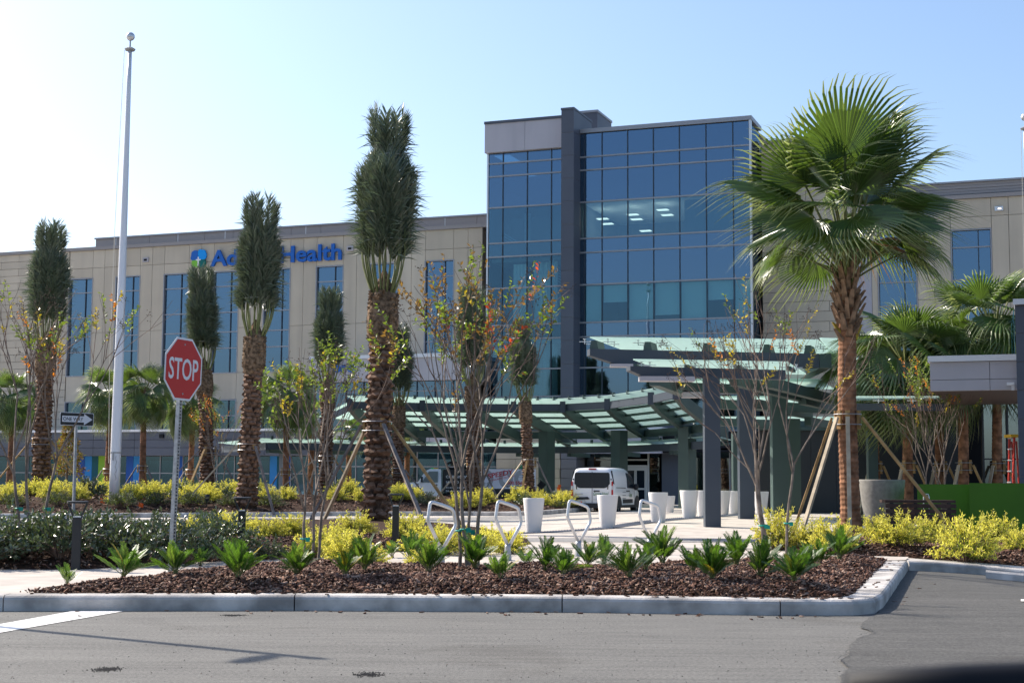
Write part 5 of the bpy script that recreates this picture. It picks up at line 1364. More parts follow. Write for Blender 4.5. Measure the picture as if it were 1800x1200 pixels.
HED = [shrub_mesh(s, .58, .72, 62, 20, .078, .044, ['leaf_hedge', 'leaf_hedge', 'leaf_hedge'], spiky=.15) for s in (4, 5, 6)]
JUN = [shrub_mesh(s, .55, .42, 60, 26, .07, .018, ['leaf_juniper', 'leaf_juniper', 'leaf_inner'], spiky=.15) for s in (7, 8)]
def shrub(kind, bed, x, y, sc, label, group, seed, name, sz=1.0):
    rg = random.Random(seed); V = kind[seed % len(kind)]; z = bed.z(x, y)-.02
    t = thing(name, label, 'shrub', (x, y, z), (0, 0, rg.uniform(0, 6.28)), group, (sc, sc, sc*sz))
    obj('foliage', V[0], t); obj('stems', V[1], t); return t
# hedge on the left of the walkway
hp = [(-30, 982), (38, 979), (108, 980), (178, 977), (250, 977), (322, 975), (392, 969),
      (0, 958), (75, 956), (140, 955), (215, 954), (285, 953), (350, 952), (475, 968)]
for i, (px, py) in enumerate(hp):
    p = G(px, py, .27); front = py > 975
    lab = f'{ORD[[q for q in hp if (q[1] > 965 and q[0] < 420) == (py > 965 and px < 420)].index((px, py))]} glossy dark green shrub from the left in the {"front" if py > 965 and px < 420 else "rear"} row of the hedge'
    if px > 420: lab = 'glossy dark shrub behind the fern-like plants left of the leaning thin trunks'
    shrub(HED, bed_mid, p.x, p.y, ((.95 if py > 965 else .66) if px < 400 else .5), lab, 'glossy dark hedge shrubs', 10+i, 'hedge_shrub')
ym = [(398, 950, .8), (432, 948, .72), (470, 951, .7), (512, 950, .75), (556, 962, .82), (590, 958, .9), (612, 968, .85), (625, 945, .8), (655, 975, .55), (715, 948, .85), (752, 955, 1.0), (778, 958, .85), (738, 978, .5), (838, 958, .85), (860, 950, .8), (893, 956, .75), (330, 950, .7), (365, 946, .6)]
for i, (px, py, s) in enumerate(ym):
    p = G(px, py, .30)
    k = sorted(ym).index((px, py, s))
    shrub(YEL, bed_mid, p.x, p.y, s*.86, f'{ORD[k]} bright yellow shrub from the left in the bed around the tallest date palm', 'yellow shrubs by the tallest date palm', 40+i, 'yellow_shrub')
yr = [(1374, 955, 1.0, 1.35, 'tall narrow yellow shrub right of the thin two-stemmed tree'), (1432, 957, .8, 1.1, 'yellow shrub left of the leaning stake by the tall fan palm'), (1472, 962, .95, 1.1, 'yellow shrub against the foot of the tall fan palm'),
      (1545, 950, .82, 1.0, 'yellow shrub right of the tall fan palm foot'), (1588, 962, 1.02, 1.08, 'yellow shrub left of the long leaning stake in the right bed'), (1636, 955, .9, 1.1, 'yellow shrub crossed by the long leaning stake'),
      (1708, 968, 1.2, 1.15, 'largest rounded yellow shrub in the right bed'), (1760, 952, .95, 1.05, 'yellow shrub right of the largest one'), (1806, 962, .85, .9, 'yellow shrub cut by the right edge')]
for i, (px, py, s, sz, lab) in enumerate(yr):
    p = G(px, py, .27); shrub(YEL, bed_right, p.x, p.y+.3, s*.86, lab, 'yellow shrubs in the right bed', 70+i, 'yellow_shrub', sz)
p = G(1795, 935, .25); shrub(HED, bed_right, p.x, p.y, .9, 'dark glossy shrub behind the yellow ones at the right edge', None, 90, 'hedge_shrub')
p = G(1535, 925, .25); shrub(JUN, bed_right, p.x, p.y+2, 1.0, 'low dull green shrub under the round planter bowl', None, 91, 'low_shrub')
# island rows follow its front kerb
def along(pts, s):
    L = [0]
    for a, b in zip(pts[:-1], pts[1:]): L.append(L[-1]+(b-a).length)
    for i in range(len(pts)-1):
        if L[i+1] >= s: return pts[i].lerp(pts[i+1], (s-L[i])/(L[i+1]-L[i])), (pts[i+1]-pts[i]).normalized()
    return pts[-1], (pts[-1]-pts[-2]).normalized()
tot = sum((b-a).length for a, b in zip(isl_front[:-1], isl_front[1:]))
ri = random.Random(9)
for rown, off, step, kind, nm, grp, sc0, adj, s_from, s_to in (
        ('kerb', 2.0, 1.5, JUN, 'juniper_shrub', 'grey green island shrubs', 1.15, 'low grey green', 4.5, 17),
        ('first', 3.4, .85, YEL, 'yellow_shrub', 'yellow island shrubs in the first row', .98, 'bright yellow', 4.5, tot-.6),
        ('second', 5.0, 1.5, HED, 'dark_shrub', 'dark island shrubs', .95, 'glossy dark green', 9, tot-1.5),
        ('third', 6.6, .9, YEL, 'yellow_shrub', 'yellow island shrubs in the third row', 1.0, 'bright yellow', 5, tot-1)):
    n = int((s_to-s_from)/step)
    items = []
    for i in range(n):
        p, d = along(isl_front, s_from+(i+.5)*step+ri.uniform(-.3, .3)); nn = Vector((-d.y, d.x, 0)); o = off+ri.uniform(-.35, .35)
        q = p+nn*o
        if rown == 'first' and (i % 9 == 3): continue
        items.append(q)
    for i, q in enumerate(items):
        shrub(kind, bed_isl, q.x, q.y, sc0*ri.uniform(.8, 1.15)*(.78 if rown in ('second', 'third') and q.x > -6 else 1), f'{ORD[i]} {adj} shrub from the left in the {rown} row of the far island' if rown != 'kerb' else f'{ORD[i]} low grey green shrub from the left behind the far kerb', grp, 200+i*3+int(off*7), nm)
p, d = along(isl_front, tot-1.2)
for i, (dx, dy) in enumerate(((0, 1.2), (-1.4, .9))):
    shrub(JUN if i == 0 else HED, bed_isl, p.x+dx, p.y+dy, .8, 'small grey shrub at the island tip beside the white van' if i == 0 else 'glossy dark shrub behind the front white planter near the island tip', None, 300+i, 'low_shrub')

# cycads in the front bed ------------------------------------------------
def cycad_frond(seed, L, nl=18):
    rg = random.Random(seed); mb = MB(); ns = 8; c = rg.uniform(.35, .75); pts = []
    for i in range(ns+1):
        f = i/ns; pts.append(Vector((L*f*(1-.12*c*f), .03*math.sin(f*3+seed), L*(.30*f-c*.42*f*f))))
    mb.tube(pts, [.006-.0005*i for i in range(ns+1)], 3, 1, cap=False)
    for i in range(nl):
        f = .22+.78*i/(nl-1); k = min(ns-1, int(f*ns)); p = pts[k].lerp(pts[k+1], f*ns-k); d = (pts[k+1]-pts[k]).normalized()
        ll = L*.23*math.sin(PI*min(1, .25+.62*f))*rg.uniform(.85, 1.12)
        for s in (-1, 1):
            dv = (d*.85+Vector((0, s, 0))*.75+Vector((0, 0, .22))).normalized()
            mid = p+dv*(ll*.55); w = .0066*rg.uniform(.85, 1.2); sd = dv.cross(Vector((0, 0, 1))).normalized()*w; tip = p+dv*ll-Vector((0, 0, .12*ll))
            mb.add([p-sd*.5, p+sd*.5, mid+sd, mid-sd, tip], [(0,1,2,3), (3,2,4)], 0)
    return mb
CF = [cycad_frond(300+i, .43).mesh('frond', [('leaf_coontie_light', 'leaf_coontie', 'leaf_coontie', 'leaf_coontie')[i % 4] if i < 8 else 'leaf_crepe_yellow', 'petiole_green']) for i in range(9)]
CAU = MB().lathe([(.04, -.06), (.05, 0), (.035, .04), (.015, .06)], 8).mesh('caudex', 'trunk_date', True)
cy = [(117, 1034, .72, 9), (216, 1022, 1.1, 20), (308, 1024, 1.05, 17), (352, 1000, .8, 12), (417, 1026, 1.25, 22), (520, 1018, 1.15, 20), (606, 1018, .95, 16), (640, 1012, 1.25, 22), (720, 994, 1.15, 18), (752, 1028, 1.0, 17), (690, 985, .85, 13),
      (835, 1006, 1.15, 18), (880, 1024, .82, 13), (925, 1000, .8, 11), (958, 1012, 1.0, 17), (988, 1028, .85, 14), (1032, 1004, .85, 13), (1062, 1000, 1.05, 14), (1108, 1022, 1.15, 18), (1165, 1000, 1.2, 18), (1135, 1010, .85, 13),
      (1218, 1012, .95, 15), (1252, 1032, 1.25, 22), (1296, 1002, 1.15, 18), (1334, 1022, 1.15, 18), (1395, 1030, 1.15, 20), (1420, 1010, 1.0, 15), (1440, 998, .9, 13), (1474, 992, 1.2, 20), (1505, 978, .9, 14)]
order = sorted(cy)
rc = random.Random(4)
for i, (px, py, s, n) in enumerate(cy):
    p = G(px, py-4, .2)
    for _ in range(4): p = G(px, py-4, bed_front.z(p.x, p.y))
    k = order.index((px, py, s, n)); Bd = bed_front
    t = thing('cycad', f'{ORD[k]} fern-like green cycad from the left in the front mulch bed', 'plant', (p.x, p.y, Bd.z(p.x, p.y)), (rc.uniform(-.16, .16), rc.uniform(-.16, .16), rc.uniform(0, 6)), 'fern-like cycads in the front mulch bed', s*.82*rc.uniform(.85, 1.1))
    obj('caudex', CAU, t)
    n = int(n*1.25)
    for q in range(n):
        f = q/n; el = 86-44*f+rc.uniform(-14, 12); az = q*2.39996+rc.uniform(-.3, .3)
        m = Matrix.Rotation(az, 4, 'Z') @ Matrix.Rotation(-R(el-14), 4, 'Y') @ Matrix.Rotation(rc.uniform(-.5, .5), 4, 'X')
        obj('frond', CF[8 if rc.random() < .025 else rc.randrange(8)], t, (0, 0, .05), m.to_euler(), rc.uniform(.8, 1.15))

# ------------------------------------------------------------------ thin multi-stemmed trees
def crepe(label, foot, H, spread, stems, seed, palette, leafiness, group='thin multi-stemmed trees', seeds=.35, top_bias=.0, fork=.36, bend=None, low=False):
    """stems: list of (dx, dy) foot offsets"""
    rg = random.Random(seed); t = thing('thin_tree', label, 'tree', tuple(foot), group=group)
    lv = MB(); sd = MB(); ns = len(stems)
    def grow(mb, p, d, L, r, depth, stemdir):
        k = 4; pts = [p]; q = p.copy(); dd = d.copy()
        for i in range(k):
            dd = (dd+rv(rg)*.10+Vector((0, 0, .05))).normalized(); q = q+dd*(L/k); pts.append(q)
        mb.tube(pts, [r*(1-.32*i/k) for i in range(k+1)], 6 if depth == 0 else (4 if depth == 1 else 3), 0 if depth < 2 else 1, cap=False)
        r2 = r*.62
        if depth < 3:
            nb = rg.choice([2, 3, 3]) if depth < 2 else rg.choice([2, 2, 3])
            for b in range(nb):
                f = 1.0 if b < 2 else rg.uniform(.45, .9); kk = min(k-1, int(f*k)); pp = pts[kk].lerp(pts[kk+1], f*k-kk)
                ax = (dd+rv(rg)*(.62 if depth else .5)); ax.z = abs(ax.z)*.8+.38; outw = Vector((pp.x, pp.y, 0))
                if outw.length > .01: ax += outw.normalized()*.22*spread
                grow(mb, pp, ax.normalized(), L*rg.uniform(.62, .9), r2, depth+1, stemdir)
        else:
            hrel = q.z/H
            if rg.random() < leafiness*(.10+2.3*max(0, hrel-.52)):
                n = rg.randrange(11, 22)
                pal = rg.choices(range(len(palette)), [w for _, w in palette])[0]
                for i in range(n):
                    f = (i+.5)/n; kk = min(k-1, int(f*k)); pp = pts[kk].lerp(pts[kk+1], f*k-kk)
                    sdv = dd.cross(rv(rg)).normalized()
                    mi = pal if rg.random() < .95 else rg.choices(range(len(palette)), [w for _, w in palette])[0]
                    leaf(lv, pp, (dd*.45+sdv*(1 if i % 2 else -1)+Vector((0, 0, .1))).normalized(), rv(rg)+Vector((0, 0, 1)), rg.uniform(.05, .085), rg.uniform(.028, .042), mi)
            elif rg.random() < seeds:
                for i in range(rg.randrange(6, 14)):
                    c = q+rv(rg)*rg.uniform(.02, .10); s = rg.uniform(.006, .011)
                    sd.add([c+Vector((s, 0, 0)), c-Vector((s, 0, 0)), c+Vector((0, s, 0)), c-Vector((0, s, 0)), c+Vector((0, 0, s)), c-Vector((0, 0, s))], [(0,2,4), (2,1,4), (1,3,4), (3,0,4), (2,0,5), (1,2,5), (3,1,5), (0,3,5)])
                    if i % 3 == 0: sd.tube([q, c], .0025, 3, cap=False)
    for i, (dx, dy) in enumerate(stems):
        mb = MB(); a = Vector((dx, dy, -.05)); ang = math.atan2(dy, dx) if ns > 1 else 0
        hf = H*fork*rg.uniform(.85, 1.1); ln = Vector((dx*.8+rg.uniform(-.1, .1), dy*.8, hf)); k = 5; r = rg.uniform(.021, .028)*(H/3.8)
        pts = [a+Vector((ln.x*f+.02*math.sin(f*6+i), ln.y*f, hf*f)) for f in [j/k for j in range(k+1)]]
        mb.tube(pts, [r*(1-.25*j/k) for j in range(k+1)], 7, 0, cap=False)
        nb = rg.choice([3, 4])
        for b in range(nb):
            f = 1.0 if b < 2 else rg.uniform(.62, .95); kk = min(k-1, int(f*k)); pp = pts[kk].lerp(pts[kk+1], f*k-kk)
            aa = 2*PI*b/nb+rg.uniform(-.5, .5); ax = Vector((math.cos(aa)*.42*spread+dx*.5, math.sin(aa)*.42*spread+dy*.5, 1)).normalized()
            grow(mb, pp, ax, H*.235*rg.uniform(.85, 1.15), r*.62, 0, ax)
        mb.build('stem', ['bark_crepe', 'twig_brown'], t)
        if rg.random() < .8:
            z = hf*.5; p = pts[2]; m2 = MB(); m2.tube([(p.x+.045*math.cos(2*PI*j/8), p.y+.045*math.sin(2*PI*j/8), p.z+.01) for j in range(9)], .012, 4, cap=False)
            m2.box(p.x+.03, p.x+.09, p.y-.04, p.y-.03, p.z-.03, p.z+.03); m2.build('tie_tape', 'tape_green', t)
    lv.build('foliage', [m for m, _ in palette], t); sd.build('seed_heads', 'seed_brown', t, kind='stuff')
    return t
G_, Y_, B_, R_, O_ = 'leaf_crepe_green', 'leaf_crepe_yellow', 'leaf_crepe_bronze', 'leaf_crepe_red', 'leaf_crepe_orange'
def cf(px, py, bed=bed_front, z=.22):
    p = G(px, py, z); return Vector((p.x, p.y, bed.z(p.x, p.y)))
crepe('thin tree with bronze and red leaves behind the first bike racks', cf(822, 1004), 3.6, .72, [(-.10, .05), (-.02, -.05), (.11, .05), (.02, .12)], 12, [(B_, 6), (G_, 4), (R_, .25), (Y_, .4)], .62, seeds=.4)
crepe('thin green leaved tree between the two nearest date palms', cf(548, 988), 3.15, .9, [(-.02, .0), (.05, .04), (-.12, .3)], 25, [(G_, 6), (Y_, 1), (O_, .15)], .38, seeds=.55)
crepe('nearly bare thin tree with yellow leaves in front of the canopy column', cf(1362, 974), 3.95, 1.0, [(-.16, .05), (-.08, .1), (.16, .0)], 33, [(Y_, 5), (G_, 2.5), (O_, .4)], .13, seeds=.45)
crepe('thin tree at the left edge, its stems rising out of the dark hedge', cf(52, 958, bed_mid, .3), 3.9, .95, [(-.18, .05), (.0, -.05), (.16, .05)], 44, [(G_, 6), (Y_, 1.4), (O_, .6)], .34, seeds=.45)
crepe('thin tree with small orange leaves before the porch', Vector((P(1645, 850, 39).x, 39, .3)), 4.3, .9, [(-.15, 0), (.02, .05), (.14, 0)], 57, [(G_, 6), (O_, 1.5), (Y_, .8)], .5)
crepe('thin bare tree beside the coloured wall panels', Vector((P(385, 850, 62).x, 62, bed_isl.z(P(385, 850, 62).x, 62))), 4.0, .9, [(-.12, 0), (.1, .05)], 61, [(G_, 4), (O_, 2), (Y_, 2)], .45)
# conical rusty tree on the left
c = P(117, 850, 67); fz = bed_isl.z(c.x, 67); zt = P(118, 742, 67).z; zl = P(118, 833, 67).z
t = thing('conical_tree', 'small conical tree with rusty orange foliage behind the one way sign', 'tree', (c.x, 67, fz))
MB().tube([(0, 0, -.1), (0, 0, 1.2), (.03, 0, zt-fz-.4)], [.06, .05, .012], 7).build('trunk', 'bark_crepe', t)
rg = random.Random(5); mb = MB()
for q in range(2600):
    f = rg.random()**1.3; z = zl-fz+(zt-zl)*f; rr = .86*(1-f)**.75*(.92+.2*math.sin(f*23))*rg.random()**.45*(1 if f > .06 else .75); a = rg.uniform(0, 2*PI); p = Vector((rr*math.cos(a), rr*math.sin(a), z+rg.uniform(-.1, .1)))
    leaf(mb, p, (Vector((math.cos(a), math.sin(a), .3))+rv(rg)*.7).normalized(), rv(rg), rg.uniform(.08, .18), rg.uniform(.03, .06), 0 if rg.random() < .8 else 1)
mb.build('crown', ['leaf_cypress', 'leaf_inner'], t)
# ------------------------------------------------------------------ signs and poles
def perforated_post(t, L, w, d, lean=0):
    """square post with a row of real holes down its front face (front is -y)"""
    mb = MB(); h = w*.22; pitch = .0254*1.6
    mb.box(-w/2, -h, -d/2, -d/2+.004, 0, L).box(h, w/2, -d/2, -d/2+.004, 0, L)
    n = int(L/pitch)
    for i in range(n): mb.box(-h, h, -d/2, -d/2+.0039, i*pitch, i*pitch+pitch*.5)
    mb.box(-w/2, -w/2+.004, -d/2+.0041, d/2, 0, L).box(w/2-.004, w/2, -d/2+.0041, d/2, 0, L).box(-w/2, w/2, d/2+.0001, d/2+.004, 0, L)
    mb.build('post', 'galvanised', t); MB().box(-h*1.6, h*1.6, .005, .008, .01, L-.01).build('post_hole_shade', 'rubber', t)  # dark strip inside the hollow post paints in the shade behind the holes
Ys = 18.0
top = P(321, 593.5, Ys); ft = P(301, 990, Ys); ft.z = bed_mid.z(ft.x, Ys) if False else 0.2
vx = (top.x-ft.x); vz = top.z-ft.z
leanm = Matrix.Rotation(math.atan2(vx, vz), 4, 'Y')
yaw = R(67)
M4 = leanm @ Matrix.Rotation(yaw, 4, 'Z')
st = thing('stop_sign', 'red octagonal STOP sign on a leaning perforated steel post', 'sign', tuple(ft), M4.to_euler())
Hs = math.hypot(vx, vz); perforated_post(st, Hs-.05, .062, .045)
cz_ = Hs-.385
a8 = lambda r: [(r/math.cos(PI/8)*math.cos(PI/8+k*PI/4), r/math.cos(PI/8)*math.sin(PI/8+k*PI/4)) for k in range(8)]
def octo(r, y0, y1, m, name):
    mb = MB(); mb.prism(a8(r), lambda x, y, k: Vector((x, (y0, y1)[k], cz_+y))); me = mb.mesh(name, m); recalc(me); return obj(name, me, st)
octo(.381, -.036, -.033, 'sign_white', 'sign_plate'); octo(.355, -.0385, -.0361, 'sign_red', 'sign_face')
tm = text_mesh('STOP', .60, .265, 0.0015, .012); o = tm.build('lettering', 'sign_white', st, loc=(-.30, -.0386, cz_-.1325))
for z in (.30, -.30): MB().lathe([(.012, 0), (.012, .006), (.004, .008)], 8).build('bolt', 'galvanised', st, loc=(0, -.0386, cz_+z), ).rotation_euler = (PI/2, 0, 0)
Yo = 34.0
cen = P(134, 736.5, Yo); fo = Vector((P(129, 900, Yo).x, Yo, .2))
ow = thing('one_way_sign', 'black and white ONE WAY arrow sign on a grey post', 'sign', tuple(fo), (0, math.atan2(cen.x-fo.x, cen.z-fo.z), R(52)))
hz = cen.z-fo.z
MB().box(-.03, .03, -.02, .02, 0, hz+.14).build('post', 'galvanised', ow)
W_, H_ = .455, .15
def rrect(w, h, r, n=4):
    pts = []
    for cx, cy, a0 in ((w-r, h-r, 0), (-w+r, h-r, PI/2), (-w+r, -h+r, PI), (w-r, -h+r, 1.5*PI)):
        for k in range(n+1): a = a0+PI/2*k/n; pts.append((cx+r*math.cos(a), cy+r*math.sin(a)))
    return pts
def slab(pts, y0, y1, m, name, par, zc):
    mb = MB(); mb.prism(pts, lambda x, y, k: Vector((x, (y0, y1)[k], zc+y))); me = mb.mesh(name, m); recalc(me); return obj(name, me, par)
slab(rrect(W_, H_, .03), -.027, -.024, 'sign_white', 'sign_plate', ow, hz); slab(rrect(W_-.012, H_-.012, .022), -.0295, -.0271, 'sign_black', 'sign_face', ow, hz)
slab([(-.40, -.07), (.19, -.07), (.19, -.13), (.42, 0), (.19, .13), (.19, .07), (-.40, .07)], -.0315, -.0296, 'sign_white', 'arrow', ow, hz)
text_mesh('ONE WAY', .54, .085, .0012, .012).build('lettering', 'sign_black', ow, loc=(-.375, -.0316, hz-.0425))
def flagpole(foot, topz, topx, r0, r1, label):
    H = topz-foot.z; t = thing('flagpole', label, 'flagpole', tuple(foot), (0, math.atan2(topx-foot.x, H), 0), 'flagpoles')
    MB().tube([(0, 0, H*i/12) for i in range(13)], [r0 if i < 3 else r0+(r1-r0)*(i-2)/10 for i in range(13)], 20).build('pole', 'pole_white', t, True)
    MB().lathe([(r0+.14, 0), (r0+.14, .04), (r0+.06, .09), (r0+.01, .12)], 24).build('base_collar', 'pole_white', t, True)
    MB().tube([(0, 0, H), (0, 0, H+.34)], .03, 8).build('spindle', 'galvanised', t)
    MB().lathe([(.02, -.06), (.17, -.03), (.20, .03), (.10, .09), (.03, .11)], 16, c=(0, 0, H+.0)).build('truck', 'galvanised', t)
    n = 12; MB().lathe([(max(.004, .16*math.sin(PI*k/n)), .34+.16-.16*math.cos(PI*k/n)) for k in range(n+1)], 20, c=(0, 0, H)).build('ball', 'aluminium', t, True)
    MB().tube([(-.19, -.05, H-.02), (-.24-r0*.3, -.1, H*.6), (-.30, -.12, H*.3), (-r0-.03, -.1, 1.6)], .010, 4).build('halyard', 'rope', t)
    MB().lathe([(r0+.012, 1.95), (r0+.012, 2.0)], 20, cap=(False, False)).build('band', 'galvanised', t)
    MB().bar((-r0*.2, -r0-.02, 1.7), (-r0*.2, -r0-.02, 2.0), .05, .03).tube([(0.08+.02*math.sin(k), -r0-.05, 1.0+.045*k) for k in range(20)], .012, 4).build('cleat', 'galvanised', t)
    return t
Yf = 53.0
ff = P(200, 893, Yf); ff.z = min(ff.z, bed_isl.z(ff.x, Yf)+.02); tp = P(228.5, 88, Yf)
flagpole(ff, tp.z, tp.x, .185, .072, 'tall white flagpole with a silver ball, standing in the island mulch')
tp = P(1801.5, 206, 60); flagpole(Vector((P(1823, 800, 60).x, 60, .2)), tp.z-.5, tp.x, .14, .07, 'white flagpole whose tip shows at the right edge')
# lamp pole standing just left of the view; its shadow crosses the road
lp = thing('lamp_pole', 'slim lamp pole left of the view whose long shadow crosses the road', 'lamp', (-7.25, 15.19, .15))
MB().tube([(0, 0, 0), (0, 0, 5.45)], [.062, .055], 10).build('pole', 'black_metal', lp, True)
MB().lathe([(.12, 0), (.12, .03), (.065, .06)], 12).build('base', 'black_metal', lp)
MB().tube([(0, 0, 5.2), (.05, -.12, 5.32)], .02, 6).build('arm', 'black_metal', lp)
mb = MB(); m4 = Matrix.Translation((-.10, -.34, 4.13)) @ Matrix.Rotation(R(20), 4, 'Z'); mb.lathe([(.01, -.025), (.5, -.012), (.5, .012), (.01, .025)], 20); mb.v = [tuple(Matrix.Translation((-.08, -.30, 5.06)) @ Matrix.Rotation(R(66), 4, 'Z') @ Vector((x*.60, y*.22, z))) for x, y, z in mb.v]; mb.build('lamp_head', 'black_metal', lp)
# path lights ------------------------------------------------------------
def path_light(foot, H, yaw, label):
    t = thing('path_light', label, 'bollard light', tuple(foot), (0, 0, yaw), 'black path lights')
    MB().box(-.055, .055, -.055, .055, 0, H-.21).build('post', 'black_metal', t)
    MB().box(-.09, .09, -.09, .09, 0, .015).build('base_plate', 'black_metal', t)
    for s in (-1, 1): MB().bar((s*.045, 0, H-.215), (s*.118, 0, H-.03), .06, .022, up=(s, 0, 0)).build('side_arm', 'black_metal', t)
    mb = MB(); mb.add([(.135*math.cos(2*PI*k/24), .10*math.sin(2*PI*k/24), z) for z in (H-.03, H-.005) for k in range(24)]+[(.11*math.cos(2*PI*k/24), .08*math.sin(2*PI*k/24), H) for k in range(24)],
        [(k, (k+1) % 24, 24+(k+1) % 24, 24+k) for k in range(24)]+[(24+k, 24+(k+1) % 24, 48+(k+1) % 24, 48+k) for k in range(24)]+[tuple(range(48, 72)), tuple(range(23, -1, -1))])
    mb.build('cap', 'black_metal', t)
    MB().box(-.05, .05, -.045, .045, H-.21, H-.195).build('lens_seat', 'aluminium', t)
for px, pyt, pyb, Y, yw, lab in ((133, 880, 996, 19.3, .2, 'nearest black path light in front of the dark hedge'), (424, 873, 968, 22.6, .1, 'black path light in the yellow shrubs left of the tallest date palm'), (695, 867, 956, 25.0, 0, 'black path light right of the tallest date palm')):
    p = P(px, pyb, Y); z0 = bed_mid.z(p.x, Y)-.05; path_light(Vector((p.x, Y, z0)), P(px, pyt, Y).z-z0, yw, lab)
# bike racks --------------------------------------------------------------
def bike_rack(px, Y, yaw, s, label):
    p = P(px, 900, Y); t = thing('bike_rack', label, 'bike rack', (p.x, Y, .146), (0, 0, yaw), 'steel loop bike racks', s)
    pts = [(-.0, .0, .22), (-.235, 0, .62), (-.19, 0, .885), (.03, 0, .83), (.20, 0, .775), (.255, 0, .55), (.03, 0, .22)]
    # rounded corners
    Q = [Vector(q) for q in pts]; out = [Q[0]]
    for a, b, c in zip(Q[:-2], Q[1:-1], Q[2:]):
        r = .055; u = b+(a-b).normalized()*min(r, (a-b).length*.45); v = b+(c-b).normalized()*min(r, (c-b).length*.45)
        for k in range(5): f = k/4; out.append(u*(1-f)**2+b*(2*f*(1-f))+v*f**2)
    out.append(Q[-1])
    MB().tube(out, .025, 10).build('loop', 'rack_steel', t, True)
    MB().lathe([(.062, 0), (.058, .02), (.045, .20), (.042, .24)], 16).build('pedestal', 'galvanised', t, True)
    MB().box(-.08, .08, -.08, .08, 0, .01).build('base_plate', 'galvanised', t)
for px, Y, s, lab in ((776, 21.0, 1.0, 'nearest silver loop bike rack, left of the bronze leaved tree stems'), (893, 22.2, 1.0, 'silver loop bike rack in front of the yellow bed tip'), (1017, 23.6, 1.0, 'silver loop bike rack below the rear of the white van'), (1142, 24.6, 1.0, 'silver loop bike rack furthest right')):
    bike_rack(px, Y, R(38), s, lab)
# planters ----------------------------------------------------------------
def planter(px, pyt, pyb, w, Y, label, narrow=.68):
    p = P(px, pyb, Y); z0 = plaza_z(p.x, Y); h = P(px, pyt, Y).z-z0; r = w*Y/FPX/2; rb = r*narrow
    t = thing('white_planter', label, 'planter', (p.x, Y, z0), group='tapered white planters')
    MB().lathe([(rb*.96, 0), (rb, .015), (rb+(r-rb)*.5, h*.5), (r, h-.02), (r*.985, h), (r*.90, h), (r*.88, h-.08)], 40, cap=(True, False)).build('pot', 'planter_white', t, True)
    MB().lathe([(r*.885, h-.075), (.01, h-.06)], 24, cap=(False, False)).build('soil', 'potting_soil', t)
for a in ((938, 875, 935, 37.5, 36, 'tapered white planter in front of the island tip, leftmost'), (1068, 869.5, 926.5, 37, 37.9, 'tapered white planter in front of the white van'), (1157, 865, 918, 34.5, 40.7, 'tapered white planter just right of the van with a small planter behind it'),
          (1211.5, 861.5, 910.5, 32.5, 44.5, 'tapered white planter left of the near canopy column'), (1237, 861.5, 906.5, 30, 47, 'white planter half hidden on the left by the near canopy column'), (1271, 862, 904.5, 27, 50, 'white planter peeping out right of the near canopy column'),
          (1292, 862.5, 904, 27, 52, 'white planter between the two canopy columns'), (1338, 863.5, 902, 27, 56, 'white planter right of the second canopy column'), (1177, 871, 897, 20, 58, 'small distant white planter by the entrance doors')):
    planter(*a)
# ------------------------------------------------------------------ vehicles
def loft(sections, name, m, par, smooth=True):
    mb = MB(); k = len(sections[0]); mb.v = [tuple(p) for s in sections for p in s]
    mb.f = [(i*k+j, i*k+(j+1) % k, (i+1)*k+(j+1) % k, (i+1)*k+j) for i in range(len(sections)-1) for j in range(k)]+[tuple(range(k-1, -1, -1)), tuple((len(sections)-1)*k+j for j in range(k))]
    mb.m = [0]*len(mb.f); me = mb.mesh(name, m, smooth); recalc(me); return obj(name, me, par)
def car_section(y, zb, zt, hw, hwt, belt, r=.10):
    """closed ring at length y: rocker, side, belt, tumblehome, roof"""
    zz = [(zb, hw-.05), (zb+.06, hw), (belt, hw+.0), ((belt+zt)/2, (hw+hwt)/2+.03), (zt-r, hwt+.01), (zt-r*.3, hwt-.05), (zt, hwt-.16)]
    right = [(x, y, z) for z, x in zz]; left = [(-x, y, z) for z, x in reversed(zz)]
    return right+[(0, y, zt+.015)]+left
def WH(par, x, y, r): wheel(par, x, y, r, .24, 1).rotation_euler = (PI/2, 0, 0)
def wheel(par, x, y, r, w, side):
    t = obj('wheel', MB().lathe([(r*.62, -w/2), (r*.93, -w/2), (r, -w/2+.03), (r, w/2-.03), (r*.93, w/2), (r*.62, w/2)], 28, cap=(False, False)).mesh('wheel', 'rubber', True), par, (x, y, r), (0, PI/2, 0))
    w_o = t; mb = MB(); mb.lathe([(r*.63, w/2-.05), (r*.60, w/2-.02), (r*.12, w/2-.03), (.01, w/2-.02)], 20, cap=(False, False)); mb.lathe([(r*.63, -w/2+.05), (r*.60, -w/2+.02), (r*.12, -w/2+.03), (.01, -w/2+.02)], 20, cap=(False, False))
    obj('rim', mb.mesh('rim', 'rim_silver', True), t); return t
Yv = 59.0
pa, pb = P(1003, 903, Yv), P(1085, 903, Yv)
vp = P(1043.5, 903, Yv); vz = plaza_z(vp.x, Yv)+.006; vz = P(1043, 904, Yv).z
van = thing('delivery_van', 'small white delivery van seen from behind, parked at the entrance', 'van', (vp.x-.06, Yv, vz), (0, 0, R(-19)))
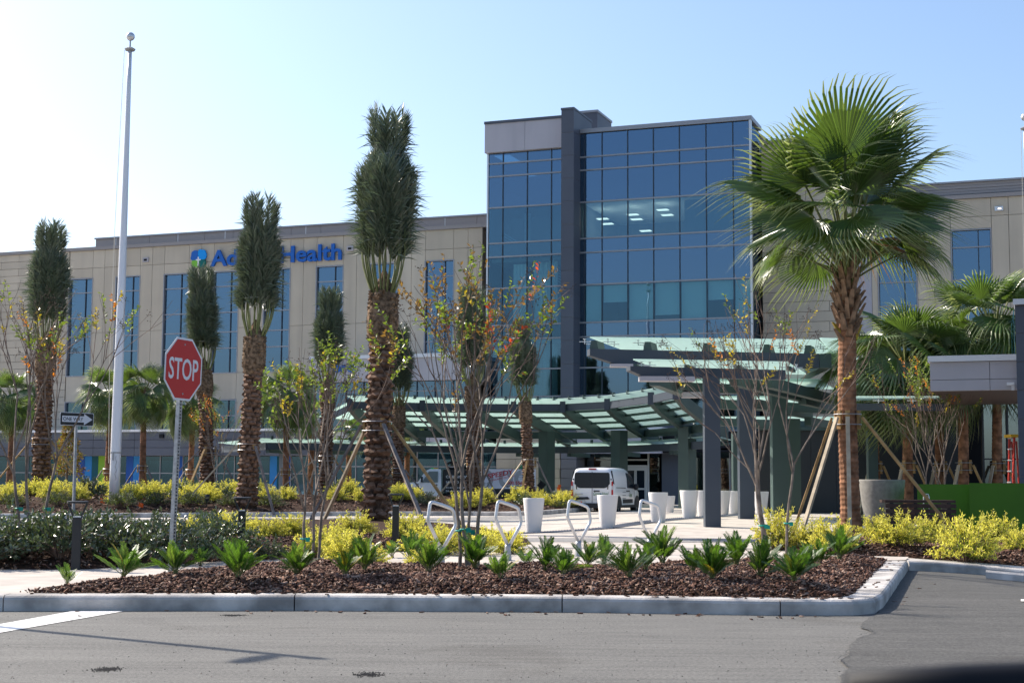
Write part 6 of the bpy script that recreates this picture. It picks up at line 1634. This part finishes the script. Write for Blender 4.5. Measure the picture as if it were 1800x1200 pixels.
secs = [car_section(y, zb, zt, hw, hwt, bl) for y, zb, zt, hw, hwt, bl in
        ((-.0, .42, 1.70, .84, .70, 1.05), (.04, .36, 1.78, .885, .73, 1.05), (.16, .33, 1.83, .905, .75, 1.05), (1.2, .30, 1.86, .915, .77, 1.04), (2.2, .30, 1.85, .915, .77, 1.03), (2.75, .30, 1.78, .915, .74, 1.02), (3.2, .30, 1.50, .91, .72, 1.00), (3.55, .32, 1.12, .90, .78, .96), (4.1, .34, 1.00, .86, .72, .86), (4.34, .36, .86, .76, .62, .74), (4.40, .42, .74, .66, .55, .64))]
loft(secs, 'body', 'van_white', van)
def vslab(poly, T, name, m, par=None):
    mb = MB(); mb.prism(poly, T); me = mb.mesh(name, m); recalc(me); return obj(name, me, par or van)
rear = lambda off0, off1: (lambda x, z, k: Vector((x, -((off0, off1)[k])-.004, z)))
vslab([(-.68, 1.66), (.68, 1.66), (.72, 1.60), (.73, 1.22), (.60, 1.08), (.50, 1.045), (-.50, 1.045), (-.60, 1.08), (-.73, 1.22), (-.72, 1.60)], rear(-.01, .012), 'rear_window', 'car_glass')
vslab([(-.006, .46), (.006, .46), (.006, 1.70), (-.006, 1.70)], rear(-.01, .016), 'door_gap', 'trim_dark')
for s in (-1, 1):
    vslab([(s*.79, .70), (s*.865, .72), (s*.855, 1.32), (s*.80, 1.30)], rear(-.02, .02), 'tail_lamp', 'lamp_red')
    vslab([(s*.792, .98), (s*.858, .985), (s*.853, 1.14), (s*.796, 1.13)], rear(-.022, .024), 'reverse_lamp', 'lamp_clear')
    vslab([(s*.62, 1.0), (s*.66, 1.0), (s*.67, 1.14), (s*.64, 1.14)], rear(-.01, .02), 'wiper', 'trim_dark')
    vslab([(s*.76, 1.36), (s*.80, 1.36), (s*.80, 1.42), (s*.76, 1.42)], rear(-.01, .022), 'hinge', 'trim_dark')
vslab([(.08, .905), (.30, .905), (.32, .925), (.30, .955), (.08, .955), (.06, .93)], rear(-.01, .022), 'door_handle', 'trim_dark')
vslab([(-.78, .60), (-.70, .68), (-.18, .70), (-.10, .62), (-.16, .60), (-.72, .585)], rear(-.01, .03), 'plate_hood', 'trim_dark')
vslab(rrect(.16, .08, .02), lambda x, z, k: Vector((x-.44, -.03+.02*k, z+.50)), 'number_plate', 'lamp_clear')
vslab(rrect(.03, .03, .01), lambda x, z, k: Vector((x-.44, -.034+.003*k, z+.49)), 'plate_emblem', 'flag_orange')
vslab([(-.16, 1.785), (.16, 1.785), (.14, 1.83), (-.14, 1.83)], lambda x, z, k: Vector((x, -.0+.10*k, z)), 'brake_lamp', 'lamp_red')
loft([[(x, y, z) for x, z in ((-.88, .26), (.88, .26), (.90, .36), (.88, .45), (-.88, .45), (-.90, .36))] for y in (-.075, -.06, .12)], 'rear_bumper', 'trim_dark', van, False)
text_mesh('Green Island', .62, .15, .002, 0, .25).build('lettering', 'logo_van_green', van, loc=(.06, -.034, .75))
vslab([(.20, .73), (.36, .695), (.52, .73), (.44, .77), (.36, .79), (.28, .77)], lambda x, z, k: Vector((x, -.026+.012*k, z)), 'logo_leaf', 'stripe_lime')
vslab([(.33, .78), (.36, .74), (.39, .78), (.36, .82)], lambda x, z, k: Vector((x, -.031+.012*k, z+.03)), 'logo_flower', 'stripe_blue')
MB().box(.06, .66, -.028, -.018, .585, .60).build('lettering_line', 'print_grey', van); MB().box(-.70, -.38, -.028, -.018, .80, .825).build('badge', 'print_grey', van)
for s in (1, -1):
    sx = lambda off: (lambda y, z, k: Vector((s*(.912-max(0, z-1.02)*.185+(off if k else -.03)), y, z)))
    wx = lambda y, z, k: Vector((s*(float(np.interp(z, [1.0, 1.42, 1.76], [.918, .882, .795]))+(.03 if k else -.12)), y, z))
    vslab([(2.02, 1.06), (3.20, 1.02), (3.06, 1.28), (2.90, 1.46), (2.62, 1.64), (2.10, 1.66), (2.06, 1.42)], wx, 'side_window', 'car_glass')
    vslab([(.02, 1.22), (.10, 1.2), (.12, 1.74), (.05, 1.72)], sx(.012), 'pillar_trim', 'trim_dark')
    vslab([(.3, 1.055), (1.75, 1.035), (1.75, 1.06), (.3, 1.08)], sx(.012), 'slide_rail', 'trim_dark')
    for y in (1.86, 2.16): vslab([(y, .90), (y+.16, .90), (y+.16, .95), (y, .95)], sx(.03), 'door_handle', 'trim_dark')
    for y in (.9, 2.0, 3.15): vslab([(y, .40), (y+.012, .40), (y+.012, 1.7 if y < 3 else 1.0), (y, 1.7 if y < 3 else 1.0)], sx(.006), 'door_gap', 'trim_dark')
    vslab([(1.3, .44), (2.85, .44), (2.85, .60), (1.3, .60)], sx(.02), 'side_moulding', 'trim_dark')
    vslab([(.5, .26), (3.8, .26), (3.8, .37), (.5, .37)], sx(.004), 'sill', 'trim_dark')
    for y in (.72, 3.62): wheel(van, s*.80, y, .325, .22, s)
    for y in (.72, 3.62):
        vslab([(y+.41*math.cos(a), .33+.41*math.sin(a)) for a in [PI*k/14-.15 for k in range(16)]], sx(.009), 'wheel_arch', 'trim_dark')
    mb = MB(); mb.lathe([(.02, -.14), (.09, -.10), (.115, 0), (.09, .10), (.02, .13)], 12, c=(0, 0, 0)); o = mb.build('mirror', 'black_metal', van, True, (s*1.03, 2.98, 1.10)); o.scale = (1, .6, 1)
vslab([(-.62, 1.10), (.62, 1.10), (.60, 1.72), (-.60, 1.72)], lambda x, z, k: Vector((x, 3.58-(z-1.1)*1.32+.03*k, z)), 'windscreen', 'car_glass')
for k in range(3):
    t_ = MB().box(0, .004, 1.25, 1.75, .86-.12*k, .90-.12*k); t_.build('lettering_line', 'print_grey', van, loc=(.918, 0, 0))
tmv = text_mesh('Green', .42, .2, .002, .0, .25).build('lettering', 'logo_van_green', van, loc=(.924, 2.32, .68)); tmv.rotation_euler = (0, 0, PI/2)
# work truck behind the island, facing left
Yt = 73.5
ta_, tb_ = P(727, 855, Yt), P(838, 855, Yt); tz = .15
truck = thing('work_truck', 'white cab work truck with a black box body, facing left behind the yellow shrubs', 'truck', (ta_.x, Yt, tz), (0, 0, R(4)))
Lt = tb_.x-ta_.x; zt = P(750, 824, Yt).z-tz
cab_w = .95
prof = [(0.0, .45), (0.0, .95), (.25, 1.08), (.30, 1.10), (.62, zt-.06), (.80, zt), (1.25, zt), (1.30, zt-.05), (1.32, .45)]
# body outline as half-width sections along the vehicle: bonnet, windscreen, cab
secs = [[(x, y*cab_w*(1-.10*max(0, z-1.1)), z) for z, y in ((.45, -1), (1.0, -1), (h, -.92), (h+.001, .92), (1.0, 1), (.45, 1))] for x, h in ((-.95, 1.02), (-.55, 1.10), (.22, 1.16), (.58, zt-.10), (.78, zt), (1.30, zt), (1.34, zt-.08))]
o = loft(secs, 'cab', 'van_white', truck, False); 
def tslab(poly, y0, y1, name, m): 
    mb = MB(); mb.prism(poly, lambda x, z, k: Vector((x, (y0, y1)[k], z))); me = mb.mesh(name, m); recalc(me); return obj(name, me, truck)
zt_ = zt
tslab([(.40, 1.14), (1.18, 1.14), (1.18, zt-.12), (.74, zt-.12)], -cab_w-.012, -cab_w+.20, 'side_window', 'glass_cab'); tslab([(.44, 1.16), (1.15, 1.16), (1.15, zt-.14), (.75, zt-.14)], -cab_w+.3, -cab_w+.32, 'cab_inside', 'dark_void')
tslab([(-.90, .72), (-.70, .72), (-.70, .92), (-.93, .90)], -cab_w-.012, -cab_w+.1, 'headlamp', 'lamp_clear')
tslab([(.20, .5), (.215, .5), (.215, 1.1), (.20, 1.1)], -cab_w-.010, -cab_w+.1, 'door_gap', 'trim_dark'); tslab([(1.02, 1.0), (1.16, 1.0), (1.16, 1.05), (1.02, 1.05)], -cab_w-.03, -cab_w+.1, 'door_handle', 'trim_dark')
MB().box(.34, .44, -cab_w-.22, -cab_w-.02, 1.15, 1.42).build('mirror', 'trim_dark', truck)
MB().box(.95, 1.2, -.25, .25, zt+.002, zt+.06).build('roof_beacon', 'cap_yellow', truck)
bx0, bx1 = 1.45, Lt+.1
MB().box(bx0, bx1, -1.0, 1.0, .7, zt-.02).build('box_body', 'sign_black', truck); MB().box(-.9, bx1, -.5, .5, .38, .6).build('chassis', 'trim_dark', truck)
rt = random.Random(2)
for k, (za, hh) in enumerate(((zt-.42, .13), (zt-.66, .10), (zt-.92, .07), (zt-1.08, .07))):
    body = ('CORING  WALL', 'SAWING  CUTTING', 'CONCRETE', 'SLAB SAWING')[k]
    text_mesh(body, (bx1-bx0)*.80, hh, .004, .01).build('lettering', 'sign_white', truck, loc=(bx0+.12, -1.004, za-.02))
MB().tube([(bx0+.5+.35*math.cos(2*PI*k/14), -.3, zt+.18+.16*math.sin(2*PI*k/14)) for k in range(15)], .06, 6).tube([(bx1-.5+.3*math.cos(2*PI*k/14), -.1, zt+.2+.17*math.sin(2*PI*k/14)) for k in range(15)], .05, 6).build('hose_coil', 'rubber', truck)
for x in (-.45, bx0+.5, bx1-.55): WH(truck, x, -.88, .38)
wheels = [c for c in truck.children if c.name.startswith('wheel')]
for w_ in wheels: w_.location = (w_.location.x, -.84, .38)
for x in (-.45, bx0+.5, bx1-.55): WH(truck, x, .84, .38)
# driver in the cab: seated figure in a green vest
dv = bpy.data.meshes.new('person'); V = [(0,0,0), (0,0,.28), (0,0,.48), (0,0,.58), (-.02,0,.72), (0,.19,.46), (-.12,.22,.22), (-.34,.12,.24), (0,-.19,.46), (-.12,-.22,.22), (-.34,-.12,.24), (-.22,.1,-.02), (-.48,.11,0), (-.52,.11,-.36), (-.22,-.1,-.02), (-.48,-.11,0), (-.52,-.11,-.36)]
E = [(0,1), (1,2), (2,3), (3,4), (2,5), (5,6), (6,7), (2,8), (8,9), (9,10), (0,11), (11,12), (12,13), (0,14), (14,15), (15,16)]
dv.from_pydata(V, E, []); dv.materials.append(M('vest_green'))
po = obj('person', dv, None); wm = truck.matrix_basis
po.location = wm @ Vector((.95, -.42, .95)); po.rotation_euler = truck.rotation_euler
tag(po, 'seated driver in a bright green work top inside the truck cab', 'person')
sk = po.modifiers.new('skin', 'SKIN'); ra = [.15, .17, .13, .06, .10, .075, .055, .045, .075, .055, .045, .09, .075, .06, .09, .075, .06]
for v, r_ in zip(dv.skin_vertices[0].data, ra): v.radius = (r_, r_)
dv.skin_vertices[0].data[0].use_root = True
po.modifiers.new('smooth', 'SUBSURF').levels = 1
# head gets skin tone as hair/face child
hd = MB(); n = 8; hd.lathe([(max(.003, .10*math.sin(PI*k/n)), -.125*math.cos(PI*k/n)) for k in range(n+1)], 12); hd.build('face', 'skin', po, True, (-.035, 0, .735))
MB().lathe([(.105, 0), (.10, .06), (.05, .115), (.01, .12)], 12).build('hard_hat', 'vest_green', po, True, (-.03, 0, .78))
# trailer with the printed banner
Yr = 72.5
ra_, rb_ = P(840.5, 858, Yr), P(931, 858, Yr); z0, z1 = P(880, 858.5, Yr).z, P(880, 824, Yr).z
tr_ = thing('equipment_trailer', 'low trailer with a white printed SPEEDY banner along its side', 'trailer', (ra_.x, Yr, .15), (0, 0, R(2)))
Lr = rb_.x-ra_.x+.3; zb_ = z0-.15; ztp = z1-.15
MB().box(0, Lr, 0, .03, zb_, ztp).build('banner', 'banner_white', tr_)
MB().box(.0, Lr, .05, 1.9, .35, zb_+.1).build('deck', 'trim_dark', tr_); MB().box(.02, Lr-.02, .04, .08, zb_+.11, ztp-.02).box(.02, Lr-.02, 1.85, 1.9, zb_+.11, ztp-.4).build('side_wall', 'trim_dark', tr_)
hb = ztp-zb_
text_mesh('SPEEDY', Lr*.46, hb*.25, .003, .02, .15).build('lettering', 'print_red', tr_, loc=(Lr*.17, -.004, zb_+hb*.50)).rotation_euler = (0, R(-11), 0)
text_mesh('CONCRETE CUTTING', Lr*.46, hb*.085, .003, .01, .15).build('lettering', 'print_red', tr_, loc=(Lr*.19, -.004, zb_+hb*.36)).rotation_euler = (0, R(-11), 0)
text_mesh('800.556.51', Lr*.36, hb*.17, .003, .02).build('lettering', 'print_red', tr_, loc=(Lr*.50, -.004, zb_+hb*.22))
text_mesh('WWW.SPEEDYCO', Lr*.46, hb*.10, .003, .01).build('lettering', 'sign_black', tr_, loc=(Lr*.42, -.004, zb_+hb*.06))
for k in range(6): MB().box(Lr*(.70+.02*(k % 2)), Lr*.93, -.004, -.001, zb_+hb*(.92-.085*k), zb_+hb*(.95-.085*k)).build('text_line', 'print_grey', tr_)
for cx in (.14, .48, .75):                       # grey wheel motifs printed behind the text
    mb = MB(); R0, R1 = hb*.46, hb*.20
    for s0, s1 in ((.12, 2.95), (3.25, 6.1)):
        k = 14; vs = [(Lr*cx+rr*.8*math.cos(a+PI/2), -.0018, zb_+hb*.50+rr*math.sin(a+PI/2)) for rr in (R1, R0) for a in [s0+(s1-s0)*q/k for q in range(k+1)]]
        mb.add(vs, [(q, q+1, k+2+q, k+1+q) for q in range(k)])
    mb.build('banner_ring', 'print_grey', tr_)
mb = MB(); k = 20; vs = [(Lr*.10+rr*.85*math.cos(2*PI*q/k), -.0028, zb_+hb*.36+rr*math.sin(2*PI*q/k)) for rr in (hb*.30, hb*.33) for q in range(k)]
mb.add(vs, [(q, (q+1) % k, k+(q+1) % k, k+q) for q in range(k)]); mb.build('banner_circle', 'sign_black', tr_)
for x in (Lr*.35, Lr*.6): WH(tr_, x, .16, .33)
mb = MB(); mb.lathe([(.42, 0), (.42, .25), (.34, .42), (.12, .50), (.01, .51)], 20); mb.build('green_drum', 'bin_green', tr_, True, (Lr*.80, .9, ztp-.28))
MB().bar((Lr, .9, .5), (Lr+1.6, .9, .55), .08, .08).tube([(Lr+.3, .5, .5), (Lr+.25, .5, 1.3)], .03, 6).build('drawbar', 'trim_dark', tr_)
mb = MB(); mb.obox(Matrix.Translation((Lr+.30, .3, 1.05)) @ Matrix.Rotation(.7, 4, 'Y'), .32, .2, .32); mb.build('toolbox', 'rubber', tr_)
# bucket and orange tool, tan block on the island back edge
Yb = 65.5
c = P(979, 874, Yb); bz_ = plaza_z(c.x, Yb)
t = thing('stone_block', 'low tan concrete block by the island beside the white van', 'block', (P(982, 870, Yb+.6).x, Yb+.6, .15))
w_ = 16*Yb/FPX; ht = P(990, 860.5, Yb+.6).z-.15
me = MB().box(0, w_, 0, .6, 0, ht-.03).box(-.02, w_+.02, -.02, .62, ht-.029, ht).mesh('block', 'stone_tan'); obj('block', me, t)
t = thing('bucket', 'white plastic bucket with a dark label', 'bucket', (c.x, Yb, P(979, 874, Yb).z))
hb_ = P(979, 862, Yb).z-P(979, 874, Yb).z
MB().lathe([(.115, 0), (.14, hb_-.02), (.15, hb_-.015), (.15, hb_), (.135, hb_), (.11, .03)], 20, cap=(True, False)).build('pail', 'planter_white', t, True)
MB().box(-.05, .05, -.146, -.136, .12, .2).build('label', 'rubber', t); MB().tube([(-.15, 0, hb_-.03), (-.1, -.15, hb_-.12), (.1, -.15, hb_-.12), (.15, 0, hb_-.03)], .006, 4).build('handle', 'galvanised', t)
t2 = thing('equipment_stand', 'low dark pallet of tools under the white bucket', 'pallet', (c.x, Yb, plaza_z(c.x, Yb)))
hh = P(979, 874, Yb).z-plaza_z(c.x, Yb)-.004
MB().box(-.35, .35, -.25, .25, hh-.04, hh).build('top', 'bench_wood', t2)
for x in (-.28, .28): MB().box(x-.04, x+.04, -.2, .2, 0, hh-.041).build('leg', 'bench_wood', t2)
p = P(982, 861, Yb); tag(MB().box(-.07, .07, -.05, .05, 0, .16).box(-.03, .10, -.04, .04, .161, .26).build('power_tool', 'flag_orange', None, False, (p.x, Yb-.03, P(979, 862, Yb).z)), 'orange hand tool lying on the white bucket', 'tool')
# marker flags, uplight
for i, (px, py, Y, lab) in enumerate(((174, 884, 52.2, 'small orange marker flag left of the flagpole base'), (251, 875, 53.5, 'upper orange marker flag right of the flagpole base'), (242, 889, 51.8, 'lower orange marker flag right of the flagpole base'), (237, 877, 53.8, 'thin orange marker flag nearest the flagpole'))):
    p = P(px, py, Y); zg = bed_isl.z(p.x, Y); t = thing('marker_flag', lab, 'marker flag', (p.x, Y, zg), (0, R(6), .4*i), 'orange marker flags')
    h = max(.25, p.z-zg+.06); MB().tube([(0, 0, -.05), (0, 0, h+.02)], .006, 4).build('wire', 'galvanised', t)
    k = 5; mb = MB(); mb.add([(.19*q/k, .03*math.sin(q*1.7+i), h-(0 if s else .15)-.05*q/k) for s in (0, 1) for q in range(k+1)], [(q, q+1, k+2+q, k+1+q) for q in range(k)]); mb.build('flag', 'flag_orange', t)
p = P(363, 893, 53.5); t = thing('uplight', 'small black spotlight in the island mulch aimed at the palms', 'spotlight', (p.x, 53.5, bed_isl.z(p.x, 53.5)))
MB().tube([(0, 0, -.1), (0, 0, .22)], .025, 6).build('stem', 'black_metal', t); hd2 = MB(); hd2.lathe([(.05, 0), (.075, .05), (.085, .24), (.07, .245)], 12); hd2.build('head', 'black_metal', t, True, (0, 0, .2)).rotation_euler = (R(-30), 0, 0)
# the door of the car the photograph was taken from
def door_top(x): return 1.148+.075*sstep(.14, .50, x)
cdr = thing('car_door', 'black car door and window sill at the bottom right, close to the camera', 'car door', (0, 0, 0))
xs = [.18+.06*i for i in range(22)]
secs = []
for x in xs:
    z = 1.3 - 0.0 if False else None
    # sill height follows a smooth shoulder
    zt2 = CAMZ-(1226-853)/2600*.80+.010*sstep(.12, .30, x)
    secs.append([(x, .74, .35), (x, .735, zt2-.05), (x, .755, zt2-.012), (x, .80, zt2), (x, .845, zt2-.012), (x, .87, zt2-.06), (x, .88, .35)])
loft(secs, 'door_panel', 'car_black', cdr)
mb = MB(); mb.tube([(x, .80, (CAMZ-(1226-853)/2600*.80)+.010*sstep(.12, .30, x)+.001) for x in xs], .012, 8); mb.build('window_seal', 'car_sill', cdr, True)
